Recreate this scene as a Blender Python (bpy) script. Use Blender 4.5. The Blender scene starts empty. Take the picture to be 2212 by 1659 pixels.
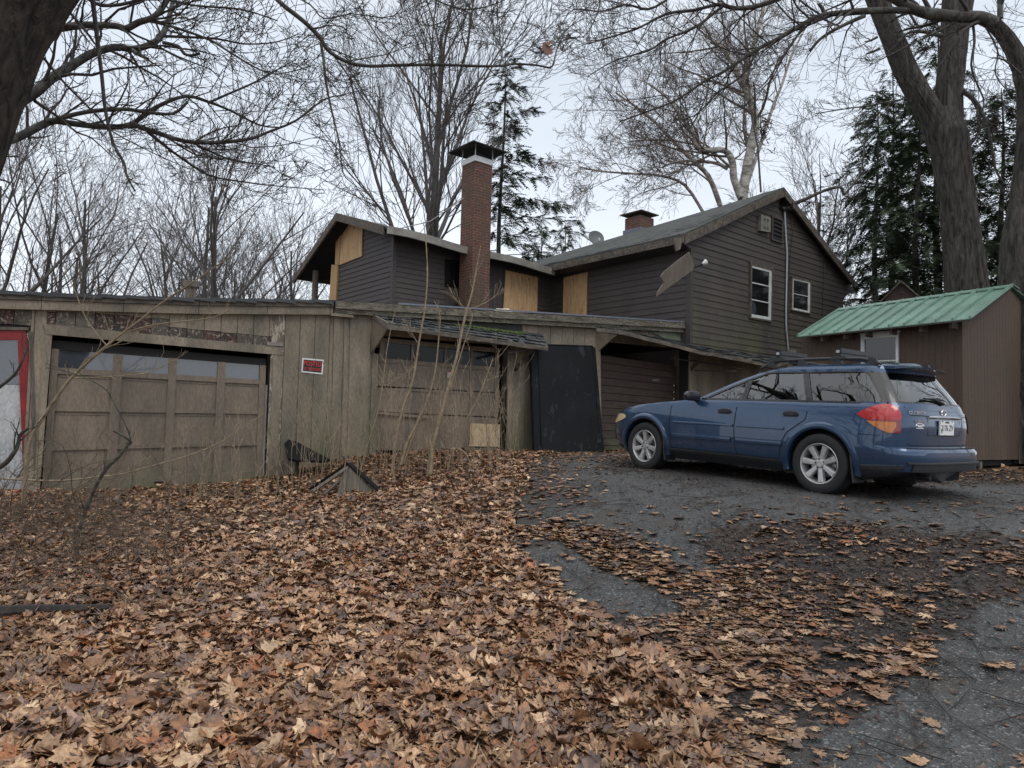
import bpy, bmesh, math, random
import numpy as np
from mathutils import Vector, Matrix, noise as mnoise
R = math.radians
random.seed(7); rng = np.random.default_rng(7)
C = bpy.context.scene.collection
scene = bpy.context.scene

# ---------------------------------------------------------------- camera, sky, sun
F = 1534.0; PITCH = R(3.0); ROLL = math.atan(.0227); EYE = Vector((0, 0, 1.5))
_fw = Vector((0, math.cos(PITCH), math.sin(PITCH))); _R0 = Vector((1, 0, 0)); _U0 = Vector((0, -math.sin(PITCH), math.cos(PITCH)))
_r = _R0*math.cos(ROLL)+_U0*math.sin(ROLL); _u = -_R0*math.sin(ROLL)+_U0*math.cos(ROLL)
cam = bpy.data.cameras.new('camera'); camo = bpy.data.objects.new('camera', cam); C.objects.link(camo)
cam.sensor_width = 36; cam.lens = 36*F/2212; cam.clip_end = 2000; cam.clip_start = .05
camo.matrix_world = Matrix(((_r.x, _u.x, -_fw.x, EYE.x), (_r.y, _u.y, -_fw.y, EYE.y), (_r.z, _u.z, -_fw.z, EYE.z), (0, 0, 0, 1)))
scene.camera = camo

SUN_EL, SUN_AZ = R(52), R(-150)
w = bpy.data.worlds.new('World'); scene.world = w; w.use_nodes = True
nt = w.node_tree; nt.nodes.clear()
wo = nt.nodes.new('ShaderNodeOutputWorld'); bg = nt.nodes.new('ShaderNodeBackground'); sk = nt.nodes.new('ShaderNodeTexSky')
sk.sky_type = 'NISHITA'; sk.sun_disc = False; sk.sun_elevation = SUN_EL; sk.sun_rotation = SUN_AZ; sk.dust_density = 6; sk.air_density = 1.2
tc = nt.nodes.new('ShaderNodeTexCoord'); sep = nt.nodes.new('ShaderNodeSeparateXYZ'); nt.links.new(tc.outputs['Generated'], sep.inputs[0])
cr = nt.nodes.new('ShaderNodeValToRGB'); nt.links.new(sep.outputs['Z'], cr.inputs[0])
e = cr.color_ramp.elements; e[0].position = 0; e[0].color = (.68, .715, .765, 1); e[1].position = 1; e[1].color = (1.1, 1.1, 1.1, 1)
x = cr.color_ramp.elements.new(.12); x.color = (.68, .725, .79, 1)
x = cr.color_ramp.elements.new(.45); x.color = (.50, .55, .62, 1)
nz = nt.nodes.new('ShaderNodeTexNoise'); nz.inputs['Scale'].default_value = 1.7; nz.inputs['Detail'].default_value = 3
mp = nt.nodes.new('ShaderNodeMapping'); mp.inputs['Scale'].default_value = (1, 1, 2.5)
nt.links.new(tc.outputs['Generated'], mp.inputs[0]); nt.links.new(mp.outputs[0], nz.inputs['Vector'])
mr = nt.nodes.new('ShaderNodeMapRange'); mr.inputs[3].default_value = .74; mr.inputs[4].default_value = 1.24; nt.links.new(nz.outputs['Fac'], mr.inputs[0])
vm = nt.nodes.new('ShaderNodeVectorMath'); vm.operation = 'MULTIPLY'; nt.links.new(cr.outputs[0], vm.inputs[0]); nt.links.new(mr.outputs[0], vm.inputs[1])
vs = nt.nodes.new('ShaderNodeVectorMath'); vs.operation = 'SCALE'; vs.inputs['Scale'].default_value = 10.0; nt.links.new(vm.outputs[0], vs.inputs[0])
mx = nt.nodes.new('ShaderNodeMix'); mx.data_type = 'RGBA'; mx.inputs[0].default_value = .93
nt.links.new(sk.outputs[0], mx.inputs[6]); nt.links.new(vs.outputs[0], mx.inputs[7])
nt.links.new(mx.outputs[2], bg.inputs[0]); bg.inputs[1].default_value = .1; nt.links.new(bg.outputs[0], wo.inputs[0])
sl = bpy.data.lights.new('sun', 'SUN'); sl.energy = .5; sl.angle = R(25); sl.color = (1, .97, .93)
so = bpy.data.objects.new('sun', sl); C.objects.link(so); so.location = (0, 0, 40)
so.rotation_euler = Vector((math.sin(-SUN_AZ)*math.cos(SUN_EL)*1.0, math.cos(SUN_AZ)*math.cos(SUN_EL), math.sin(SUN_EL))).to_track_quat('Z', 'Y').to_euler()
vsn = scene.view_settings; vsn.view_transform = 'Standard'; vsn.look = 'None'; vsn.exposure = 0.62; vsn.gamma = 1; vsn.use_curve_mapping = False
scene.render.engine = 'CYCLES'; scene.cycles.use_denoising = True; scene.cycles.max_bounces = 6; scene.cycles.transparent_max_bounces = 12

def ray(px, py): return _fw+_r*((px-1106)/F)-_u*((py-829.5)/F)
def proj(P):
    """world Nx3 -> image coordinates"""
    P = np.asarray(P, float)-np.array(EYE); x = P@np.array(_r); y = P@np.array(_u); z = P@np.array(_fw)
    z = np.where(z < .05, .05, z); return 1106+F*x/z, 829.5-F*y/z
def at(px, py, Y):
    d = ray(px, py); return EYE+d*(Y/d.y)

# ---------------------------------------------------------------- terrain height
_cp = np.array([(-8,2,0),(0,0,0),(0,3,.02),(3,3,.12),(5,4,.32),(8,5,.5),(-4,6,.03),(0,6,.26),(2,6,.47),(4,6.3,.64),(3.4,7.9,.753),(1.88,10.08,.84),
 (2.1,7,.66),(4.9,8.9,.79),(6,8,.78),(7.1,11.2,.87),(10,11,.92),(9,7,.75),(0,9,.6),(-7.25,10.86,.22),(-4.35,12.45,.37),(-3.75,12.5,.48),(-2.5,13.5,.775),(-.15,14.77,.81),(3.7,16.9,.86),
 (-6,8,.1),(-4,9,.2),(-2.5,10.6,.32),(-2.6,12,.57),(0,12,.78),(-10,9,.15),(-12,14,.2),(0,20,.6),(10,22,.8),(-10,20,.2),(0,40,.5),(30,30,.9),(-30,30,0),(0,-10,-.3),(-20,-10,-.2),
 (20,-5,.3),(14,14,.98),(-20,12,.1),(60,60,1),(-60,60,0),(-60,-60,0),(60,-60,0),(300,300,1),(-300,300,0),(-300,-300,0),(300,-300,0)], float)
def _tps(r2): return np.where(r2 < 1e-9, 0, .5*r2*np.log(np.maximum(r2, 1e-9)))
_n = len(_cp); _K = _tps(((_cp[:, None, :2]-_cp[None, :, :2])**2).sum(-1))+np.eye(_n)*.02
_A = np.zeros((_n+3, _n+3)); _A[:_n, :_n] = _K; _A[:_n, _n] = 1; _A[:_n, _n+1:] = _cp[:, :2]; _A[_n, :_n] = 1; _A[_n+1:, :_n] = _cp[:, :2].T
_s = np.linalg.solve(_A, np.concatenate([_cp[:, 2], np.zeros(3)]))
def gz(X, Y):
    X = np.asarray(X, float); Y = np.asarray(Y, float); sh = X.shape; X = X.ravel(); Y = Y.ravel()
    out = np.empty(len(X))
    for i in range(0, len(X), 20000):
        a = X[i:i+20000]; b = Y[i:i+20000]
        out[i:i+20000] = _tps((a[:, None]-_cp[None, :, 0])**2+(b[:, None]-_cp[None, :, 1])**2)@_s[:_n]+_s[_n]+_s[_n+1]*a+_s[_n+2]*b
    return out.reshape(sh)
def g1(x, y): return float(gz(np.array([x]), np.array([y]))[0])
def onground(px, py):
    d = ray(px, py); t = 1.0
    while t < 60:
        p = EYE+d*t
        if p.z < g1(p.x, p.y): break
        t += .08
    return p
def inpoly(x, y, poly):
    c = np.zeros(len(x), bool); n = len(poly)
    for i in range(n):
        x0, y0 = poly[i]; x1, y1 = poly[i-1]
        c ^= ((y0 > y) != (y1 > y)) & (x < (x1-x0)*(y-y0)/((y1-y0) or 1e-9)+x0)
    return c

# ---------------------------------------------------------------- materials
def _nodes(name):
    m = bpy.data.materials.new(name); m.use_nodes = True; n = m.node_tree; b = n.nodes['Principled BSDF']; return m, n, b
def _coord(n, kind, scale):
    t = n.nodes.new('ShaderNodeTexCoord'); p = n.nodes.new('ShaderNodeMapping'); p.inputs['Scale'].default_value = scale
    n.links.new(t.outputs[kind], p.inputs[0]); return p.outputs[0]
def _noise(n, vec, scale, detail=4, rough=.55, dist=0):
    t = n.nodes.new('ShaderNodeTexNoise'); t.inputs['Scale'].default_value = scale; t.inputs['Detail'].default_value = detail
    t.inputs['Roughness'].default_value = rough; t.inputs['Distortion'].default_value = dist; n.links.new(vec, t.inputs['Vector']); return t.outputs['Fac']
def _ramp(n, fac, stops):
    c = n.nodes.new('ShaderNodeValToRGB'); n.links.new(fac, c.inputs[0]); e = c.color_ramp.elements
    for i, (p, col) in enumerate(stops):
        q = e[i] if i < 2 else e.new(p)
        q.position = p; q.color = tuple(col)+(1,) if not isinstance(col, (int, float)) else (col,)*3+(1,)
    return c.outputs[0]
def _mix(n, fac, a, b, mode='MIX'):
    m = n.nodes.new('ShaderNodeMix'); m.data_type = 'RGBA'; m.blend_type = mode
    if isinstance(fac, (int, float)): m.inputs[0].default_value = fac
    else: n.links.new(fac, m.inputs[0])
    for k, v in ((6, a), (7, b)):
        if isinstance(v, tuple): m.inputs[k].default_value = v+(1,)
        else: n.links.new(v, m.inputs[k])
    return m.outputs[2]
def _bump(n, b, h, strength, dist=.01):
    t = n.nodes.new('ShaderNodeBump'); t.inputs['Strength'].default_value = strength; t.inputs['Distance'].default_value = dist
    n.links.new(h, t.inputs['Height']); n.links.new(t.outputs[0], b.inputs['Normal'])
def worn(name, base, dark, light=None, scale=3., grain=(1, 1, 1), rough=.75, bump=.3, bd=.01, stain=.5, lightamt=.62, coord='Object', fine=40, low=None, low_z=(0, 1)):
    """weathered surface: two-tone noise, darker stains, flakes of a lighter tone, fine bump"""
    m, n, b = _nodes(name); v = _coord(n, coord, grain)
    a = _noise(n, v, scale, 6, .6, .4); c = _ramp(n, a, [(.35, dark), (.62, base)])
    f = _noise(n, v, fine, 3); c = _mix(n, .35, c, _ramp(n, f, [(.3, .25), (.7, .9)]), 'OVERLAY')
    s = _noise(n, v, scale*.35, 5, .65, 1.); c = _mix(n, _ramp(n, s, [(stain, 0.), (stain+.14, .55)]), c, dark)
    if light:
        l = _noise(n, v, scale*4.2, 7, .72, .8); c = _mix(n, _ramp(n, l, [(lightamt, 0.), (lightamt+.03, 1.)]), c, light)
    if low:
        ge = n.nodes.new('ShaderNodeNewGeometry'); sp = n.nodes.new('ShaderNodeSeparateXYZ'); n.links.new(ge.outputs['Position'], sp.inputs[0])
        r1 = n.nodes.new('ShaderNodeMapRange'); r1.inputs[1].default_value = low_z[1]; r1.inputs[2].default_value = low_z[0]; n.links.new(sp.outputs[2], r1.inputs[0])
        mu = n.nodes.new('ShaderNodeMath'); mu.operation = 'MULTIPLY'; n.links.new(r1.outputs[0], mu.inputs[0]); n.links.new(_ramp(n, _noise(n, v, scale*.7, 5, .7), [(.38, 0.), (.6, .9)]), mu.inputs[1])
        c = _mix(n, mu.outputs[0], c, low)
    n.links.new(c, b.inputs['Base Color']); b.inputs['Roughness'].default_value = rough
    n.links.new(_ramp(n, a, [(.3, rough-.12), (.7, rough+.1)]), b.inputs['Roughness'])
    _bump(n, b, f, bump, bd); return m
def plain(name, col, rough=.5, metal=0., coat=0., spec=.5):
    m, n, b = _nodes(name); v = _coord(n, 'Object', (1, 1, 1)); f = _noise(n, v, 18, 5, .6)
    c = _mix(n, .25, tuple(col), _ramp(n, f, [(.3, .2), (.7, .8)]), 'OVERLAY'); n.links.new(c, b.inputs['Base Color'])
    n.links.new(_ramp(n, f, [(.3, max(rough-.06, .03)), (.7, rough+.06)]), b.inputs['Roughness'])
    b.inputs['Metallic'].default_value = metal; b.inputs['Coat Weight'].default_value = coat; b.inputs['Coat Roughness'].default_value = .03; b.inputs['Specular IOR Level'].default_value = spec
    return m
def glass(name, tint, rough=.02, refl=1.):
    m, n, b = _nodes(name); n.nodes.remove(b); o = n.nodes['Material Output']
    t = n.nodes.new('ShaderNodeBsdfTransparent'); t.inputs[0].default_value = tint+(1,)
    g = n.nodes.new('ShaderNodeBsdfGlossy'); g.inputs['Roughness'].default_value = rough; g.inputs[0].default_value = (1, 1, 1, 1)
    fr = n.nodes.new('ShaderNodeFresnel'); fr.inputs[0].default_value = 1.6
    mu = n.nodes.new('ShaderNodeMath'); mu.operation = 'MULTIPLY'; mu.inputs[1].default_value = refl; n.links.new(fr.outputs[0], mu.inputs[0]); mu.use_clamp = True
    x = n.nodes.new('ShaderNodeMixShader'); n.links.new(mu.outputs[0], x.inputs[0]); n.links.new(t.outputs[0], x.inputs[1]); n.links.new(g.outputs[0], x.inputs[2]); n.links.new(x.outputs[0], o.inputs[0]); return m
def bark(name, dark, light, lichen=None, zs=.35, scale=9, bump=1., bd=.02):
    m, n, b = _nodes(name); v = _coord(n, 'Object', (1, 1, zs)); a = _noise(n, v, scale, 6, .65, .6)
    c = _ramp(n, a, [(.36, dark), (.66, light)])
    if lichen:
        l = _noise(n, _coord(n, 'Object', (1, 1, 1)), 5, 6, .7); c = _mix(n, _ramp(n, l, [(.52, 0.), (.6, .8)]), c, lichen)
    n.links.new(c, b.inputs['Base Color']); b.inputs['Roughness'].default_value = .85; _bump(n, b, a, bump, bd); return m
def tiles(name, c1, c2, mortar, w, h, ms=.01, off=.5, rough=.85, bump=.6, bd=.008, stain=None, sq=1.):
    m, n, b = _nodes(name); v = _coord(n, 'UV', (1, 1, 1)); t = n.nodes.new('ShaderNodeTexBrick'); n.links.new(v, t.inputs['Vector'])
    t.inputs['Color1'].default_value = c1+(1,); t.inputs['Color2'].default_value = c2+(1,); t.inputs['Mortar'].default_value = mortar+(1,)
    t.inputs['Scale'].default_value = 1; t.inputs['Brick Width'].default_value = w; t.inputs['Row Height'].default_value = h; t.inputs['Mortar Size'].default_value = ms; t.inputs['Mortar Smooth'].default_value = .2; t.offset = off
    f = _noise(n, v, 9, 6, .7); c = _mix(n, .6, t.outputs[0], _ramp(n, f, [(.3, .2), (.7, .8)]), 'OVERLAY')
    if stain: c = _mix(n, _ramp(n, _noise(n, v, 1.6, 6, .7), [(.45, 0.), (.62, .8)]), c, stain)
    n.links.new(c, b.inputs['Base Color']); b.inputs['Roughness'].default_value = rough
    iv = n.nodes.new('ShaderNodeMath'); iv.operation = 'SUBTRACT'; iv.inputs[0].default_value = 1; n.links.new(t.outputs[1], iv.inputs[1])
    ad = n.nodes.new('ShaderNodeMath'); ad.operation = 'MULTIPLY_ADD'; ad.inputs[1].default_value = .5; n.links.new(f, ad.inputs[0]); n.links.new(iv.outputs[0], ad.inputs[2])
    _bump(n, b, ad.outputs[0], bump, bd); return m
def wood(name, c1, c2, knots=None, rough=.7, sx=1., sy=7., kscale=2.2):
    """sawn wood / plywood: stretched figured grain with a few knots"""
    m, n, b = _nodes(name); v = _coord(n, 'UV', (sy, sx, 1)); a = _noise(n, v, 2.2, 5, .6, 2.2); f = _noise(n, v, 16, 3, .6)
    c = _ramp(n, a, [(.35, c1), (.6, c2)]); c = _mix(n, .3, c, _ramp(n, f, [(.3, .25), (.7, .8)]), 'OVERLAY')
    if knots:
        vo = n.nodes.new('ShaderNodeTexVoronoi'); vo.inputs['Scale'].default_value = kscale; n.links.new(_coord(n, 'UV', (1.6, 1, 1)), vo.inputs['Vector'])
        c = _mix(n, _ramp(n, vo.outputs['Distance'], [(.06, 1.), (.1, 0.)]), c, knots)
    n.links.new(c, b.inputs['Base Color']); b.inputs['Roughness'].default_value = rough; _bump(n, b, f, .15, .004); return m

MT = dict(
 garage=worn('garage_paint', (.30, .25, .19), (.14, .125, .095), (.36, .32, .26), 1.5, (1, 1, .35), .8, .5, .006, .53, .68, low=(.125, .15, .07), low_z=(.7, 2.0)),
 peeled=worn('peeled_paint', (.13, .115, .095), (.05, .042, .036), (.33, .29, .23), 5, (1, 1, .6), .85, .6, .008, .5, .56),
 redpeel=worn('peeled_red_shingle', (.085, .045, .04), (.04, .03, .027), (.3, .26, .2), 5, (1, 1, 1), .85, .6, .008, .5, .55),
 delam=worn('delaminated_plywood', (.22, .19, .15), (.12, .1, .08), (.42, .37, .3), 3, (1.5, 1.5, .5), .85, .8, .01, .5, .5, low=(.13, .15, .07), low_z=(.9, 1.7)),
 garagedoor=worn('garage_door_paint', (.235, .187, .14), (.135, .112, .086), None, 1.8, (1, 1, .3), .55, .2, .004, .54, low=(.13, .155, .075), low_z=(.2, .8)),
 browndoor=worn('brown_plank_paint', (.075, .05, .038), (.045, .032, .027), None, 3, (1, 1, 3), .6, .2, .004, .55, low=(.12, .14, .08), low_z=(.9, 1.6)),
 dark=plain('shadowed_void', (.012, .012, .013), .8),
 fascia=worn('rotted_fascia', (.19, .165, .135), (.06, .052, .045), (.3, .25, .19), 6, (.5, .5, 2.5), .85, .8, .012, .5, .6),
 mossfascia=worn('mossy_fascia', (.18, .16, .125), (.06, .055, .042), (.34, .31, .24), 6, (.5, .5, 2.5), .85, .8, .012, .5, .55),
 membrane=plain('roof_membrane', (.025, .027, .032), .45),
 drip=plain('drip_edge_metal', (.16, .18, .22), .35, .3),
 siding=worn('house_siding_paint', (.066, .054, .051), (.045, .037, .035), None, 1.3, (1, 1, .5), .6, .2, .004, .6),
 gable=worn('gable_siding_paint', (.072, .059, .053), (.049, .041, .038), None, 1.0, (1, 1, .5), .62, .2, .004, .6, low=(.105, .105, .05), low_z=(2.9, 5.4)),
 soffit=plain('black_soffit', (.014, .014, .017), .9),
 rake=worn('peeling_rake_board', (.12, .10, .08), (.05, .042, .036), (.30, .265, .22), 6, (1, 1, 1), .85, .7, .01, .5, .58),
 gutter=worn('white_gutter', (.34, .325, .29), (.2, .18, .155), None, 2, (1, 1, 1), .5, .2, .004, .6),
 shingle=tiles('grey_shingles', (.062, .065, .066), (.04, .043, .045), (.014, .015, .016), .3, .14, .008, .5, .9, .8, .01, (.075, .085, .07)),
 shingleold=tiles('curled_slate_shingles', (.07, .075, .082), (.04, .043, .05), (.008, .008, .01), .32, .16, .014, .5, .8, 1., .02, (.1, .11, .1)),
 brick=tiles('red_brick', (.165, .055, .04), (.10, .042, .035), (.17, .14, .115), .21, .072, .009, .5, .9, .8, .008, (.1, .075, .05)),
 plywood=wood('raw_plywood', (.60, .41, .22), (.42, .25, .12), (.12, .05, .025), .7, .5, 6, 2.3),
 newply=wood('clean_plywood', (.55, .43, .275), (.5, .38, .235), None, .7, .6, 3),
 lumber=wood('raw_stud', (.5, .34, .17), (.36, .22, .1), None, .7, .5, 14),
 oldwood=wood('grey_old_wood', (.19, .16, .13), (.09, .075, .06), (.06, .045, .035), .85, .5, 9, 3.),
 whitetrim=worn('white_window_paint', (.70, .73, .72), (.48, .49, .46), None, 5, (1, 1, 1), .5, .2, .003, .62),
 darkpane=plain('shaded_window_glass', (.008, .009, .01), .12, 0, 0, .25), dish=plain('dish_grey', (.10, .11, .115), .5),
 pane=plain('dark_window_glass', (.012, .013, .014), .05, 0, .0, .6), shedpane=plain('shed_window_glass', (.02, .022, .025), .02, 0, .35, .6),
 fog=plain('fogged_window_glass', (.06, .07, .085), .03, 0, 1., 1.),
 black=worn('black_panel', (.011, .012, .015), (.004, .0045, .006), (.03, .034, .04), 1.1, (1, 1, .6), .62, .3, .003, .5, .6),
 red=worn('red_door_paint', (.3, .022, .025), (.19, .015, .018), None, 3, (1, 1, .5), .45, .2, .003, .6),
 doorwhite=worn('dirty_white_sheet', (.55, .57, .58), (.3, .32, .33), None, 2, (1, 1, .5), .4, .3, .004, .52),
 greenmetal=worn('green_metal_roof', (.145, .25, .20), (.10, .18, .14), (.2, .26, .2), 1.6, (1, 1, 1), .42, .05, .002, .55, .7),
 shed=worn('shed_stain', (.088, .058, .040), (.062, .042, .030), None, 2.2, (1, 1, .25), .7, .4, .004, .6, fine=70),
 shedin=plain('shed_underside', (.05, .04, .035), .8),
 grey=plain('grey_metal', (.22, .23, .24), .45, .4), steel=plain('galvanised', (.42, .44, .46), .35, .8),
 box=worn('vent_box_paint', (.22, .21, .18), (.14, .14, .12), None, 6, (1, 1, 1), .6, .2, .003, .6),
 moss=worn('moss', (.13, .19, .025), (.06, .09, .02), (.24, .31, .05), 12, (1, 1, 1), .95, 1., .02, .6),
 concrete=worn('concrete_block', (.2, .22, .16), (.1, .12, .08), None, 5, (1, 1, 1), .9, .8, .01, .5),
 orange=plain('orange_brick', (.55, .13, .05), .8),
 white=plain('white_plastic', (.75, .76, .76), .4), foam=plain('cream_foam', (.6, .52, .36), .9),
 signred=plain('sign_red', (.70, .03, .02), .5), signblack=plain('sign_black', (.01, .01, .012), .45),
 barkoak=bark('oak_bark', (.008, .007, .006), (.085, .068, .056), None, .22, 16, 1., .08),
 barkgrey=bark('grey_oak_bark', (.012, .011, .010), (.10, .088, .077), None, .2, 14, 1., .08),
 limb=bark('limb_bark', (.03, .027, .025), (.075, .068, .062), (.12, .135, .12), 1., 14, .8, .01),
 twig=bark('twig_bark', (.03, .026, .024), (.06, .052, .048), None, 1., 20, .3, .004),
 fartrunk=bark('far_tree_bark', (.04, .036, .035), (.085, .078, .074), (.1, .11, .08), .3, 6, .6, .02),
 fartwig=bark('hazed_twig_bark', (.085, .075, .074), (.13, .118, .115), None, 1., 10, .2, .004),  # twig tone lightened to stand in for haze over the far trees
 birch=bark('birch_bark', (.13, .115, .1), (.55, .52, .48), None, 2.6, 3, .5, .01),
 birchtwig=bark('birch_twig', (.11, .085, .075), (.22, .19, .17), None, 1., 8, .3, .004),
 needles=bark('hemlock_needles', (.036, .058, .034), (.068, .10, .05), None, 1., 3, .2, .004),
 stem=bark('dry_stem', (.2, .155, .105), (.36, .29, .2), None, 1., 14, .3, .003),
 darkstem=bark('dark_stem', (.03, .027, .024), (.08, .07, .06), (.12, .15, .08), 1., 14, .5, .003),
)
MT['tar'] = plain('tar_black_roofing', (.012, .012, .013), .85, 0, 0, .2); MT['black'].node_tree.nodes['Principled BSDF'].inputs['Specular IOR Level'].default_value = .22
def vcol(name, rough):
    m, n, b = _nodes(name); a = n.nodes.new('ShaderNodeAttribute'); a.attribute_name = 'Col'; f = _noise(n, _coord(n, 'Object', (1, 1, 1)), 38, 6, .72)
    n.links.new(_mix(n, .75, a.outputs[0], _ramp(n, f, [(.34, .16), (.66, .82)]), 'OVERLAY'), b.inputs['Base Color'])
    n.links.new(_ramp(n, f, [(.35, rough-.2), (.65, rough+.15)]), b.inputs['Roughness']); _bump(n, b, f, .3, .003); return m
MT['leaf'] = vcol('wet_dead_leaves', .48); MT['debris'] = vcol('bark_crumbs', .7)
def _ground():
    m, n, b = _nodes('leaf_mould'); v = _coord(n, 'Object', (1, 1, 1)); a = _noise(n, v, 14, 8, .7); 
    n.links.new(_ramp(n, a, [(.3, (.045, .03, .02)), (.5, (.13, .085, .055)), (.7, (.24, .165, .105))]), b.inputs['Base Color']); b.inputs['Roughness'].default_value = .8; _bump(n, b, a, 1, .03); return m
MT['ground'] = _ground()
def _asphalt():
    m, n, b = _nodes('wet_asphalt'); v = _coord(n, 'Object', (1, 1, 1)); big = _noise(n, v, .9, 6, .65, .6)
    c = _ramp(n, big, [(.35, (.034, .035, .036)), (.65, (.074, .077, .077))])
    vo = n.nodes.new('ShaderNodeTexVoronoi'); vo.inputs['Scale'].default_value = 95; n.links.new(v, vo.inputs['Vector'])
    sp = n.nodes.new('ShaderNodeSeparateColor'); n.links.new(vo.outputs['Color'], sp.inputs[0])
    c = _mix(n, _ramp(n, sp.outputs[0], [(.86, 0.), (.95, .9)]), c, (.21, .21, .205)); c = _mix(n, _ramp(n, sp.outputs[1], [(.6, 0.), (.9, .7)]), c, (.012, .012, .013))
    ck = n.nodes.new('ShaderNodeTexVoronoi'); ck.feature = 'DISTANCE_TO_EDGE'; ck.inputs['Scale'].default_value = .75; wv = n.nodes.new('ShaderNodeVectorMath'); wv.operation = 'MULTIPLY_ADD'; wv.inputs[1].default_value = (.35, .35, .35)
    tn = n.nodes.new('ShaderNodeTexNoise'); tn.inputs['Scale'].default_value = 3; tn.inputs['Detail'].default_value = 6; n.links.new(v, tn.inputs['Vector']); n.links.new(tn.outputs['Color'], wv.inputs[0]); n.links.new(v, wv.inputs[2]); n.links.new(wv.outputs[0], ck.inputs['Vector'])
    c = _mix(n, _ramp(n, ck.outputs['Distance'], [(.003, .4), (.01, 0.)]), c, (.008, .008, .008))
    di = _noise(n, v, 2.6, 8, .75, .5); c = _mix(n, _ramp(n, di, [(.52, 0.), (.62, .55)]), c, (.05, .036, .026))
    n.links.new(c, b.inputs['Base Color']); n.links.new(_ramp(n, big, [(.3, .42), (.7, .72)]), b.inputs['Roughness']); _bump(n, b, vo.outputs['Distance'], .9, .008); return m
MT['asphalt'] = _asphalt()
def _mulch():
    m, n, b = _nodes('wet_bark_mulch'); v = _coord(n, 'Object', (1, 1, 1)); a = _noise(n, v, 38, 8, .75); g = _noise(n, v, 1.7, 5, .6)
    c = _mix(n, _ramp(n, g, [(.4, 0.), (.6, 1.)]), _ramp(n, a, [(.35, (.018, .013, .011)), (.6, (.06, .04, .03)), (.72, (.16, .105, .07))]), _ramp(n, a, [(.4, (.022, .021, .021)), (.66, (.055, .05, .046))]))
    n.links.new(c, b.inputs['Base Color']); b.inputs['Roughness'].default_value = .65; _bump(n, b, a, 1, .02); return m
MT['mulch'] = _mulch()

# ---------------------------------------------------------------- mesh building
class MB:
    def __init__(s): s.v = []; s.f = []; s.m = []
    def add(s, vs, fs, mi=0):
        o = len(s.v); s.v += [tuple(p) for p in vs]; s.f += [tuple(i+o for i in f) for f in fs]; s.m += [mi]*len(fs)
    def hexa(s, p, mi=0):   # p: 4 front then 4 back
        s.add(p, [(0, 1, 2, 3), (7, 6, 5, 4), (0, 4, 5, 1), (1, 5, 6, 2), (2, 6, 7, 3), (3, 7, 4, 0)], mi)
    def prism(s, front, back, mi=0):
        n = len(front); s.add(list(front)+list(back), [tuple(range(n)), tuple(range(2*n-1, n-1, -1))]+[(i, i+n, (i+1) % n+n, (i+1) % n) for i in range(n)], mi)
    def box(s, c, d, rot=None, mi=0):
        r = Matrix.Rotation(rot, 3, 'Z') if isinstance(rot, (int, float)) else (rot or Matrix.Identity(3)); c = Vector(c)
        P = [c+r@Vector((a*d[0]/2, b*d[1]/2, e*d[2]/2)) for b in (-1, 1) for a, e in ((-1, -1), (1, -1), (1, 1), (-1, 1))]; s.hexa(P, mi)
    def tube(s, pts, rad, n=6, mi=0, cap=True):
        pts = [Vector(p) for p in pts]; k = len(pts); rad = rad if hasattr(rad, '__len__') else [rad]*k
        vs = []; ref = Vector((0, 0, 1)) if abs((pts[-1]-pts[0]).normalized().z) < .9 else Vector((1, 0, 0))
        for i in range(k):
            t = (pts[min(i+1, k-1)]-pts[max(i-1, 0)]).normalized(); a = t.cross(ref).normalized(); b = t.cross(a)
            vs += [pts[i]+(a*math.cos(2*math.pi*j/n)+b*math.sin(2*math.pi*j/n))*rad[i] for j in range(n)]
        fs = [(i*n+j, i*n+(j+1) % n, (i+1)*n+(j+1) % n, (i+1)*n+j) for i in range(k-1) for j in range(n)]
        if cap: fs += [tuple(range(n-1, -1, -1)), tuple(range((k-1)*n, k*n))]
        s.add(vs, fs, mi)
    def lathe(s, prof, n=32, M_=None, mi=0, close=False):   # prof: (r, h) about local Z, moved by matrix M_
        M_ = M_ or Matrix.Identity(4); k = len(prof); vs = [M_@Vector((r*math.cos(2*math.pi*j/n), r*math.sin(2*math.pi*j/n), h)) for r, h in prof for j in range(n)]
        rows = k if close else k-1
        s.add(vs, [(i*n+j, i*n+(j+1) % n, ((i+1) % k)*n+(j+1) % n, ((i+1) % k)*n+j) for i in range(rows) for j in range(n)], mi)
    def build(s, name, mats, parent=None, smooth=None, uv=True, rough=None, loc=None):
        return mk(name, s.v, s.f, mats, parent, s.m, smooth, uv, rough, loc)
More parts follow.
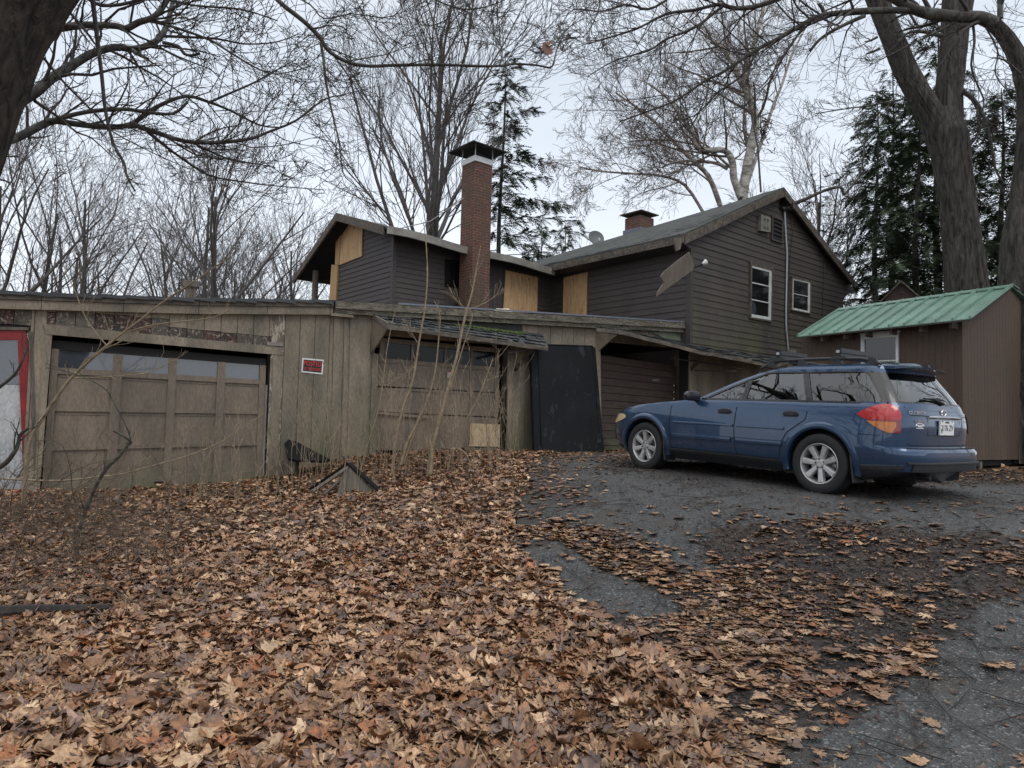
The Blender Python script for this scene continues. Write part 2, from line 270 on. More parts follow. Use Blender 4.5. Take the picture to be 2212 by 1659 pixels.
def mk(name, v, f, mats, parent=None, mi=None, smooth=None, uv=True, rough=None, loc=None):
    me = bpy.data.meshes.new(name); v = np.array(v, float).reshape(-1, 3)
    if rough: v = v+np.array([mnoise.noise_vector(Vector(p)*rough[1]) for p in v])*rough[0]
    o = bpy.data.objects.new(name, me); C.objects.link(o)
    if parent: o.parent = parent; org = root_loc(parent)
    else:
        org = np.array(loc) if loc is not None else np.array([v[:, 0].mean(), v[:, 1].mean(), v[:, 2].min()]); o.location = org
    me.from_pydata((v-org).tolist(), [], f)
    for m in (mats if isinstance(mats, (list, tuple)) else [mats]): me.materials.append(MT[m] if isinstance(m, str) else m)
    if mi and max(mi) > 0: me.polygons.foreach_set('material_index', mi)
    bm = bmesh.new(); bm.from_mesh(me); bmesh.ops.recalc_face_normals(bm, faces=bm.faces)
    if uv:
        L = bm.loops.layers.uv.new('UVMap')
        for fc in bm.faces:
            n = fc.normal; t = Vector((0, 0, 1)).cross(n); t = t.normalized() if t.length > .05 else Vector((1, 0, 0)); b = n.cross(t)
            for l in fc.loops: l[L].uv = (l.vert.co.dot(t), l.vert.co.dot(b))
    bm.to_mesh(me); bm.free()
    if smooth is not None:
        me.polygons.foreach_set('use_smooth', [True]*len(me.polygons)); me.set_sharp_from_angle(angle=R(smooth))
    return o
def root_loc(p):
    a = np.zeros(3)
    while p: a = a+np.array(p.location); p = p.parent
    return a
def tag(o, label=None, cat=None, group=None, kind=None):
    for k, v in (('label', label), ('category', cat), ('group', group), ('kind', kind)):
        if v: o[k] = v
    return o
def thing(name, loc, label, cat, group=None):
    o = bpy.data.objects.new(name, None); o.empty_display_size = .2; C.objects.link(o); o.location = loc; return tag(o, label, cat, group)

class Frame:
    """a wall: origin, horizontal direction u, outward normal n; W(u, z, out) in the world; px() puts an image point on it"""
    def __init__(s, ox, oy, ux, uy, flip=1):
        l = math.hypot(ux, uy); s.o = Vector((ox, oy, 0)); s.u = Vector((ux/l, uy/l, 0)); s.n = Vector((s.u.y, -s.u.x, 0))*flip
    def W(s, u, z, n=0): return s.o+s.u*u+s.n*n+Vector((0, 0, z))
    def hit(s, px, py, n=0):
        d = ray(px, py); t = ((s.o+s.n*n-EYE).dot(s.n))/d.dot(s.n); return EYE+d*t
    def uz(s, px, py, n=0):
        p = s.hit(px, py, n); return (p-s.o).dot(s.u), p.z
    def box(s, mb, u0, u1, z0, z1, n0, n1, mi=0):
        mb.hexa([s.W(u0, z0, n1), s.W(u1, z0, n1), s.W(u1, z1, n1), s.W(u0, z1, n1), s.W(u0, z0, n0), s.W(u1, z0, n0), s.W(u1, z1, n0), s.W(u0, z1, n0)], mi)
    def pxpoly(s, mb, pts, n0, n1, mi=0):
        q = [s.uz(x, y, n1) for x, y in pts]; mb.prism([s.W(u, z, n1) for u, z in q], [s.W(u, z, n0) for u, z in q], mi)
    def poly(s, mb, q, n0, n1, mi=0): mb.prism([s.W(u, z, n1) for u, z in q], [s.W(u, z, n0) for u, z in q], mi)
def lerp(x, xs, ys): return float(np.interp(x, xs, ys))
def text_mesh(mb, body, size, Mx, depth=.002, mi=0, sx=1.):
    c = bpy.data.curves.new('t', 'FONT'); c.body = body; c.size = size; c.extrude = depth; c.offset = size*.004; c.align_x = 'CENTER'; c.align_y = 'CENTER'
    o = bpy.data.objects.new('t', c); C.objects.link(o); bpy.context.view_layer.update()
    me = o.to_mesh(); mb.add([Mx@Vector((p.co.x*sx, p.co.y, p.co.z)) for p in me.vertices], [tuple(p.vertices) for p in me.polygons], mi)
    o.to_mesh_clear(); bpy.data.objects.remove(o); bpy.data.curves.remove(c)
def basis(o, xa, ya):
    xa = xa.normalized(); ya = ya.normalized(); za = xa.cross(ya)
    return Matrix(((xa.x, ya.x, za.x, o.x), (xa.y, ya.y, za.y, o.y), (xa.z, ya.z, za.z, o.z), (0, 0, 0, 1)))
# ================================================================ SETTING: ground and driveway
def sheet(name, X, Y, mat, lift=0, mask=None, loc=(0, 0, 0)):
    gx, gy = np.meshgrid(X, Y); z = gz(gx, gy)+lift
    if name == 'ground': z += .02*np.sin(gx*3.1+gy*1.3)*np.sin(gy*2.7-gx)
    nx, ny = len(X), len(Y); v = np.stack([gx, gy, z], -1).reshape(-1, 3)
    i, j = np.meshgrid(np.arange(nx-1), np.arange(ny-1)); a = (j*nx+i).ravel()
    fc = np.stack([a, a+1, a+nx+1, a+nx], 1)
    if mask is not None: fc = fc[mask(v[fc].mean(1))]
    used = np.unique(fc); m2 = -np.ones(len(v), int); m2[used] = np.arange(len(used))
    me = bpy.data.meshes.new(name); me.from_pydata(v[used].tolist(), [], m2[fc].tolist()); me.materials.append(MT[mat])
    me.polygons.foreach_set('use_smooth', [True]*len(me.polygons)); o = bpy.data.objects.new(name, me); C.objects.link(o); return tag(o, kind='structure')
far = np.array([30, 40, 55, 80, 120, 200, 400.])
gX = np.concatenate([-far[::-1], np.linspace(-22, -12, 12), np.arange(-11.6, 14, .2), np.linspace(14.2, 24, 12), far])
gY = np.concatenate([-far[::-1], np.linspace(-20, 0, 12), np.arange(.4, 18, .2), np.linspace(18.4, 28, 12), far])
sheet('ground', gX, gY, 'ground')
_edge = [(1190, 985), (1130, 1015), (1150, 1060), (1115, 1105), (1095, 1185), (1150, 1250), (1200, 1310), (1300, 1370), (1420, 1440), (1500, 1520), (1560, 1659), (1570, 1900)]
_ep = [onground(a, b) for a, b in _edge]; DRIVE = [(p.x, p.y) for p in _ep]+[(1.2, -3), (9, -3), (11, 5), (8.5, 9.8), (6.4, 12.5), (5.2, 15.5), (2.5, 15.6), (.6, 14.4)]
def _dm(c):
    n = np.array([mnoise.noise(Vector((p[0]*1.5, p[1]*1.5, 0)))*.25 for p in c]); return inpoly(c[:, 0]+n, c[:, 1]+n, DRIVE)
drv = sheet('driveway', np.arange(-1, 12, .06), np.arange(-3, 16, .06), 'asphalt', .03, _dm); drv.data.materials.append(MT['mulch'])

# ================================================================ GARAGE ROW
G = Frame(0, 14.85, 1, .55)
def gu(px, py=800, n=0): return G.uz(px, py, n)[0]
garage = thing('garage_row', tuple(G.W(gu(560), .4, 0)), 'long low tan garage row with three bay doors, peeling board siding and rotted eave', 'garage')
_eD = [(-260, 622), (-100, 628), (0, 631), (200, 639), (400, 646), (640, 650), (712, 651), (845, 659), (1160, 680), (1483, 699)]
_eu = [G.uz(a, b)[0] for a, b in _eD]; _ez = [G.uz(a, b)[1] for a, b in _eD]
def eave(u): return lerp(u, _eu, _ez)
# header line over door one and openings in u
D1 = [(112, 737), (577, 777), (567, 1040), (88, 1075)]; D2 = [(826, 728), (1084, 752), (1080, 982), (810, 979)]; D3 = [(1297, 765), (1466, 790), (1462, 978), (1302, 980)]
def door_pt(D, a, b):
    q = [G.uz(x, y) for x, y in D]; tl, tr, br, bl = q
    return tuple((tl[k]*(1-a)+tr[k]*a)*(1-b)+(bl[k]*(1-a)+br[k]*a)*b for k in (0, 1))
def dbox(mb, D, a0, a1, b0, b1, n0, n1, mi=0):
    G.poly(mb, [door_pt(D, a0, b1), door_pt(D, a1, b1), door_pt(D, a1, b0), door_pt(D, a0, b0)], n0, n1, mi)
uR0, uR1 = gu(-120), gu(62); u10, u11 = gu(96, 800), gu(583, 800); u20, u21 = gu(808), gu(1098); u30, u31 = gu(1293), gu(1475); uEND = gu(1490)
hdr = lambda u: lerp(u, [u10, u11], [G.uz(100, 712)[1], G.uz(590, 760)[1]])
ops = [(uR0, uR1, lambda u: G.uz(0, 706)[1]), (u10, u11, hdr), (u20, u21, lambda u: G.uz(950, 735)[1]), (u30, u31, lambda u: G.uz(1380, 745)[1])]
mb = MB(); u = gu(-330); k = 0; random.seed(3)
bounds = [u]
while u < uEND: u += .265 if u < gu(720) else .3; bounds.append(u)
cuts = sorted(set([round(b, 4) for b in bounds if b < uEND]+[round(c, 4) for o in ops for c in o[:2]]+[round(uEND, 4)]))
for a, b in zip(cuts[:-1], cuts[1:]):
    if b-a < .012: continue
    mid = (a+b)/2; z0 = -.1
    for o0, o1, h in ops:
        if o0 <= mid <= o1: z0 = h(mid)
    ja = .005 if any(abs(a-q) < .001 for q in bounds) else 0; px_, _ = proj([G.W(mid, 2, 0)]); px_ = float(px_[0])
    top = eave(mid)-.1; pr = .025+random.uniform(-.002, .003); mi = 0
    if 585 < px_ < 625: mi = 1
    if mid < u11 and z0 > 0: # above door one: old shingle band under boards
        zz = z0+.09+.02*random.random(); s = .5+.1*random.random()
        zs = zz+(top-zz)*s*(.95 if mid < (u10+u11)/2 else .45)
        G.box(mb, a+ja, b-.004, zs, top, 0, pr); G.box(mb, a+ja, b-.006, z0+.05, zs-.006, 0, pr-.008, 2 if random.random() < .55 else 3)
    else: G.box(mb, a+ja, b-.004, z0, top, 0, pr, mi)
mb.build('wall', ['garage', 'delam', 'redpeel', 'peeled'], garage, rough=(.004, 3))
mb = MB()   # backing sheet (dark grooves, and the sides and back of the row)
for a, b in zip(cuts[:-1], cuts[1:]):
    mid = (a+b)/2; z0 = -.1
    for o0, o1, h in ops:
        if o0 <= mid <= o1: z0 = h(mid)
    G.box(mb, a, b, z0, eave(mid)-.12, -.1, -.002)
G.box(mb, gu(-330), gu(-330)+.1, 0, eave(gu(-330))-.12, -6, -.1); G.box(mb, gu(-330), uEND, -.1, 3., -6.1, -6)
for o0, o1, h in ops[1:]: G.box(mb, o0-.3, o1+.3, -.1, 3., -1.7, -1.6)
mb.build('back_wall', 'dark', garage)
# roof: one flat slab with membrane lip
mb = MB()
for a, b in zip(_eu[:-1], _eu[1:]):
    za, zb = eave(a), eave(b); mb.hexa([G.W(a, za-.03, .16), G.W(b, zb-.03, .16), G.W(b, zb, .16), G.W(a, za, .16), G.W(a, za-.03, -6.2), G.W(b, zb-.03, -6.2), G.W(b, zb-.03, -6.2)+Vector((0, 0, .03)), G.W(a, za, -6.2)])
uu = np.arange(gu(-330), gu(700), .33)
for a in uu:   # wavy membrane edge hanging over the fascia
    z = eave(a); h = .03+.03*random.random(); mb.hexa([G.W(a, z-h, .19), G.W(a+.36, z-.03-.03*random.random(), .19), G.W(a+.36, z+.012, .18), G.W(a, z+.012, .18), G.W(a, z-h, .165), G.W(a+.36, z-.03, .165), G.W(a+.36, z, .1), G.W(a, z, .1)])
mb.build('roof', 'membrane', garage, rough=(.012, 2.5))
mb = MB()
for a, b in zip(np.arange(gu(-330), gu(712), 1.1), list(np.arange(gu(-330), gu(712), 1.1)[1:])+[gu(712)]):
    ua, ub = a+.004, b-.004; za, zb = eave(a), eave(b)
    mb.hexa([G.W(ua, za-.12, .15), G.W(ub, zb-.12, .15), G.W(ub, zb-.035, .155), G.W(ua, za-.035, .155), G.W(ua, za-.12, .02), G.W(ub, zb-.12, .02), G.W(ub, zb-.035, .02), G.W(ua, za-.035, .02)])
    mb.hexa([G.W(ua, za-.26, .115), G.W(ub, zb-.26, .115), G.W(ub, zb-.123, .12), G.W(ua, za-.123, .12), G.W(ua, za-.26, .02), G.W(ub, zb-.26, .02), G.W(ub, zb-.123, .02), G.W(ua, za-.123, .02)], 1)
mb.build('fascia_board', ['fascia', 'garage'], garage, rough=(.008, 4))
mb = MB(); q = np.linspace(gu(714), gu(1486), 9)
for a, b in zip(q[:-1], q[1:]):
    ua, ub = a+.003, b-.003; za, zb = eave(a), eave(b)
    mb.hexa([G.W(ua, za-.15, .21), G.W(ub, zb-.15, .21), G.W(ub, zb-.015, .215), G.W(ua, za-.015, .215), G.W(ua, za-.15, .02), G.W(ub, zb-.15, .02), G.W(ub, zb-.015, .02), G.W(ua, za-.015, .02)])
    mb.hexa([G.W(ua, za-.24, .16), G.W(ub, zb-.24, .16), G.W(ub, zb-.152, .165), G.W(ua, za-.152, .165), G.W(ua, za-.24, .02), G.W(ub, zb-.24, .02), G.W(ub, zb-.152, .02), G.W(ua, za-.152, .02)])
mb.build('fascia_board', 'mossfascia', garage, rough=(.01, 5))
mb = MB(); a, b = gu(850), gu(1482)
mb.hexa([G.W(a, eave(a)-.012, .222), G.W(b, eave(b)-.012, .222), G.W(b, eave(b)+.022, .222), G.W(a, eave(a)+.022, .222), G.W(a, eave(a)-.012, .216), G.W(b, eave(b)-.012, .216), G.W(b, eave(b)+.022, .05), G.W(a, eave(a)+.022, .05)])
mb.build('drip_edge', 'drip', garage)
# door trim
mb = MB(); G.pxpoly(mb, [(93, 699), (610, 750), (610, 767), (100, 722)], 0, .045)
G.pxpoly(mb, [(591, 768), (611, 769), (596, 1045), (577, 1045)], 0, .04)
G.pxpoly(mb, [(95, 722), (113, 722), (84, 1078), (72, 1078)], 0, .035)
mb.build('door_trim', 'garage', garage, rough=(.004, 3))
mb = MB(); G.pxpoly(mb, [(577, 738), (612, 741), (611, 748), (577, 746)], .046, .06); mb.build('loose_board', 'gutter', garage)
mb = MB(); G.pxpoly(mb, [(805, 762), (818, 765), (813, 984), (797, 984)], 0, .05); G.pxpoly(mb, [(1097, 752), (1112, 770), (1108, 985), (1096, 985)], 0, .05); mb.build('door_trim', 'garage', garage, rough=(.004, 3))
mb = MB(); G.pxpoly(mb, [(1287, 752), (1297, 752), (1300, 980), (1289, 980)], 0, .06); G.pxpoly(mb, [(1474, 778), (1486, 780), (1484, 978), (1472, 978)], 0, .06); G.pxpoly(mb, [(1488, 785), (1512, 790), (1510, 978), (1486, 978)], 0, .02); mb.build('door_trim', 'garage', garage)
# corner cover board of the wall joint
mb = MB(); G.pxpoly(mb, [(722, 676), (735, 676), (728, 990), (716, 995)], .02, .06); G.pxpoly(mb, [(744, 672), (752, 672), (746, 985), (738, 985)], .02, .045); G.pxpoly(mb, [(715, 676), (764, 680), (764, 686), (715, 682)], .03, .17); mb.build('corner_board', 'garage', garage, rough=(.006, 3))
mb = MB(); G.pxpoly(mb, [(757, 676), (802, 680), (793, 985), (750, 985)], .02, .05); mb.build('wall_panel', 'garage', garage)

# door one: raised grid with four fogged panes
d1 = MB(); n0 = -.12
cols = [(0, .03), (.262, .305), (.516, .553), (.752, .79), (.968, 1)]
dbox(d1, D1, 0, 1, .205, 1, n0-.04, n0, 0)
for a0, a1 in cols: dbox(d1, D1, a0, a1, 0, 1, n0-.03, n0+.040)
for (a0, a1), (c0, c1) in zip(cols[:-1], cols[1:]):
    for b0, b1 in ((0, .045), (.165, .205), (.425, .45), (.675, .705), (.915, 1)):
        dbox(d1, D1, a1, c0, b0, b1, n0-.03, n0+.037)
    dbox(d1, D1, a1+.012, c0-.012, .45+.012, .45+.022, n0, n0+.012)
    dbox(d1, D1, a1+.012, c0-.012, .215, .225, n0, n0+.012)
dbox(d1, D1, 0, 1, -.01, .044, n0+.0, n0+.045, 1)  # near-black strip over the top rail, painted in for the header's shadow
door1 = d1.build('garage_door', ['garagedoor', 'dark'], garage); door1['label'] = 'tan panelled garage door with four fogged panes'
for (a0, a1), (c0, c1) in zip(cols[:-1], cols[1:]):
    p = MB(); dbox(p, D1, a1, c0, .045, .165, n0-.025, n0-.012); p.build('window_pane', 'fog', door1)
p = MB(); G.pxpoly(p, [(574, 832), (578, 832), (570, 1030), (566, 1030)], n0+.02, n0+.035); p.build('weather_strip', 'gutter', door1)
p = MB(); G.pxpoly(p, [(333, 1040), (352, 1040), (352, 1043), (333, 1043)], n0+.02, n0+.06); p.build('handle', 'signblack', door1)
mb = MB(); mb.hexa([G.W(u10, hdr(u10), 0), G.W(u11, hdr(u11), 0), G.W(u11, hdr(u11)+.1, 0), G.W(u10, hdr(u10)+.1, 0), G.W(u10, hdr(u10), -.3), G.W(u11, hdr(u11), -.3), G.W(u11, hdr(u11)+.1, -.3), G.W(u10, hdr(u10)+.1, -.3)])
mb.build('door_head', 'garage', garage)
# door two: flat panels, broken, plywood patch
d2 = MB(); cols = [(0, .035), (.245, .262), (.52, .535), (.745, .76), (.965, 1)]
for i, ((a0, a1), (c0, c1)) in enumerate(zip(cols[:-1], cols[1:])):
    for j, (b0, b1) in enumerate(((.215, .425), (.425, .655), (.655, .97))):
        off = 0
        if (i, j) == (0, 1): off = .03
        if (i, j) == (1, 1): off = -.012
        G.poly(d2, [door_pt(D2, a0+.002, b1-.006+(-.015 if off > 0 else 0)), door_pt(D2, c1-.004, b1-.006), door_pt(D2, c1-.004-(.01 if off > 0 else 0), b0+.002), door_pt(D2, a0+.002, b0+(.012 if off > 0 else .002))], n0-.04, n0+off-.001*i)
    if i not in (0,):
        for b0, b1 in ((.40, .412), (.44, .45), (.635, .645)): dbox(d2, D2, a1, c0, b0, b1, n0, n0+.013)
    dbox(d2, D2, a1, c0, .0, .04, n0-.03, n0+.016); dbox(d2, D2, a1, c0, .18, .215, n0-.03, n0+.016)
for a0, a1 in cols: dbox(d2, D2, a0, a1, 0, .215, n0-.03, n0+.018)
for a0, a1 in cols[2:]: dbox(d2, D2, a0, a1, .215, .65, n0, n0+.018)
dbox(d2, D2, 0, 1, .945, .975, n0, n0+.02)
G.poly(d2, [door_pt(D2, .01, .665), door_pt(D2, .42, .69), door_pt(D2, .40, .665), door_pt(D2, .01, .64)], n0, n0+.06)
door2 = d2.build('garage_door', 'garagedoor', garage, rough=(.004, 4)); door2['label'] = 'broken garage door with cracked lower panels'
for (a0, a1), (c0, c1) in zip(cols[:-1], cols[1:]):
    p = MB(); dbox(p, D2, a1, c0, .04, .18, n0-.025, n0-.012); p.build('window_pane', 'darkpane', door2)
p = MB(); G.pxpoly(p, [(1017, 914), (1080, 917), (1079, 965), (1014, 964)], n0+.03, n0+.045); p.build('plywood_patch', 'newply', door2)
p = MB()
for x, y in ((1019, 918), (1020, 934), (1019, 950), (1076, 922), (1077, 940), (1076, 958), (1024, 949), (1071, 950)):
    q = G.hit(x, y, n0+.046); p.lathe([(0, 0), (.006, 0), (.006, -.004)], 6, basis(q, G.u, Vector((0, 0, 1))))
p.build('screw', 'signblack', door2)
mb = MB(); G.pxpoly(mb, [(967, 803), (981, 803), (981, 816), (967, 816)], n0+.02, n0+.026); G.pxpoly(mb, [(967, 803), (981, 803), (981, 806.5), (967, 806.5)], n0+.026, n0+.028, 1)
for y in (808.5, 811, 813.5): G.pxpoly(mb, [(968.5, y), (979.5, y), (979.5, y+.8), (968.5, y+.8)], n0+.026, n0+.028, 2)
q = G.hit(974, 805, n0+.0285); text_mesh(mb, 'WARNING', .035, basis(q, G.u, Vector((0, 0, 1))), .0005, 0)
tag(mb.build('warning_sign', ['white', 'signred', 'signblack']), 'tiny white warning sign with red header on the broken middle garage door', 'sign')
# door three: brown horizontal planks
d3 = MB(); nb = 13
for i in range(nb): dbox(d3, D3, 0, 1, i/nb, (i+.93)/nb, n0-.04, n0+.01+.004*random.random())
dbox(d3, D3, 0, 1, 0, 1, n0-.06, n0-.035, 1); door3 = d3.build('garage_door', ['browndoor', 'dark'], garage, rough=(.003, 3)); door3['label'] = 'dark brown plank garage door behind the car'
p = MB(); G.pxpoly(p, [(1409, 819), (1424, 819), (1424, 823), (1409, 823)], n0+.02, n0+.035); p.build('handle', 'grey', door3)
mb = MB()   # jamb reveals of openings
for o0, o1, h in ops[1:]:
    for uu_ in (o0-.02, o1): G.box(mb, uu_, uu_+.02, 0, h(uu_)+.05, -.3, -.003)
mb.build('door_jamb', 'garage', garage)
# awnings
def awning(name, wall_pts, front_pts, nfront, thick=.05, mats=('shingleold', 'fascia'), fr=Frame):
    top = [p for p in wall_pts]; front = [p for p in front_pts]; mb = MB(); n = 14
    rows = []
    for j in range(5):
        t = j/4; row = []
        for i in range(n+1):
            s = i/n; a = top[0].lerp(top[1], s); b = front[0].lerp(front[1], s) if len(front) == 2 else (front[0].lerp(front[1], s*2) if s < .5 else front[1].lerp(front[2], s*2-1))
            p = a.lerp(b, t); p.z += .02*mnoise.noise(p*1.7)-.03*math.sin(math.pi*t)*.4; row.append(p)
        rows.append(row)
    V = [p for r in rows for p in r]; fs = [(j*(n+1)+i, j*(n+1)+i+1, (j+1)*(n+1)+i+1, (j+1)*(n+1)+i) for j in range(4) for i in range(n)]
    V2 = [p-Vector((0, 0, thick)) for p in V]; k = len(V)
    mb.add(V, fs, 0); mb.add(V2, [tuple(reversed(f)) for f in fs], 1)
    mb.add(rows[-1]+[p-Vector((0, 0, .09)) for p in rows[-1]], [(i, i+1, n+2+i, n+1+i) for i in range(n)], 1)
    for c in (0, n): mb.add([r[c] for r in rows]+[r[c]-Vector((0, 0, .09)) for r in rows], [(i, i+1, 6+i, 5+i) for i in range(4)], 1)
    # individual curling shingle tabs along the lower courses
    random.seed(len(name))
    for j in range(4):
        for i in range(n*2):
            t = .25+j*.25-.01; s = (i+.5*(j % 2))/n/2
            if s > .97 or random.random() < .12: continue
            def P(s, t):
                a = top[0].lerp(top[1], s); b = front[0].lerp(front[1], s) if len(front) == 2 else (front[0].lerp(front[1], s*2) if s < .5 else front[1].lerp(front[2], s*2-1)); return a.lerp(b, t)
            w = .5/n*.94; q = [P(s, t+.02), P(s+w, t+.02), P(s+w, t-.2), P(s, t-.2)]; lf = .02+.02*random.random(); q = [v+Vector((0, 0, lf if m < 2 else .006)) for m, v in enumerate(q)]
            mb.prism(q, [v-Vector((0, 0, .012)) for v in q], 0)
    return mb
mb = awning('awning_one', [G.hit(800, 676, .03), G.hit(1172, 722, .03)], [G.hit(838, 700, .72), G.hit(1184, 748, .72)], .72)
aw = mb.build('awning', ['shingleold', 'fascia'], garage, rough=(.006, 6)); aw['label'] = 'sagging shingled awning over the middle door with a strip of moss'
mb = MB(); Pm = []
for i in range(60):
    s = .45+.43*i/60; a = G.hit(800, 676, .03).lerp(G.hit(1172, 722, .03), s); b = G.hit(838, 700, .72).lerp(G.hit(1184, 748, .72), s)
    for k in range(9):
        t = .16+.26*abs(random.gauss(0, .5))*(1-abs(s-.66)*1.8)
        if random.random() < .45: continue
        c = a.lerp(b, min(t, .8))+Vector((0, 0, .022)); r = .008+.016*random.random()
        c += G.u*random.uniform(-.03, .03)
        mb.add([c+Vector((r*math.cos(q), r*math.sin(q), 0)) for q in (0, 1.2, 2.5, 3.8, 5)]+[c+Vector((0, 0, r*.9))], [(i_, (i_+1) % 5, 5) for i_ in range(5)])
mb.build('moss', 'moss', aw, smooth=60)
mb = MB(); G.pxpoly(mb, [(838, 672), (1126, 692), (1131, 722), (1040, 722), (838, 690)], .03, .045); mb.build('flashing', worn('tar_flashing', (.06, .065, .055), (.035, .038, .032), (.2, .22, .18), 4, (1, 1, 1), .8, .5, .01, .5, .68), garage)
mb = MB(); A = [G.hit(800, 676, .03), G.hit(800, 765, .03), G.hit(838, 707, .66), G.hit(836, 696, .66)]
mb.prism(A, [p+G.u*.03 for p in A]); mb.build('awning_gusset', 'garage', aw)
for x0, y0, x1, y1 in ((1113, 800, 1152, 752),):
    mb = MB(); p0 = G.hit(x0, y0, .04); p1 = G.hit(x1, y1, .6); mb.tube([p0, p1], .045, 4); mb.tube([G.hit(1098, 764, .6), p1], .03, 4); mb.build('awning_brace', 'siding', aw)
H = Frame(4.2, 16.8, 1, .84); S = Frame(4.2, 16.8, -.84, 1, -1); Wf = Frame(-2.95, 17.12, 1, .84); Ws = Frame(-2.95, 17.12, -.84, 1, -1)
T0 = G.hit(1288, 706, .03); T1 = H.hit(1706, 778, .05)
mb = awning('awning_two', [T0, T1], [G.hit(1336, 712, .8), G.hit(1520, 758, .95), G.hit(1672, 786, 1.2)], .8)
aw2 = mb.build('awning', ['shingleold', 'fascia'], garage, rough=(.008, 5)); aw2['label'] = 'dark sagging awning over the plank door, running under the gable'
mb = MB(); A = [G.hit(1288, 706, .03), G.hit(1290, 760, .03), G.hit(1331, 724, .7), G.hit(1331, 713, .7)]; mb.prism(A, [p+G.u*.03 for p in A]); mb.build('awning_gusset', 'garage', aw2)
mb = MB(); G.pxpoly(mb, [(1290, 709), (1336, 713), (1384, 722), (1382, 729), (1335, 722), (1290, 716)], .75, .78); mb.build('loose_board', 'fascia', aw2)
mb = MB(); p0 = G.hit(1478, 800, .03); p1 = G.hit(1528, 762, .8); mb.tube([p0-Vector((0, 0, .15)), p1], .05, 4); mb.tube([G.hit(1448, 773, .5), G.hit(1500, 781, .6)], .018, 4); mb.tube([G.hit(1500, 800, .4), G.hit(1590, 803, 1.)], .015, 4); mb.tube([G.hit(1492, 778, .3), G.hit(1600, 797, 1.)], .02, 4); mb.build('awning_brace', 'siding', aw2)
mb = MB(); G.pxpoly(mb, [(1384, 690+18), (1486, 714), (1486, 745), (1430, 728)], .05, .07); mb.build('flashing', MT['concrete'], garage)
# lower storey wall under the gable
mb = MB()
for i in range(16): H.box(mb, .05+i*.3, .05+i*.3+.293, .3, 3.4, -.06, -.02+.003*(i % 2))
H.box(mb, 0, 8.2, 0, 3.5, -.3, -.062, 1); mb.build('wall', ['garage', 'dark'], garage)
# red door at the far left
rd = MB(); G.pxpoly(rd, [(-120, 716), (55, 712), (60, 733), (-120, 737)], -.06, 0); G.pxpoly(rd, [(38, 733), (60, 733), (75, 1070), (52, 1075)], -.06, 0); G.pxpoly(rd, [(-120, 1060), (75, 1056), (76, 1075), (-120, 1080)], -.06, -.002)
red = rd.build('side_door', 'red', garage, rough=(.002, 4)); red['label'] = 'red framed door with a dirty pane'
p = MB(); G.pxpoly(p, [(-118, 738), (38, 734), (43, 830), (-118, 830)], -.06, -.04); p.build('door_pane', 'fog', red)
p = MB(); G.pxpoly(p, [(-118, 831), (43, 831), (52, 1062), (-118, 1062)], -.06, -.035); p.build('door_panel', 'doorwhite', red)
mb = MB(); G.pxpoly(mb, [(-120, 704), (62, 707), (62, 713), (-120, 712)], -.02, .03); G.pxpoly(mb, [(60, 716), (71, 716), (84, 1080), (76, 1080)], -.02, .03); mb.build('door_trim', 'oldwood', garage)
# little roof vent beyond the eave
mb = MB(); c = at(412, 628, 14.6); mb.box(c+Vector((0, 0, -.35)), (.2, .2, .9), .5); mb.box(c+Vector((0, 0, .13)), (.3, .26, .12), .5); mb.box(c+Vector((0, 0, .07)), (.24, .22, .06), .5); mb.build('roof_vent', 'oldwood', garage, rough=(.01, 6))
mb = MB(); c = G.hit(1073, 672, -.6); c = G.W((c-G.o).dot(G.u), eave((c-G.o).dot(G.u))+.01, -.3)
mb.add(*(lambda n: ([c+Vector((.22*math.cos(6.283*i/n)*r, .16*math.sin(6.283*i/n)*r, h)) for r, h in ((1, 0), (.95, .05), (.6, .11), (.01, .13)) for i in range(n)], [(j*n+i, j*n+(i+1) % n, (j+1)*n+(i+1) % n, (j+1)*n+i) for j in range(3) for i in range(n)]))(10))
tag(mb.build('foam_lump', 'foam', rough=(.03, 9), smooth=70), 'cream lump of foam lying on the garage roof beside the chimney', 'foam')
# posted sign
mb = MB(); G.pxpoly(mb, [(653, 773), (699.5, 777), (697, 809), (651, 804)], .035, .04); G.pxpoly(mb, [(656, 776.5), (696.5, 780), (694, 805.5), (654, 801)], .04, .0425, 1)
xa = (G.hit(696, 792, .04)-G.hit(655, 788.6, .04)).normalized(); ya = Vector((0, 0, 1)); ya = (ya-xa*ya.dot(xa)).normalized()
text_mesh(mb, 'POSTED', .118, basis(G.hit(675.6, 786, .043), xa, ya), .0006, 2, .74); text_mesh(mb, 'NO TRESPASSING', .075, basis(G.hit(674.6, 797.5, .043), xa, ya), .0006, 2, .56)
tag(mb.build('posted_sign', ['white', 'signblack', 'signred']), 'black and red POSTED NO TRESPASSING sign with white border on the board wall', 'sign')
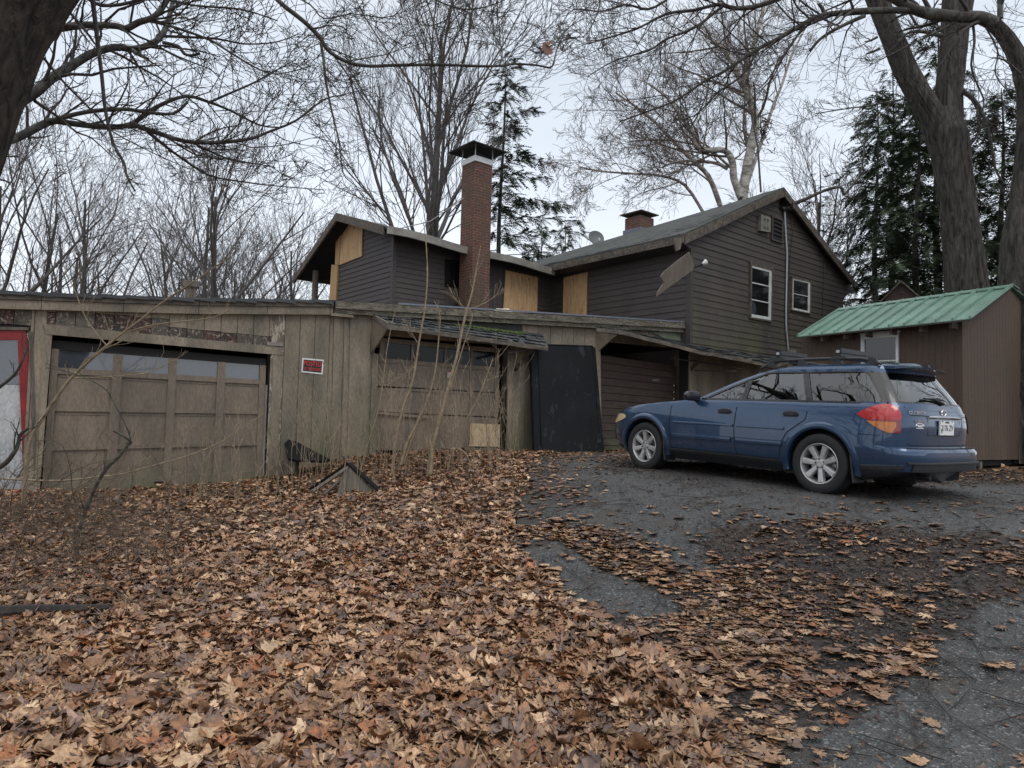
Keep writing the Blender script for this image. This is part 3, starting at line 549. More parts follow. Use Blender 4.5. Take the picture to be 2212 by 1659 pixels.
# leaning black panel
mb = MB(); q = [(1152, 737), (1150, 738), (1284, 746), (1289, 751), (1307, 978), (1154, 980), (1148, 850), (1146, 760)]
def bl(x, y, e): 
    t = (y-737)/243; return G.hit(x, y, .62*t+.13*(1-t)+e)
F_ = [bl(x, y, 0) for x, y in ((1145, 742), (1280, 746), (1287, 752), (1306, 978), (1153, 981))]; Bk = [p-G.n*.05 for p in F_]; NX, NZ = 10, 16; gr = [[F_[0].lerp(F_[1].lerp(F_[2], .0), a/NX).lerp(F_[4].lerp(F_[3], a/NX), b/NZ)+G.n*.022*mnoise.noise(Vector((a*.37, b*.3, 1))) for a in range(NX+1)] for b in range(NZ+1)]
mb.add([p for r_ in gr for p in r_], [(j*(NX+1)+i, j*(NX+1)+i+1, (j+1)*(NX+1)+i+1, (j+1)*(NX+1)+i) for j in range(NZ) for i in range(NX)]); mb.prism([p-G.n*.016 for p in F_], Bk)
mb.build('panel', 'black', smooth=30); pb = bpy.data.objects['panel']; tag(pb, 'tall black panel leaning on the wall between middle and right garage doors', 'panel')
mb = MB()
for (x0, y0, x1, y1) in ((1147, 744, 1155, 980), (1279, 748, 1298, 978), (1146, 744, 1281, 748), (1162, 745, 1170, 979)):
    mb.tube([bl(x0, y0, .004), bl(x1, y1, .004)], .008, 4)
mb.build('edge_rib', 'black', pb)
# ================================================================ HOUSE (gable block and low wing)
house = thing('house', tuple(H.W(2, .8, -1)), 'dark brown clapboard house with a tall gable, low burnt wing and plywood over its openings', 'house')
def courses(fr, mb, z0, z1, exp_, lo, hi, out=.022, mi=0):
    z = z0
    while z < z1:
        t = min(z+exp_, z1); a, b = lo(z+.01), hi(z+.01); a2, b2 = lo(t-.005), hi(t-.005)
        if b-a > .03 and b2-a2 > -.01:
            b2 = max(b2, a2+.001); js = [a]; q_ = a+random.uniform(.6, 3.4)
            while q_ < b-.4 and q_ < b2-.3: js.append(q_); q_ += random.uniform(1.8, 3.6)
            js.append(b)
            for i_ in range(len(js)-1):
                s0, s1 = js[i_]+(.002 if i_ else 0), js[i_+1]-(.002 if i_ < len(js)-2 else 0); t0, t1 = (a2 if i_ == 0 else s0), (b2 if i_ == len(js)-2 else s1); dz = random.uniform(-.005, .003); o2 = out+random.uniform(-.003, .005)
                mb.hexa([fr.W(s0, z+dz, o2), fr.W(s1, z+dz, o2), fr.W(t1, t, .006), fr.W(t0, t, .006), fr.W(s0, z+dz, -.03), fr.W(s1, z+dz, -.03), fr.W(t1, t, -.03), fr.W(t0, t, -.03)], mi)
            z = t; continue
            mb.hexa([fr.W(a, z, out), fr.W(b, z, out), fr.W(b2, t, .006), fr.W(a2, t, .006), fr.W(a, z, -.03), fr.W(b, z, -.03), fr.W(b2, t, -.03), fr.W(a2, t, -.03)], mi)
        z = t
Lt = H.uz(1463, 514); Rt = H.uz(1834, 614); Ap = H.uz(1679, 413); uW = H.uz(1821, 700)[0]
zE = 5.70
lo = lambda z: 0.0 if z < zE else Lt[0]+(Ap[0]-Lt[0])*(z-Lt[1])/(Ap[1]-Lt[1])
hi = lambda z: min(uW, Ap[0]+(Rt[0]-Ap[0])*(Ap[1]-z)/(Ap[1]-Rt[1])) if z < 5.78 else Ap[0]+(Rt[0]-Ap[0])*(Ap[1]-z)/(Ap[1]-Rt[1])
mb = MB(); courses(H, mb, 3.3, Ap[1], .158, lo, hi)
H.poly(mb, [(0.02, 3.2), (uW-.02, 3.2), (uW-.02, 5.75), (Ap[0], Ap[1]-.03), (0.02, 5.75)], -.1, -.03)
mb.build('gable_wall', 'gable', house, rough=(.004, 2))
mb = MB(); LS = 5.1; courses(S, mb, 3.3, 5.75, .158, lambda z: .02, lambda z: LS)
H.box(mb, .0, uW, 3.0, 5.6, -9.0, -8.9); H.box(mb, uW-.1, uW, 3.0, 5.7, -9.0, -.05)
mb.build('side_wall', 'siding', house, rough=(.004, 2))
mb = MB(); H.box(mb, -.035, .07, 3.25, 5.72, -.09, .035); mb.build('corner_board', 'siding', house)
bk = S.u
def roofslab(mb, p0, p1, back, th=.07):   # p0 lower, p1 upper, on the front face; extruded backwards
    d = Vector((0, 0, th)); q0, q1 = p0+back, p1+back; mb.hexa([p0, p1, p1+d, p0+d, q0, q1, q1+d, q0+d])
Lp = H.W(*Lt, .2); Apx = H.W(*Ap, .2); Rp = H.W(*Rt, .2); back = bk*9.3
SAG = Vector((0, 0, -.05)); d7 = Vector((0, 0, .07)); rf = MB()
for q_ in (Lp, Rp): rf.hexa([q_, Apx, Apx+d7, q_+d7, q_+back, Apx+back+SAG*9.3, Apx+back+SAG*9.3+d7, q_+back+d7])
dz_ = (Apx-Lp)   # loose shingle courses that make the plane uneven
for j in range(26):
    for i in range(34):
        if random.random() < .55: continue
        t = j/26; l_ = .1+i*.27+random.random()*.05; p = Lp.lerp(Apx, t)+bk*l_+Vector((0, 0, .072))+SAG*l_*t; e1 = bk*.25; e2 = dz_*(1/26*1.1); lf = Vector((0, 0, .006+.012*random.random()))
        rf.prism([p+lf, p+e1+lf, p+e1+e2, p+e2], [p, p+e1, p+e1+e2-Vector((0, 0, .01)), p+e2-Vector((0, 0, .01))])
rf.build('roof', 'shingle', house, rough=(.01, 1.5))
mb = MB()
for a, b in ((Lp, Apx), (Apx, Rp)):
    for k in range(6):
        p, q = a.lerp(b, k/6+.002), a.lerp(b, (k+1)/6-.002); o = H.n*.025; d = Vector((0, 0, .19)); up = Vector((0, 0, .03)); mb.hexa([p-d+o, q-d+o, q+up+o, p+up+o, p-d-o, q-d-o, q+up-o, p+up-o])
mb.build('rake_board', 'rake', house, rough=(.012, 5))
mb = MB(); p, q = Lp-H.u*.0, Lp+back; d = Vector((0, 0, .15)); o = H.u*.03
mb.hexa([p-d-o, q-d-o, q+Vector((0, 0, .02))-o, p+Vector((0, 0, .02))-o, p-d, q-d, q, p]); mb.build('fascia_board', 'rake', house, rough=(.01, 4))
mb = MB(); a = Lp+Vector((0, 0, -.13))-H.n*.02; b = H.W(.02, zE+.02, .0); mb.prism([a, b, b+back, a+back-H.n*.1], [a-Vector((0, 0, .02)), b-Vector((0, 0, .02)), b+back-Vector((0, 0, .02)), a+back-H.n*.1-Vector((0, 0, .02))])
for k in range(12): a_ = a+bk*(.5+.7*k); b_ = b+bk*(.5+.7*k); mb.tube([a_, b_], .02, 4)
mb.build('soffit', 'siding', house)
mb = MB(); a = H.hit(1459, 523, .24); mb.prism([a+Vector((0, 0, .1)), a+H.u*.25+Vector((0, 0, .12)), a+H.u*.2-Vector((0, 0, .12)), a+H.u*.05-Vector((0, 0, .2)), a-H.u*.02-Vector((0, 0, .02))], [v-H.n*.04 for v in [a+Vector((0, 0, .1)), a+H.u*.25+Vector((0, 0, .12)), a+H.u*.2-Vector((0, 0, .12)), a+H.u*.05-Vector((0, 0, .2)), a-H.u*.02-Vector((0, 0, .02))]])
mb.build('broken_eave_end', 'oldwood', house)
def window(pts, rails, stile, label, sash='whitetrim', frame='rake', fr=H, n=.05, curtain=False, pane='pane'):
    q = [fr.uz(x, y, n) for x, y in pts]   # tl tr br bl
    def P(a, b): return tuple((q[0][k]*(1-a)+q[1][k]*a)*(1-b)+(q[3][k]*(1-a)+q[2][k]*a)*b for k in (0, 1))
    def bx(mb, a0, a1, b0, b1, n0, n1): fr.poly(mb, [P(a0, b1), P(a1, b1), P(a1, b0), P(a0, b0)], n0, n1)
    w_ = MB()
    for r in ((0, .05, 0, 1), (.95, 1, 0, 1), (.05, .95, 0, .03), (.05, .95, .97, 1), (-.03, 1.03, -.03, 0)): bx(w_, *r, .0, n+.02)
    w_ = w_.build('window', frame, house, rough=(.004, 6)); w_['label'] = label
    s_ = MB()
    for r in [(.05, .05+stile[0], .03, .97), (.95-stile[1], .95, .03, .97), (.05+stile[0], .95-stile[1], .03, .07), (.05+stile[0], .95-stile[1], .915, .97)]+[(.05+stile[0], .95-stile[1], a, a+.02) for a in rails]: bx(s_, *r, .0, n+.008)
    s_.build('sash', sash, w_); g_ = MB(); bx(g_, .06, .94, .04, .96, .002, n-.012); g_.build('pane', pane, w_)
    if curtain:
        c_ = MB(); V = [(.08, .66), (.14, .66), (.24, .72), (.30, .78), (.3, .84), (.22, .9), (.08, .92)]; fr.poly(c_, [P(a, b) for a, b in V], n-.011, n-.008); c_.build('curtain', 'fog', w_)
window([(1621, 569), (1669, 582), (1667, 696), (1619.6, 688)], (.33, .64), (.02, .1), 'tall white sash window with three panes on the gable', curtain=True)
window([(1709.3, 598.8), (1751.6, 608), (1750.7, 679), (1708, 670)], (.47,), (.06, .08), 'small white double sash window on the gable')
v_ = MB(); VQ = [(1665.5, 465.5), (1690, 476), (1689, 526.6), (1665, 519)]; q = [H.uz(x, y, .03) for x, y in VQ]
def VP(a, b): return tuple((q[0][k]*(1-a)+q[1][k]*a)*(1-b)+(q[3][k]*(1-a)+q[2][k]*a)*b for k in (0, 1))
for a0, a1, b0, b1 in ((0, .1, 0, 1), (.9, 1, 0, 1), (.1, .9, 0, .06), (.1, .9, .93, 1)): H.poly(v_, [VP(a0, b1), VP(a1, b1), VP(a1, b0), VP(a0, b0)], 0, .07)
v_ = v_.build('gable_vent', 'gable', house); s_ = MB()
for k in range(5):
    b = .1+k*.17; c = [VP(.1, b), VP(.9, b), VP(.9, b+.1), VP(.1, b+.1)]; s_.hexa([H.W(*c[3], .06), H.W(*c[2], .06), H.W(*c[1], .02), H.W(*c[0], .02)]+[H.W(p[0], p[1]-.015, .06 if m < 2 else .02) for m, p in enumerate((c[3], c[2], c[1], c[0]))])
s_.build('louvre', 'soffit', v_); s_ = MB(); H.poly(s_, [VP(.1, .94), VP(.9, .94), VP(.9, .05), VP(.1, .05)], .0, .034); s_.build('vent_void', 'dark', v_)
mb = MB(); H.pxpoly(mb, [(1644.5, 463), (1665, 470), (1665, 502), (1644, 498)], .02, .12); bx_ = mb.build('vent_box', 'box', house)
mb = MB()
for (x, y) in ((1652, 471), (1658.5, 473), (1652, 489), (1658.5, 490.5)):
    for k in range(3): H.pxpoly(mb, [(x-2, y+k*2.2), (x+2.2, y+k*2.2+.9), (x+2.2, y+k*2.2+2), (x-2, y+k*2.2+1.1)], .12, .124)
mb.build('slot', 'signblack', bx_)
mb = MB(); mb.tube([H.hit(x, y, .06) for x, y in ((1694.5, 452), (1697, 500), (1700, 548), (1699, 610), (1697.8, 670), (1698, 700), (1699, 717), (1703, 762))], .025, 8)
mb.tube([H.hit(1692, 447, .08), H.hit(1696, 455, .08)], .05, 8); mb.build('conduit', 'steel', house, smooth=40)
mb = MB(); mb.tube([H.hit(x, y, .05) for x, y in ((1703, 450), (1712, 500), (1706, 560), (1702, 660), (1701, 740))], .008, 5); mb.tube([H.hit(x, y, .05) for x, y in ((1779, 560), (1778, 620), (1775, 700))], .007, 5)
for k in range(9): 
    a = H.hit(1699, 447, .15); mb.tube([a+Vector((random.uniform(-.25, .3), random.uniform(-.1, .1), random.uniform(-.12, .15))) for _ in range(5)], .009, 4)
mb.build('cable', 'signblack', house)
mb = MB(); H.pxpoly(mb, [(1707, 754), (1720, 756), (1720, 767), (1707, 765)], .02, .12); mb.build('junction_box', 'box', house)
mb = MB()
for x, y in ((1631, 701), (1636, 703), (1710, 681), (1728, 686), (1731, 688), (1662, 727)):
    q_ = H.hit(x, y, .0235); n_ = 9; mb.add([q_+H.u*math.cos(6.283*i/n_)*.1*random.uniform(.7, 1.2)+Vector((0, 0, math.sin(6.283*i/n_)*.025)) for i in range(n_)], [tuple(range(n_))])
mb.build('bare_patch', 'oldwood', house)
# plywood on side wall
def board(fr, pts, label, mat='plywood', n0=.02, n1=.05):
    mb = MB(); fr.pxpoly(mb, pts, n0, n1); o = mb.build('plywood_board', mat, house)
    if label: o['label'] = label
board(S, [(1217.2, 599.6), (1268.2, 587.7), (1266.6, 682), (1215.8, 678)], 'narrow raw plywood board with dark knots')
# ---- wing
zA, zB = 5.9, 5.68; WL = 5.35
mb = MB(); uS = Wf.uz(960, 600)[0]; uR_ = Wf.uz(1161, 600)[0]
courses(Wf, mb, 3.3, 6.0, .128, lambda z: .02, lambda z: uS); courses(Wf, mb, 3.3, 5.8, .128, lambda z: uR_, lambda z: WL)
Wf.box(mb, 0.1, WL, 3.2, 5.9, -.3, -.04)
k = uS
while k < uR_-.01: Wf.box(mb, k, min(k+.16, uR_)-.008, 3.2, 5.75, -.04, .0); k += .16
mb.build('wing_front_wall', 'siding', house, rough=(.004, 2))
mb = MB(); Wf.pxpoly(mb, [(961, 560), (1000, 563), (1000, 622), (961, 618)], .0, .03); mb.build('dark_window', 'pane', house)
PkU = Ws.uz(731, 520)[0]; P_ = Ws.hit(728, 464, .45); A_ = Wf.hit(836, 494, .5); B_ = Wf.hit(1196, 584, .5); Q_ = Ws.hit(635, 601, .45)
_pk = Ws.uz(728, 478); _ea = Ws.uz(838, 507)
mb = MB(); courses(Ws, mb, 3.3, _pk[1], .128, lambda z: .02 if z < _ea[1] else (z-_ea[1])/(_pk[1]-_ea[1])*_pk[0], lambda z: PkU)
Ws.poly(mb, [(.05, 3.2), (PkU, 3.2), (PkU, _pk[1]), (.05, _ea[1])], -.2, -.03)
mb.build('wing_side_wall', 'siding', house, rough=(.004, 2))
mb = MB(); a = Wf.W(0, 0, 0); mb.box(a+Vector((0, 0, 4.6)), (.1, .1, 2.6), math.atan2(.84, 1)); mb.build('corner_board', 'siding', house)
board(Ws, [(738.5, 478), (783, 490), (781, 553.5), (732.6, 572.4)], 'skewed plywood sheet in the peak of the wing')
mb = MB(); Ws.pxpoly(mb, [(726.5, 480), (737.6, 479), (731.5, 572.4), (723.5, 571.5)], .0, .07); Ws.pxpoly(mb, [(716, 571.5), (729.5, 573), (724, 660), (710, 660)], .0, .07); mb.build('bare_stud', 'lumber', house)
board(Wf, [(1092.7, 583.6), (1162, 598.7), (1160.3, 676), (1087.4, 674)], 'wide raw plywood board right of the brick chimney')
up = Vector((0, 0, .05)); ub = Wf.u*5.2
mb = MB(); Rb = P_+ub+Vector((0, 0, -1.1)); 
mb.prism([P_+up, A_+up, B_+up], [P_, A_, B_]); mb.prism([P_+up, B_+up, Rb+up], [P_, B_, Rb])
mb.prism([P_+up, Q_+up, Q_+ub+up, Rb+up], [P_, Q_, Q_+ub, Rb]); mb.build('wing_roof', 'shingle', house)
mb = MB(); e_ = Vector((0, 0, -.012)); mb.prism([P_+e_, A_+e_, B_+e_], [p-Vector((0, 0, .03)) for p in (P_, A_, B_)]); mb.prism([P_+e_, Q_+e_, Q_+ub+e_, Rb+e_], [p-Vector((0, 0, .03)) for p in (P_, Q_, Q_+ub, Rb)])
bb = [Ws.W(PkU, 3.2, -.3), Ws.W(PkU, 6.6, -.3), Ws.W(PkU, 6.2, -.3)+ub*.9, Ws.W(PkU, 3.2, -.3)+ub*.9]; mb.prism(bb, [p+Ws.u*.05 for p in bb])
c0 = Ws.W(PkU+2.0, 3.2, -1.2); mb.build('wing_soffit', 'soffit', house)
mb = MB(); dn = Vector((0, 0, .16)); o = Ws.n*.03
for a, b in ((P_, Q_), (P_, P_.lerp(A_, .94))):
    mb.hexa([a-dn+o, b-dn+o, b+up+o, a+up+o, a-dn-o, b-dn-o, b+up-o, a+up-o])
mb.build('wing_rake', 'rake', house, rough=(.01, 4))
mb = MB(); N = 10
gl = [A_.lerp(B_, i/N)+Vector((0, 0, .03*math.sin(i*1.1))) for i in range(N+1)]
for a, b in zip(gl[:-1], gl[1:]):
    o = Wf.n*.09; dn = Vector((0, 0, .12)); mb.hexa([a-dn+o*.7, b-dn+o*.7, b+up+o, a+up+o, a-dn, b-dn, b+up*.3, a+up*.3])
mb.build('gutter', 'gutter', house, rough=(.01, 3))
mb = MB(); a = Ws.W(4.2, 3.0, .1); mb.tube([a-Vector((0, 0, .5)), a+Vector((0, 0, 2.7))], .09, 8); mb.build('porch_post', 'oldwood', house)
# tall chimney
CN = .8; cu0, cu1 = Wf.uz(1019, 640, CN)[0], Wf.uz(1056.5, 640, CN)[0]; zt = Wf.uz(1030, 347, CN)[1]
chim = MB(); Wf.box(chim, cu0, cu1, 3.2, zt, .24, CN); chim = chim.build('chimney', 'brick', house, rough=(.004, 5)); chim['label'] = 'tall red brick chimney with a wide metal hood'
mb = MB(); Wf.box(mb, cu0-.02, cu1+.02, zt-.01, zt+.13, .22, CN+.02)
for a, b in ((cu0, CN), (cu1, CN), (cu0, .25), (cu1, .25)): mb.tube([Wf.W(a, zt+.1, b), Wf.W(a, zt+.42, b)], .013, 5)
mb.build('chimney_band', 'white', chim)
mb = MB(); cm = (cu0+cu1)/2; h0 = zt+.36; hw_ = .56
Bc = [Wf.W(cm-hw_, h0, .52+hw_), Wf.W(cm+hw_, h0, .52+hw_), Wf.W(cm+hw_, h0, .52-hw_), Wf.W(cm-hw_, h0, .52-hw_)]; tp = Wf.W(cm, h0+.2, .52)
mb.add(Bc+[tp]+[p-Vector((0, 0, .02)) for p in Bc]+[tp-Vector((0, 0, .04))], [(0, 1, 4), (1, 2, 4), (2, 3, 4), (3, 0, 4), (5, 9, 6), (6, 9, 7), (7, 9, 8), (8, 9, 5), (0, 5, 6, 1), (1, 6, 7, 2), (2, 7, 8, 3), (3, 8, 5, 0)])
Wf.box(mb, cu0+.1, cu1-.1, zt+.1, zt+.3, .33, .7); mb.build('chimney_hood', 'signblack', chim)
mb = MB(); mb.tube([Wf.hit(1002, 428, .6), Wf.hit(930, 478, .5), Wf.hit(845, 498, .5)], .012, 4); mb.build('cable', 'grey', house)
# small roof chimney
c = at(1381, 487, 23.0); zt2 = c.z+.22; fz = lambda *a: None; rt = math.atan2(.84, 1)
mb = MB(); mb.box((c.x, c.y, zt2-.55), (.66, .66, 1.1), rt); ch2 = mb.build('chimney', 'brick', house, rough=(.006, 5)); ch2['label'] = 'short brick chimney on the main roof'
mb = MB(); r_ = Matrix.Rotation(rt, 3, 'Z'); Bc = [c+r_@Vector((a*.45, b*.45, 0))+Vector((0, 0, zt2-c.z+.13)) for a, b in ((-1, -1), (1, -1), (1, 1), (-1, 1))]; tp = Vector((c.x, c.y, zt2+.3))
mb.add(Bc+[tp]+[p-Vector((0, 0, .03)) for p in Bc], [(0, 1, 4), (1, 2, 4), (2, 3, 4), (3, 0, 4), (5, 8, 7, 6), (0, 5, 6, 1), (1, 6, 7, 2), (2, 7, 8, 3), (3, 8, 5, 0)]); mb.box((c.x, c.y, zt2+.06), (.34, .34, .14), rt); mb.build('chimney_cap', 'rake', ch2)
mb = MB(); mb.box((c.x, c.y, zt2-.47), (.74, .74, .12), rt); mb.build('flashing', 'drip', ch2, rough=(.03, 5))
# satellite dish
c = at(1288, 514, 24.3); dish = thing('satellite_dish', (c.x, c.y, c.z-.55), 'round grey satellite dish standing on the main roof ridge line', 'satellite dish')
mb = MB(); ax = (Vector((.25, -1, .35))).normalized(); M_ = ax.to_track_quat('Z', 'Y').to_matrix().to_4x4(); M_.translation = c
mb.lathe([(.001, -.04), (.1, -.035), (.2, -.012), (.285, .015), (.285, .0), (.2, -.03), (.1, -.05), (.001, -.055)], 28, M_); mb.build('reflector', 'dish', dish, smooth=40)
mb = MB(); mb.tube([c-ax*.05, c-ax*.1-Vector((0, 0, .1)), c-ax*.1-Vector((0, 0, .62))], .025, 6); mb.tube([c-ax*.1-Vector((0, 0, .25)), c-Vector((.25, 0, .6))], .015, 5); mb.tube([c-ax*.1-Vector((0, 0, .25)), c-Vector((-.2, 0, .6))], .015, 5); mb.build('mast', 'steel', dish)
mb = MB(); mb.tube([c-Vector((0, 0, .27)), c+ax*.3-Vector((0, 0, .25))], .012, 5); mb.box(c+ax*.3-Vector((0, 0, .22)), (.06, .08, .1)); mb.build('feed_arm', 'steel', dish)
# loose board and lamp at the corner
mb = MB(); H.pxpoly(mb, [(1489.3, 543.7), (1495, 560), (1502.7, 578.7), (1470, 602), (1443, 622), (1419.3, 640), (1421, 630), (1427, 622), (1434.3, 612), (1431, 604), (1427.7, 598), (1434, 588), (1460, 566)], .3, .33)
tag(mb.build('hanging_board', 'oldwood', rough=(.01, 5)), 'broken grey board hanging slantwise from the dark house corner', 'board')
lamp = thing('floodlight', tuple(H.hit(1503, 576, .33)), 'small white floodlight bulb fixed beside the hanging broken board', 'lamp')
p0, p1 = H.hit(1499, 578, .33), H.hit(1517, 570, .45); mb = MB(); mb.tube([p0, p0.lerp(p1, .7), p1], [.02, .03, .035], 8); mb.build('socket', 'signblack', lamp, smooth=50)
mb = MB(); d = (p1-p0).normalized(); M_ = d.to_track_quat('Z', 'Y').to_matrix().to_4x4(); M_.translation = p1; mb.lathe([(.03, 0), (.035, .03), (.075, .09), (.07, .11), (.001, .12)], 16, M_); mb.build('bulb', 'white', lamp, smooth=50)

# ================================================================ SHED
SG = Frame(7.1, 11.2, 1.7, 1); SL = Frame(7.1, 11.2, -1, 1.7, -1)
shed = thing('shed', (7.1, 11.2, .95), 'brown board garden shed with green ribbed metal roof beside the car', 'shed')
zb = SG.uz(2101, 994)[1]; zt = SL.uz(2079, 693)[1]; Rg = SL.uz(2150, 621, -1.55); rz = SL.uz(2100, 628, -1.55)[1]; Lw = 2.95; Wg = 3.1
mb = MB(); 
for k in range(30):
    a = k*.1; SL.box(mb, a+.0015, min(a+.0985, Lw), zb, zt+.05, -.03, 0)
SL.box(mb, 0, Lw, zb+.002, zt+.04, -.06, -.012)
mb.build('long_wall', 'shed', shed, rough=(.002, 2))
mb = MB()
for k in range(31):
    a = k*.1; m_ = a+.05; zz = zt+.05+(rz-zt-.1)*(1-abs(m_-Wg/2)/(Wg/2)); SG.box(mb, a+.0015, a+.0985, zb, zz, -.03, 0)
SG.poly(mb, [(0, zb+.002), (Wg, zb+.002), (Wg, zt), (Wg/2, rz-.06), (0, zt)], -.06, -.012)
mb.build('gable_wall', 'shed', shed, rough=(.002, 2))
mb = MB(); SL.box(mb, -.03, .04, zb, zt, -.005, .012); mb.build('corner_board', 'shed', shed)
E0, E1 = SL.hit(1723, 727, .32), SL.hit(2095, 688, .32); R0, R1 = SL.hit(1814, 669, -1.55), SL.hit(2186, 618, -1.55)
mb = MB(); nr = 12; th = Vector((0, 0, .012))
mb.prism([E0, E1, R1, R0], [p-th for p in (E0, E1, R1, R0)])
for i in range(nr*4+1):
    s = i/(nr*4); a, b = E0.lerp(E1, s), R0.lerp(R1, s); big = i % 4 == 0; w_ = .024 if big else .011; hh = .045 if big else .006; d = (E1-E0).normalized()*w_
    up_ = Vector((0, 0, hh)); mb.hexa([a-d, a+d, a+d*.5+up_, a-d*.5+up_, b-d, b+d, b+d*.5+up_, b-d*.5+up_])
off = (R0-E0); bk_ = SG.u; E0b, E1b = [p+bk_*(2*(R0-E0).dot(bk_)) for p in (E0, E1)]
mb.prism([R0, R1, E1b, E0b], [p-th for p in (R0, R1, E1b, E0b)]); mb.build('roof', 'greenmetal', shed)
mb = MB(); dR = (R0-E0).normalized()*.16; dB = (R0-E0b).normalized()*.16; a, b = R0-(R1-R0).normalized()*.02, R1+(R1-R0).normalized()*.02; uq = Vector((0, 0, .035))
for q_ in (dR, dB): mb.prism([a+uq, b+uq, b-q_+uq*.9, a-q_+uq*.9], [a+uq*.6, b+uq*.6, b-q_+uq*.4, a-q_+uq*.4])
mb.build('ridge_cap', 'greenmetal', shed)
mb = MB(); 
for x in (1782, 1831, 1878, 1931, 1995.5, 2061):
    u_ = SL.uz(x, 710, .1)[0]; mb.hexa([SL.W(u_-.022, zt-.13, .2), SL.W(u_+.022, zt-.13, .2), SL.W(u_+.022, zt-.02, .2), SL.W(u_-.022, zt-.02, .2), SL.W(u_-.022, zt-.13, -.02), SL.W(u_+.022, zt-.13, -.02), SL.W(u_+.022, zt+.05, -.02), SL.W(u_-.022, zt+.05, -.02)])
mb.build('rafter_tail', 'fascia', shed)
mb = MB(); o = SL.n*.0
mb.prism([E0-Vector((0, 0, .02)), E1-Vector((0, 0, .02)), R1-Vector((0, 0, .02)), R0-Vector((0, 0, .02))], [p-Vector((0, 0, .035)) for p in (E0, E1, R1, R0)]); mb.build('roof_deck', 'shedin', shed)
_h = house; house = shed
window([(1860.5, 723.8), (1941, 716.9), (1941, 868), (1861, 862)], (.40,), (.04, .02), 'white sash window on the shed', frame='whitetrim', fr=SL, n=.02, pane='shedpane')
house = _h
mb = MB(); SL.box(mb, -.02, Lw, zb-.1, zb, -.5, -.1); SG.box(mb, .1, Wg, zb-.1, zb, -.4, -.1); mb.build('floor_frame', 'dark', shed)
for x, y, sx, l in ((2084, 1003, .38, 'mossy concrete block under the front corner of the shed'), (2290, 1003, .4, 'concrete block')):
    p = SG.hit(x, 1000, -.15); gz_ = g1(p.x, p.y); mb = MB(); mb.box((p.x, p.y, (gz_-.1+zb-.1)/2+.0), (sx, .2, zb-.1-gz_+.1), math.atan2(1, 1.7)); mb.build('support_block', 'concrete', shed, rough=(.01, 8))
mb = MB(); p = SG.hit(2113, 1000, -.02); mb.box((p.x, p.y, (g1(p.x, p.y)+zb)/2-.05), (.07, .09, zb-g1(p.x, p.y)+.05), .5); mb.build('support_post', 'mossfascia', shed)
p = onground(1986, 1018); tagp = MB(); tagp.box((p.x, p.y, p.z+.03), (.2, .09, .055), .6); tag(tagp.build('brick', 'orange', rough=(.003, 20)), 'single orange brick on the ground behind the car bumper', 'brick')
# small barn behind
c = at(1946, 606, 19); BF = Frame(c.x, c.y, 1, -.5); barn = thing('outbuilding', (c.x, c.y, 1), 'small dark red gabled outbuilding peeping over the green shed roof', 'outbuilding')
mb = MB(); z = c.z; hwB = .40
BF.poly(mb, [(-hwB, 1), (hwB, 1), (hwB, z-.48), (0, z-.05), (-hwB, z-.48)], -1.7, 0); MT['barn'] = worn('barn_red', (.075, .04, .038), (.05, .03, .028), None, 3); mb.build('walls', 'barn', barn)
mb = MB()
for s in (-1, 1): BF.poly(mb, [(0, z), (s*.52, z-.56), (s*.52, z-.6), (0, z-.05)], -1.8, .1)
mb.build('roof', 'mossfascia', barn)
mb = MB(); BF.poly(mb, [(-.24, z-1.2), (.24, z-1.2), (.24, z-.5), (0, z-.24), (-.24, z-.5)], 0, .03); mb.build('door', 'barn', barn)

# ================================================================ scrap roof pieces in the leaves
def gp(x, y, dep, dz=0): p = at(x, y, dep); return p
pr = thing('scrap_roof_piece', tuple(at(745, 1078, 10.4)), 'peaked broken scrap of wooden roof half buried in the leaves', 'scrap wood')
ap_, lf_, rt_, bt_ = at(750, 1003, 10.7), at(668, 1058, 10.3), at(818, 1066, 10.5), at(735, 1085, 10.25)
th = Vector((0, 0, .03)); bkv = Vector((.03, .16, .0))
mb = MB(); mb.prism([ap_+th, lf_+th, lf_+bkv*.6+th, ap_+bkv+th], [ap_, lf_, lf_+bkv*.6, ap_+bkv]); mb.prism([ap_+th, rt_+th, rt_+bkv+th, ap_+bkv+th], [ap_, rt_, rt_+bkv, ap_+bkv]); mb.build('roof_sheet', 'tar', pr, rough=(.02, 5))
mb = MB(); a, b, c_, d = at(741, 1010, 10.66), at(752, 1006, 10.66), at(742, 1090, 10.4), at(724, 1090, 10.4); mb.prism([a, b, c_, d], [p+Vector((0, .05, 0)) for p in (a, b, c_, d)])
a, b, c_ = at(753, 1007, 10.7), at(816, 1068, 10.55), at(742, 1092, 10.45); e_ = at(812, 1092, 10.5); mb.prism([a, b, e_, c_], [p+Vector((0, .03, 0)) for p in (a, b, e_, c_)]); mb.tube([at(745, 1014, 10.62), at(676, 1062, 10.3)], .03, 4); mb.tube([at(739, 1032, 10.6), at(700, 1068, 10.4)], .025, 4); mb.build('plank', 'oldwood', pr, rough=(.006, 6))
pr = thing('scrap_roof_piece', tuple(at(640, 1030, 11.9)), 'black shingled scrap of roof lying against the wall below the posted sign', 'scrap wood')
mb = MB(); q_ = [at(614, 958, 12.1), at(624, 949, 12.4), at(642, 955, 12.4), at(712, 990, 12.6), at(700, 996, 12.1), at(640, 993, 11.8), at(620, 990, 11.8)]; mb.prism(q_, [p+Vector((.02, .03, -.04)) for p in q_]); mb.build('roof_sheet', 'tar', pr, rough=(.012, 6))
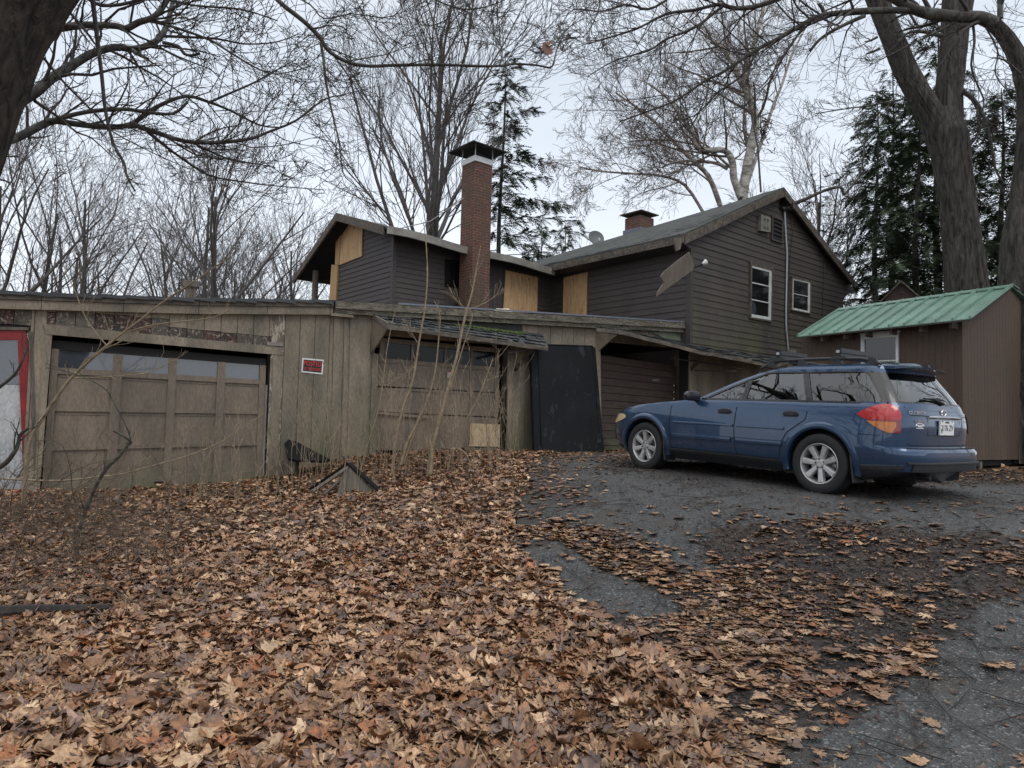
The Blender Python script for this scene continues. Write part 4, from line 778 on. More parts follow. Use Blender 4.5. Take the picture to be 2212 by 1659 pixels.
mb = MB(); q_ = [at(614, 960, 12.08), at(624, 985, 11.9), at(640, 994, 11.9), at(636, 1022, 11.9), at(615, 1026, 11.95)]; mb.prism(q_, [p+Vector((0, .2, 0)) for p in q_]); mb.box(at(606, 1012, 12.2), (.12, .2, .28), .3); mb.build('plank', 'oldwood', pr, rough=(.006, 6))
# ================================================================ CAR (local: +x forward, +y left, z up; rear axle at x=0)
def _paint():
    m, n, b = _nodes('blue_car_paint'); b.inputs['Base Color'].default_value = (.017, .052, .118, 1); b.inputs['Metallic'].default_value = .45; b.inputs['Roughness'].default_value = .32
    b.inputs['Coat Weight'].default_value = 1; b.inputs['Coat Roughness'].default_value = .02
    d = _noise(n, _coord(n, 'Object', (1, 1, 1)), 3.5, 6, .7); n.links.new(_ramp(n, d, [(.4, .26), (.7, .40)]), b.inputs['Roughness']); return m
MT['paint'] = _paint()
MT['plastic'] = plain('grey_black_plastic', (.028, .03, .034), .5); MT['rubber'] = plain('tyre_rubber', (.018, .018, .019), .75)
MT['trim'] = plain('window_trim', (.01, .011, .012), .25, 0, .5); MT['alloy'] = plain('alloy_rim', (.52, .53, .53), .32, .55)
MT['chrome'] = plain('chrome', (.7, .7, .72), .15, 1.); MT['well'] = plain('wheel_well', (.006, .006, .007), .9); MT['interior'] = plain('grey_interior', (.14, .14, .13), .8)
MT['sideglass'] = glass('car_side_glass', (.50, .62, .56), .0, 2.4); MT['tintglass'] = glass('car_rear_glass', (.24, .34, .30), .0, 2.0)
def lens(name, col, em=0):
    m = plain(name, col, .12, 0, 1.); return m
MT['redlens'] = lens('red_lens', (.42, .014, .014)); MT['amber'] = lens('amber_lens', (.5, .15, .012)); MT['headlens'] = lens('headlamp_lens', (.62, .5, .3)); MT['darkred'] = lens('dark_red_lens', (.22, .01, .012))
Pr, Pf = Vector((3.40, 7.90, 0)), Vector((1.88, 10.08, 0)); fw_ = (Pf-Pr).normalized(); lf_ = Vector((-fw_.y, fw_.x, 0)); 
o_ = Pr-lf_*.885; zr, zf = g1(Pr.x, Pr.y)+.02, g1(Pf.x, Pf.y)+.02; 
car = thing('parked_car', (o_.x, o_.y, .79), 'blue estate car with roof rails and ski racks parked on the driveway', 'car')
car.location.z = zr; X_ = (fw_*2.67+Vector((0, 0, zf-zr))).normalized(); Y_ = lf_; Z_ = X_.cross(Y_); car.rotation_euler = Matrix((X_, Y_, Z_)).transposed().to_euler()
def cb(mb, name, mats, parent=None, **k):
    """build in car-local coordinates and hang under the car"""
    o = mk(name, mb.v, mb.f, mats, None, mb.m, k.get('smooth', 35), True, None, (0, 0, 0)); o.location = (0, 0, 0); o.parent = parent or car; return o
I = np.interp
def hwb(z): return I(z, [.2, .28, .33, .45, .55, .66, .78, .88, .95, 1.0, 1.03], [.74, .83, .865, .885, .889, .887, .877, .862, .845, .825, .80])
def xfb(z): return I(z, [.2, .3, .42, .55, .66, .74, .8, .86, .95, 1.03], [3.5, 3.60, 3.65, 3.665, 3.655, 3.62, 3.56, 3.48, 3.3, 3.1])
def xrb(z): return I(z, [.2, .26, .34, .44, .53, .565, .58, .8, .9, 1.0, 1.03], [-.90, -.96, -1.0, -1.02, -1.015, -.99, -.90, -.91, -.90, -.87, -.86])
def contour(hw, xf, xr, Lf, ef, Lr, er, p):
    """left half outline, p in 0..1 from nose centre to tail centre"""
    if p < .25:
        a = p/.25*math.pi/2; return xf-Lf*(1-max(math.cos(a), 0)**(2/ef)), hw*max(math.sin(a), 0)**(2/ef)
    if p > .75:
        a = (1-p)/.25*math.pi/2; return xr+Lr*(1-max(math.cos(a), 0)**(2/er)), hw*max(math.sin(a), 0)**(2/er)
    t = (p-.25)/.5; return (xf-Lf)*(1-t)+(xr+Lr)*t, hw
def body_pt(p, z, off=0):
    Lf = .85; return contour(float(hwb(z))+off, float(xfb(z))+off, float(xrb(z))-off, Lf, 2.7, .42, 3.4, p)
def deckz(x): return float(I(x, [-1.2, -.6, 1.2, 1.9, 2.12, 2.4, 2.8, 3.15, 3.4, 3.6, 3.7], [1.03, 1.03, 1.02, 1.01, .985, .96, .92, .87, .80, .70, .64]))
def p_of_x(x, z, fn=body_pt):
    lo_, hi_ = 0.0, 1.0
    for _ in range(40):
        m = (lo_+hi_)/2
        if fn(m, z)[0] > x: lo_ = m
        else: hi_ = m
    return m
lv = [.2, .24, .28, .33, .38, .45, .50, .53, .55, .565, .58, .62, .66, .69, .72, .76, .8, .84, .88, .92, .95, .975, 1.0, 1.02]
ps = [i/22*.25 for i in range(22)]+[.25+i/60*.5 for i in range(60)]+[.75+i/18*.25 for i in range(19)]
mb = MB(); rows = []
for z in lv:
    L = []
    for p in ps:
        x, y = body_pt(p, z); x0, y0 = x, y
        dz = deckz(x)-.035*(y/.85)**4*0; L.append(Vector((x, y, max(min(z, dz), .2+.13*float(I(x, [-.9, -.45], [1, 0]))))))
    rows.append(L+[Vector((v.x, -v.y, v.z)) for v in reversed(L[1:-1])])
n = len(rows[0])
V = [v for r in rows for v in r]; fs = [(j*n+i, j*n+(i+1) % n, (j+1)*n+(i+1) % n, (j+1)*n+i) for j in range(len(rows)-1) for i in range(n)]
mats_ = [1 if rows[j][0] and lv[j] < .3 else 0 for j in range(len(rows)-1) for i in range(n)]
o0 = len(V); top = rows[-1]; k0 = (len(rows)-1)*n; prev = [k0+i for i in range(n)]
for s in (.93, .8, .55, .25, .02):
    cur = []
    for v in top:
        y = v.y*s; cr_ = .035*(1-(y/.85)**2)-.035*(1-(v.y/.85)**2); x = v.x-(0 if s > .9 else 0); cur.append(len(V)); zc = deckz(x)+max(cr_, 0)*(1 if x > 2.1 else .2); V.append(Vector((x, y, min(v.z, deckz(x))+max(cr_, 0)*(1 if x > 2.0 else .2))))
    for i in range(n): fs.append((prev[i], prev[(i+1) % n], cur[(i+1) % n], cur[i])); mats_.append(0 if (top[i].x > 2.12 or top[i].x < -.95 or s > .9) else 2)
    prev = cur
b_ = len(V); V += [Vector((v.x, v.y*.02, .2)) for v in rows[0]]
for i in range(n): fs.append((i, (i+1) % n, b_+(i+1) % n, b_+i)); mats_.append(1)
mb.v = [tuple(v) for v in V]; mb.f = fs; mb.m = mats_
body = cb(mb, 'body', ['paint', 'plastic', 'well'])
# wheel arches by boolean; the cutters are removed again
cut = MB()
for xa in (0, 2.67):
    for s in (-1, 1): cut.lathe([(.0001, -.2), (.392, -.2), (.392, .3), (.0001, .3)], 40, Matrix(((1, 0, 0, xa), (0, 0, s, s*.86), (0, 1, 0, .335), (0, 0, 0, 1))))
bm = bmesh.new(); bm.from_mesh(body.data); bmesh.ops.remove_doubles(bm, verts=bm.verts, dist=.0004); bmesh.ops.recalc_face_normals(bm, faces=bm.faces); bm.to_mesh(body.data); bm.free()
co = cb(cut, 'cutter', ['well'])
md = body.modifiers.new('b', 'BOOLEAN'); md.object = co; md.operation = 'DIFFERENCE'; md.solver = 'EXACT'; md.material_mode = 'TRANSFER'
bpy.context.view_layer.update(); dg = bpy.context.evaluated_depsgraph_get(); nm = bpy.data.meshes.new_from_object(body.evaluated_get(dg)); body.modifiers.clear(); body.data = nm; nm.name = 'body'
bpy.data.objects.remove(co)
nm.polygons.foreach_set('use_smooth', [True]*len(nm.polygons)); nm.set_sharp_from_angle(angle=R(32))
# arch flares
mb = MB()
for xa in (0, 2.67):
    N = 26; a0, a1 = (R(-14), R(192)); ring = []
    for i in range(N+1):
        a = a0+(a1-a0)*i/N; row = []
        for r_, dy in ((.388, -.06), (.388, .008), (.398, .017), (.43, .019), (.462, .009), (.472, -.02)):
            x, z = xa+r_*math.cos(a), .335+r_*math.sin(a); z = max(z, .2); y = body_pt(p_of_x(x, min(max(z, .25), .95)), min(max(z, .3), .9))[1]; row.append(Vector((x, y+dy, z)))
        ring.append(row)
    for s in (1, -1):
        mb.add([Vector((v.x, v.y*s, v.z)) for r_ in ring for v in r_], [(i*6+j, i*6+j+1, (i+1)*6+j+1, (i+1)*6+j) for i in range(N) for j in range(5)])
cb(mb, 'arch_flare', 'paint', smooth=50)
# side ribbons lying on the body: shut lines, mouldings, cladding
def side_y(x, z): return body_pt(p_of_x(x, z), z)[1]
def ribbon(mb, pts, wdt, out=.002, th=None, mi=0, sides=(1, -1)):
    """pts (x,z) in side view; a strip of width wdt hugging the body"""
    P = []
    for (x0, z0), (x1, z1) in zip(pts[:-1], pts[1:]):
        k = max(int(math.hypot(x1-x0, z1-z0)/.06), 1); P += [(x0+(x1-x0)*i/k, z0+(z1-z0)*i/k) for i in range(k)]
    P.append(pts[-1])
    for s in sides:
        vs = []
        for i, (x, z) in enumerate(P):
            a, b = P[max(i-1, 0)], P[min(i+1, len(P)-1)]; dx, dz = b[0]-a[0], b[1]-a[1]; l = math.hypot(dx, dz); nx_, nz_ = -dz/l, dx/l
            if th is None:
                for q in (-1, 1):
                    xx, zz = x+nx_*wdt*q/2, z+nz_*wdt*q/2; vs.append(Vector((xx, (side_y(xx, zz)+out)*s, zz)))
            else:
                for q, e in ((-1, -.004), (-.75, th*.8), (0, th), (.75, th*.8), (1, -.004)):
                    xx, zz = x+nx_*wdt*q/2, z+nz_*wdt*q/2; vs.append(Vector((xx, (side_y(xx, zz)+e)*s, zz)))
        m = 2 if th is None else 5
        mb.add(vs, [(i*m+j, i*m+j+1, (i+1)*m+j+1, (i+1)*m+j) for i in range(len(P)-1) for j in range(m-1)], mi)
front_edge = [(2.16, 1.0), (2.2, .9), (2.2, .7), (2.17, .5), (2.17, .36)]
mid_edge = [(1.08, 1.01), (1.13, .92), (1.14, .7), (1.12, .45), (1.08, .34)]
rear_edge = [(.20, 1.01), (.17, .90), (.18, .82), (.26, .76), (.40, .66), (.48, .52), (.5, .36)]
mb = MB()
for e_ in (front_edge, mid_edge, rear_edge, [(2.17, .35), (.5, .34)]): ribbon(mb, e_, .012)
ribbon(mb, [(-.44, .69), (-.66, .69), (-.74, .74)], .007); ribbon(mb, [(3.12, .70), (3.3, .69), (3.45, .7)], .007)
cb(mb, 'shut_line', 'well')
for xa, xb in ((2.13, 1.16), (1.10, .44)):
    mb = MB(); ribbon(mb, [(xa, .70), (xb, .70)], .035, th=.014, sides=(1,)); ribbon(mb, [(xa, .52), (xb+.02, .52)], .06, th=.016, sides=(1,)); cb(mb, 'door_moulding', 'paint')
mb = MB(); ribbon(mb, [(2.2, .315), (.46, .305)], .06, th=.012); ribbon(mb, [(-.47, .34), (-.88, .37)], .07, th=.006); cb(mb, 'sill', 'plastic')
for x in (1.30, .37):
    mb = MB(); z = .865; y = side_y(x, z)
    M_ = Matrix(((1, 0, 0, x), (0, 0, 1, y-.004), (0, 1, 0, z), (0, 0, 0, 1)))
    ring = [(.1*math.copysign(abs(math.cos(a))**.6, math.cos(a)), .038*math.copysign(abs(math.sin(a))**.7, math.sin(a))) for a in [2*math.pi*i/20 for i in range(20)]]
    mb.add([M_@Vector((a, b, .008)) for a, b in ring]+[M_@Vector((a*1.08, b*1.12, .0)) for a, b in ring], [tuple(range(20))]+[(i, (i+1) % 20, 20+(i+1) % 20, 20+i) for i in range(20)])
    mb.box((x, y+.022, z+.008), (.17, .02, .026)); cb(mb, 'door_handle', 'plastic')
# greenhouse
def hwg(z): return float(I(z, [.97, 1.03, 1.1, 1.2, 1.3, 1.36, 1.40, 1.43, 1.45, 1.462], [.825, .805, .776, .735, .69, .665, .652, .635, .605, .55]))
def xfg(z): return float(I(z, [.97, 1.03, 1.1, 1.2, 1.3, 1.36, 1.40, 1.43, 1.45, 1.462], [2.12, 1.98, 1.82, 1.58, 1.32, 1.14, .98, .82, .66, .4]))
def xrg(z): return float(I(z, [.97, 1.03, 1.1, 1.2, 1.3, 1.36, 1.40, 1.43, 1.45, 1.462], [-.885, -.865, -.825, -.76, -.69, -.65, -.64, -.635, -.62, -.58]))
def gpt(p, z, off=0): return contour(hwg(z)+off, xfg(z)+off, xrg(z)-off, .34, 3.0, .36, 3.0, p)
def gpatch(mb, pl, pr, z0, z1, off=0, nz=7, np_=8, mi=0, sides=(1, -1)):
    for s in sides:
        vs = []
        for j in range(nz+1):
            z = z0+(z1-z0)*j/nz; a, b = pl(z), pr(z)
            for i in range(np_+1):
                x, y = gpt(a+(b-a)*i/np_, z, off); vs.append(Vector((x, y*s, z)))
        mb.add(vs, [(j*(np_+1)+i, j*(np_+1)+i+1, (j+1)*(np_+1)+i+1, (j+1)*(np_+1)+i) for j in range(nz) for i in range(np_)], mi)
def px_(x0, x1):   # boundary line: x at belt, x at the window top
    return lambda z: min(max(p_of_x(x0+(x1-x0)*(z-1.03)/.33, z, gpt), 0), 1)
zb_, zt_ = 1.035, 1.362
cst = lambda v: (lambda z: v)
pA, pA2 = cst(.17), cst(.245); B1, B2 = px_(1.10, 1.08), px_(1.03, 1.01); C1, C2 = px_(.22, .36), px_(.14, .28); D1_, D2_ = px_(-.66, -.40), px_(-.74, -.48)
pRG = cst(.845)
mb = MB()
gpatch(mb, cst(0), cst(1), .965, zb_, 0, 2, 90); 
levels = [zt_, 1.40, 1.43, 1.45, 1.462]
for a, b in zip(levels[:-1], levels[1:]): gpatch(mb, cst(0), cst(1), a, b, 0, 2, 90)
gpatch(mb, pA, pA2, zb_, zt_, 0); 
mb2 = MB()
gpatch(mb2, B1, B2, zb_, zt_, .001); gpatch(mb2, C1, C2, zb_, zt_, .001); gpatch(mb2, D1_, pRG, zb_, zt_, 0, 7, 10)
# roof skin
N = 90; zc = 1.462; prev = None; rimL = [gpt(i/N, zc) for i in range(N+1)]
vs = []; 
for s in (1, .85, .6, .3, 0): vs += [Vector((x, y*s, 1.462+.028*(1-s*s))) for x, y in rimL]
for sg in (1, -1): mb.add([Vector((v.x, v.y*sg, v.z)) for v in vs], [(j*(N+1)+i, j*(N+1)+i+1, (j+1)*(N+1)+i+1, (j+1)*(N+1)+i) for j in range(4) for i in range(N)])
cb(mb, 'roof', 'paint', smooth=50); cb(mb2, 'pillar', 'trim', smooth=50)
# rubber surround of the side windows
mb = MB()
def gribbon(mb, pts, wd, out=.004, s=1):
    for (x0, z0), (x1, z1) in zip(pts[:-1], pts[1:]):
        k = 8; vs = []
        for i in range(k+1):
            x, z = x0+(x1-x0)*i/k, z0+(z1-z0)*i/k; p = p_of_x(x, z, gpt)
            for q in (0, 1):
                zz = z+wd*q; xx, y = gpt(p, zz, out); vs.append(Vector((x, y*s, zz)))
        mb.add(vs, [(i*2, i*2+1, i*2+3, i*2+2) for i in range(k)])
for s in (1, -1): gribbon(mb, [(1.72, zb_-.024), (-.70, zb_-.024)], .026, .006, s); gribbon(mb, [(.98, zt_-.006), (-.46, zt_-.006)], .016, .006, s)
def arib(mb, pfun, w_, s):
    vs = []
    for j in range(9):
        z = zb_+(zt_-zb_)*j/8; p = pfun(z)
        for q in (-w_, w_): x, y = gpt(p+q, z, .004); vs.append(Vector((x, y*s, z)))
    mb.add(vs, [(j*2, j*2+1, j*2+3, j*2+2) for j in range(8)])
for s in (1, -1):
    arib(mb, cst(.248), .006, s); arib(mb, pA, .006, s)
cb(mb, 'window_seal', 'trim')
wcl = (('front_window', pA2, B1, 'sideglass'), ('rear_window', B2, C1, 'sideglass'), ('quarter_window', C2, D1_, 'tintglass'))
for s in (1, -1):
    for nme, a, b, mt in wcl: mb = MB(); gpatch(mb, a, b, zb_, zt_, -.006, 5, 8, 0, (s,)); cb(mb, 'side_window', mt, smooth=60)
mb = MB(); gpatch(mb, cst(0), pA, zb_, zt_, -.004, 6, 8); cb(mb, 'windscreen', 'sideglass', smooth=60)
mb = MB(); gpatch(mb, pRG, cst(1), 1.05, 1.345, -.004, 6, 10); cb(mb, 'rear_glass', 'tintglass', smooth=60)
mb = MB(); gpatch(mb, pRG, cst(1), zb_, 1.05, .002, 1, 10); gpatch(mb, pRG, cst(1), 1.345, zt_, .002, 1, 10); gpatch(mb, cst(.835), cst(.86), zb_, zt_, .001, 6, 3); cb(mb, 'glass_frame', 'trim')
# inside: seats, wheel, dashboard
for x, ys in ((1.02, (-.38, .38)), (.14, (-.45, 0, .45))):
    for y in ys:
        mb = MB()
        mb.prism([Vector((x+.02, y-.23, .96)), Vector((x+.12, y-.23, .96)), Vector((x, y-.2, 1.2)), Vector((x-.09, y-.2, 1.2))], [Vector((x+.02, y+.23, .96)), Vector((x+.12, y+.23, .96)), Vector((x, y+.2, 1.2)), Vector((x-.09, y+.2, 1.2))])
        mb.prism([Vector((x-.02, y-.12, 1.19)), Vector((x-.01, y-.13, 1.34)), Vector((x-.09, y-.12, 1.34)), Vector((x-.09, y-.12, 1.19))], [Vector((x-.02, y+.12, 1.19)), Vector((x-.01, y+.13, 1.34)), Vector((x-.09, y+.12, 1.34)), Vector((x-.09, y+.12, 1.19))])
        cb(mb, 'seat', 'interior')
mb = MB(); mb.box((1.85, 0, 1.02), (.35, 1.4, .08)); cb(mb, 'dashboard', 'trim')
mb = MB(); M_ = Matrix.Translation((1.5, .38, 1.07))@Matrix.Rotation(R(-65), 4, 'Y'); mb.lathe([(.17+.016*math.cos(a), .016*math.sin(a)) for a in [i*math.pi/3 for i in range(6)]], 24, M_, close=True); cb(mb, 'steering_wheel', 'trim')
# lamps
def body_patch(mb, poly_rows, out, s=1, mi=0):
    """rows (z, p0, p1) on the body surface"""
    k = 10; vs = []
    for z, a, b in poly_rows:
        for i in range(k+1):
            x, y = body_pt(a+(b-a)*i/k, z, out); vs.append(Vector((x, y*s, z)))
    m = k+1; mb.add(vs, [(j*m+i, j*m+i+1, (j+1)*m+i+1, (j+1)*m+i) for j in range(len(poly_rows)-1) for i in range(k)], mi)
def pxs(x, z): return p_of_x(x, z)
for s in (1, -1):
    red_ = [(.84, pxs(-.54, .84), .856), (.87, pxs(-.46, .87), .862), (.90, pxs(-.40, .90), .864), (.94, pxs(-.45, .94), .862), (.975, pxs(-.52, .975), .855), (1.0, pxs(-.58, 1.0), .842), (1.018, pxs(-.64, 1.018), .825)]
    mb = MB(); body_patch(mb, red_, .012, s); tl = cb(mb, 'tail_light', 'redlens', smooth=60)
    mb = MB(); body_patch(mb, [(.835, pxs(-.56, .835), .853), (.855, pxs(-.5, .855), .857)], .013, s); body_patch(mb, [(.72, .832, .862), (.76, .836, .862), (.84, .842, .862)], .0125, s); cb(mb, 'side_lens', 'darkred', tl)
    mb = MB(); body_patch(mb, [(.722, pxs(-.72, .722), .838), (.75, pxs(-.665, .75), .840), (.79, pxs(-.59, .79), .842), (.838, pxs(-.51, .838), .845)], .012, s); cb(mb, 'amber_lens', 'amber', tl)
    mb = MB(); body_patch(mb, [(.64, .10, .165), (.68, .085, .20), (.72, .075, .215), (.755, .07, .21), (.775, .07, .19)], .008, s); cb(mb, 'headlight', 'headlens', smooth=60)
# nose
mb = MB(); body_patch(mb, [(.56, .001, .05), (.62, .001, .055), (.68, .001, .055), (.71, .001, .05)], .006); body_patch(mb, [(.56, .001, .05), (.71, .001, .05)], .006, -1); body_patch(mb, [(.3, .001, .12), (.42, .001, .13)], .005); body_patch(mb, [(.3, .001, .12), (.42, .001, .13)], .005, -1); cb(mb, 'grille', 'plastic')
# tailgate furniture (rear face is near x=-1.03)
def rear_x(y, z):
    lo_, hi_ = .75, 1.0
    for _ in range(30):
        m = (lo_+hi_)/2
        if body_pt(m, z)[1] > abs(y): lo_ = m
        else: hi_ = m
    return body_pt(m, z)[0]
def rgrid(mb, y0, y1, z0, z1, out, ny=8, nz=2, mi=0, th=None):
    vs = [Vector((rear_x(y0+(y1-y0)*i/ny, z0+(z1-z0)*j/nz)-out, y0+(y1-y0)*i/ny, z0+(z1-z0)*j/nz)) for j in range(nz+1) for i in range(ny+1)]; m = ny+1
    mb.add(vs, [(j*m+i, j*m+i+1, (j+1)*m+i+1, (j+1)*m+i) for j in range(nz) for i in range(ny)], mi)
mb = MB()
for a, b, c, d in ((-.62, .62, .905, .912), (-.36, .36, .70, .706), (.355, .362, .70, .88), (-.362, -.355, .70, .88), (-.64, .64, .592, .600), (.655, .662, .60, 1.0), (-.662, -.655, .60, 1.0)): rgrid(mb, a, b, c, d, .004, 12, 1)
cb(mb, 'tailgate_line', 'well')
mb = MB(); mb.tube([Vector((rear_x(y, .895)-.012, y, .893+.006*math.cos(y*3))) for y in np.linspace(-.36, .36, 13)], .0155, 6); cb(mb, 'chrome_bar', 'chrome')
xp = rear_x(0, .79)-.012
plate = MB(); plate.prism([Vector((xp-.012, y, z)) for y, z in ((-.155, .712), (.155, .712), (.155, .865), (-.155, .865))], [Vector((xp+.004, y, z)) for y, z in ((-.155, .712), (.155, .712), (.155, .865), (-.155, .865))])
Mt = basis(Vector((xp-.0135, 0, .785)), Vector((0, -1, 0)), Vector((0, 0, 1)))
text_mesh(plate, '2176 ZV', .088, Mt, .0006, 1, .86); text_mesh(plate, 'MAINE', .03, basis(Vector((xp-.0135, 0, .848)), Vector((0, -1, 0)), Vector((0, 0, 1))), .0006, 1)
for y in (.11, -.11): plate.box((xp-.013, y, .857), (.002, .02, .01), None, 1)
plate.box((xp-.0128, .12, .76), (.001, .03, .05), None, 2)
cb(plate, 'number_plate', ['white', 'signblack', 'greenmetal'])
def rtext(t, y, z, size, sx=1., name='badge', mat='chrome'):
    m_ = MB(); x = rear_x(y, z)-.006; dy = .05; d = Vector((rear_x(y-dy, z)-rear_x(y+dy, z), -2*dy, 0)).normalized(); text_mesh(m_, t, size, basis(Vector((x, y, z)), d, Vector((0, 0, 1))), .001, 0, sx); return cb(m_, name, mat)
rtext('OUTBACK', .52, .935, .05, 1.1); rtext('SUBARU', .50, .845, .042, 1.1); rtext('AWD', -.53, .935, .045); rtext('LTD', -.52, .86, .035)
mb = MB(); xx = rear_x(.5, .80)-.005
for k, (z, wd) in enumerate(((.805, .055), (.793, .035), (.778, .06))): rgrid(mb, .505-wd, .505+wd, z-.004, z+.004, .004, 2, 1)
vsx = []
for i in range(13):
    a = math.pi*i/12
    for r_ in (.052, .066): y, z = .505+r_*math.cos(a)*1.1, .802+r_*math.sin(a)*.45; vsx.append(Vector((rear_x(y, z)-.004, y, z)))
mb.add(vsx, [(i*2, i*2+1, i*2+3, i*2+2) for i in range(12)]); cb(mb, 'sticker', 'white')
mb = MB(); c_ = Vector((rear_x(0, .945)-.01, 0, .948)); M_ = Matrix(((0, 0, -1, c_.x), (-1.5, 0, 0, 0), (0, 1, 0, c_.z), (0, 0, 0, 1))); mb.lathe([(.033+.005*math.cos(a), .005*math.sin(a)) for a in [i*math.pi/3 for i in range(6)]], 24, M_, close=True)
for a, b in ((.022, .008), (-.005, -.006), (-.02, .006), (-.012, -.016), (.008, -.014), (.014, -.003)): mb.lathe([(.001, .004), (.006, .001), (.006, -.002)], 8, Matrix.Translation((c_.x, a, c_.z+b))@Matrix.Rotation(R(90), 4, 'Y'))
cb(mb, 'emblem', 'chrome')
# bumper shelf and grey lower skirt
mb = MB(); rgrid(mb, -.72, .72, .33, .41, .012, 16, 4); cb(mb, 'bumper_skirt', 'plastic')
mb = MB(); vs = []
for j, (z, t) in enumerate(((.572, 0), (.5725, 1))):
    for i in range(17): y = -.74+1.48*i/16; vs.append(Vector(((rear_x(y*.98, .60)-.002 if j == 0 else rear_x(y, .555)+.004), y, z)))
mb.add(vs, [(i, i+1, 18+i, 17+i) for i in range(16)]); cb(mb, 'bumper_step', 'plastic')
mb = MB(); mb.tube([Vector((rear_x(y, .425)-.01, y, .42)) for y in np.linspace(-.78, .78, 21)], .012, 5); cb(mb, 'bumper_bead', 'plastic')
# spoiler, wiper
mb = MB(); N = 16; vs = []
for i in range(N+1):
    y = -.56+1.12*i/N; e_ = (abs(y)/.56)**3*.1
    for x, z in ((-.5+e_*.3, 1.458-.02*(y/.56)**2), (-.68+e_, 1.452-.02*(y/.56)**2), (-.76+e_, 1.43-.025*(y/.56)**2), (-.755+e_, 1.420-.025*(y/.56)**2), (-.64+e_*.6, 1.416-.02*(y/.56)**2), (-.5, 1.42)): vs.append(Vector((x, y, z)))
mb.add(vs, [(i*6+j, i*6+(j+1) % 6, (i+1)*6+(j+1) % 6, (i+1)*6+j) for i in range(N) for j in range(6)]+[tuple(range(6)), tuple(range(N*6+5, N*6-1, -1))]); cb(mb, 'spoiler', 'paint', smooth=50)
mb = MB(); q = [Vector((gpt(.985, z)[0]-.02, y, z)) for y, z in ((-.02, 1.045), (.12, 1.085), (.35, 1.095))]; mb.tube(q, [.02, .014, .008], 6); mb.tube([q[1]+Vector((0, -.16, .0)), q[1]+Vector((-.006, .05, .012)), q[2]+Vector((0, .08, -.02))], .01, 4); cb(mb, 'rear_wiper', 'signblack')
# door mirror
for s in (1, -1):
    mb = MB(); c_ = Vector((1.80, s*.93, 1.055)); N = 14; vs = []
    for k, (dx, sc) in enumerate(((-.055, .92), (-.05, 1.), (0, 1.), (.045, .8), (.07, .4))):
        for i in range(N): a = 2*math.pi*i/N; vs.append(c_+Vector((dx+.02*math.cos(a)*s, .11*sc*math.copysign(abs(math.cos(a))**.7, math.cos(a)), .065*sc*math.copysign(abs(math.sin(a))**.7, math.sin(a)))))
    mb.add(vs, [(j*N+i, j*N+(i+1) % N, (j+1)*N+(i+1) % N, (j+1)*N+i) for j in range(4) for i in range(N)]+[tuple(range(N)), tuple(range(5*N-1, 4*N-1, -1))])
    mb.prism([Vector((1.76, s*.80, 1.0)), Vector((1.86, s*.80, 1.0)), Vector((1.84, s*.90, 1.02)), Vector((1.78, s*.90, 1.02))], [Vector((1.76, s*.80, 1.04)), Vector((1.86, s*.80, 1.04)), Vector((1.84, s*.90, 1.05)), Vector((1.78, s*.90, 1.05))]); cb(mb, 'door_mirror', 'trim', smooth=50)
# roof rails, bars, ski racks
for s in (1, -1):
    y = s*.585; mb = MB(); pts = [Vector((x, y+dy*s, z)) for x, z, dy in ((.98, 1.425, .01), (.88, 1.475, 0), (.72, 1.51, 0), (.4, 1.522, -.005), (0, 1.522, -.005), (-.3, 1.512, 0), (-.42, 1.487, 0), (-.52, 1.448, .01))]
    mb.tube(pts, [.014, .02, .02, .018, .018, .02, .022, .014], 8)
    for x in (.83, .42, -.02, -.42): mb.prism([Vector((x-.06, y-.02, 1.44)), Vector((x+.06, y-.02, 1.44)), Vector((x+.04, y-.02, 1.515)), Vector((x-.04, y-.02, 1.515))], [Vector((x-.06, y+.02, 1.44)), Vector((x+.06, y+.02, 1.44)), Vector((x+.04, y+.02, 1.515)), Vector((x-.04, y+.02, 1.515))])
    cb(mb, 'roof_rail', 'plastic', smooth=50)
for x in (.74, -.03):
    mb = MB(); mb.tube([Vector((x, -.60, 1.525)), Vector((x, .60, 1.525))], .016, 8); 
    for s in (1, -1): mb.box((x, s*.585, 1.528), (.16, .06, .04))
    cb(mb, 'cross_bar', 'plastic')
    mb = MB()
    for z0, z1, w_ in ((1.535, 1.578, .036), (1.584, 1.632, .042)):
        mb.prism([Vector((x-w_, .05, z0)), Vector((x+w_, .05, z0)), Vector((x+w_, .60, z0)), Vector((x-w_, .60, z0))], [Vector((x-w_*.8, .05, z1)), Vector((x+w_*.8, .05, z1)), Vector((x+w_*.8, .60, z1+.006)), Vector((x-w_*.8, .60, z1+.006))])
    mb.box((x, .05, 1.588), (.05, .03, .09)); mb.box((x, .57, 1.588), (.03, .02, .06)); rk = cb(mb, 'ski_rack', 'signblack')
    mb = MB(); mb.box((x, .605, 1.6), (.04, .015, .03)); cb(mb, 'rack_lock', 'steel', rk)
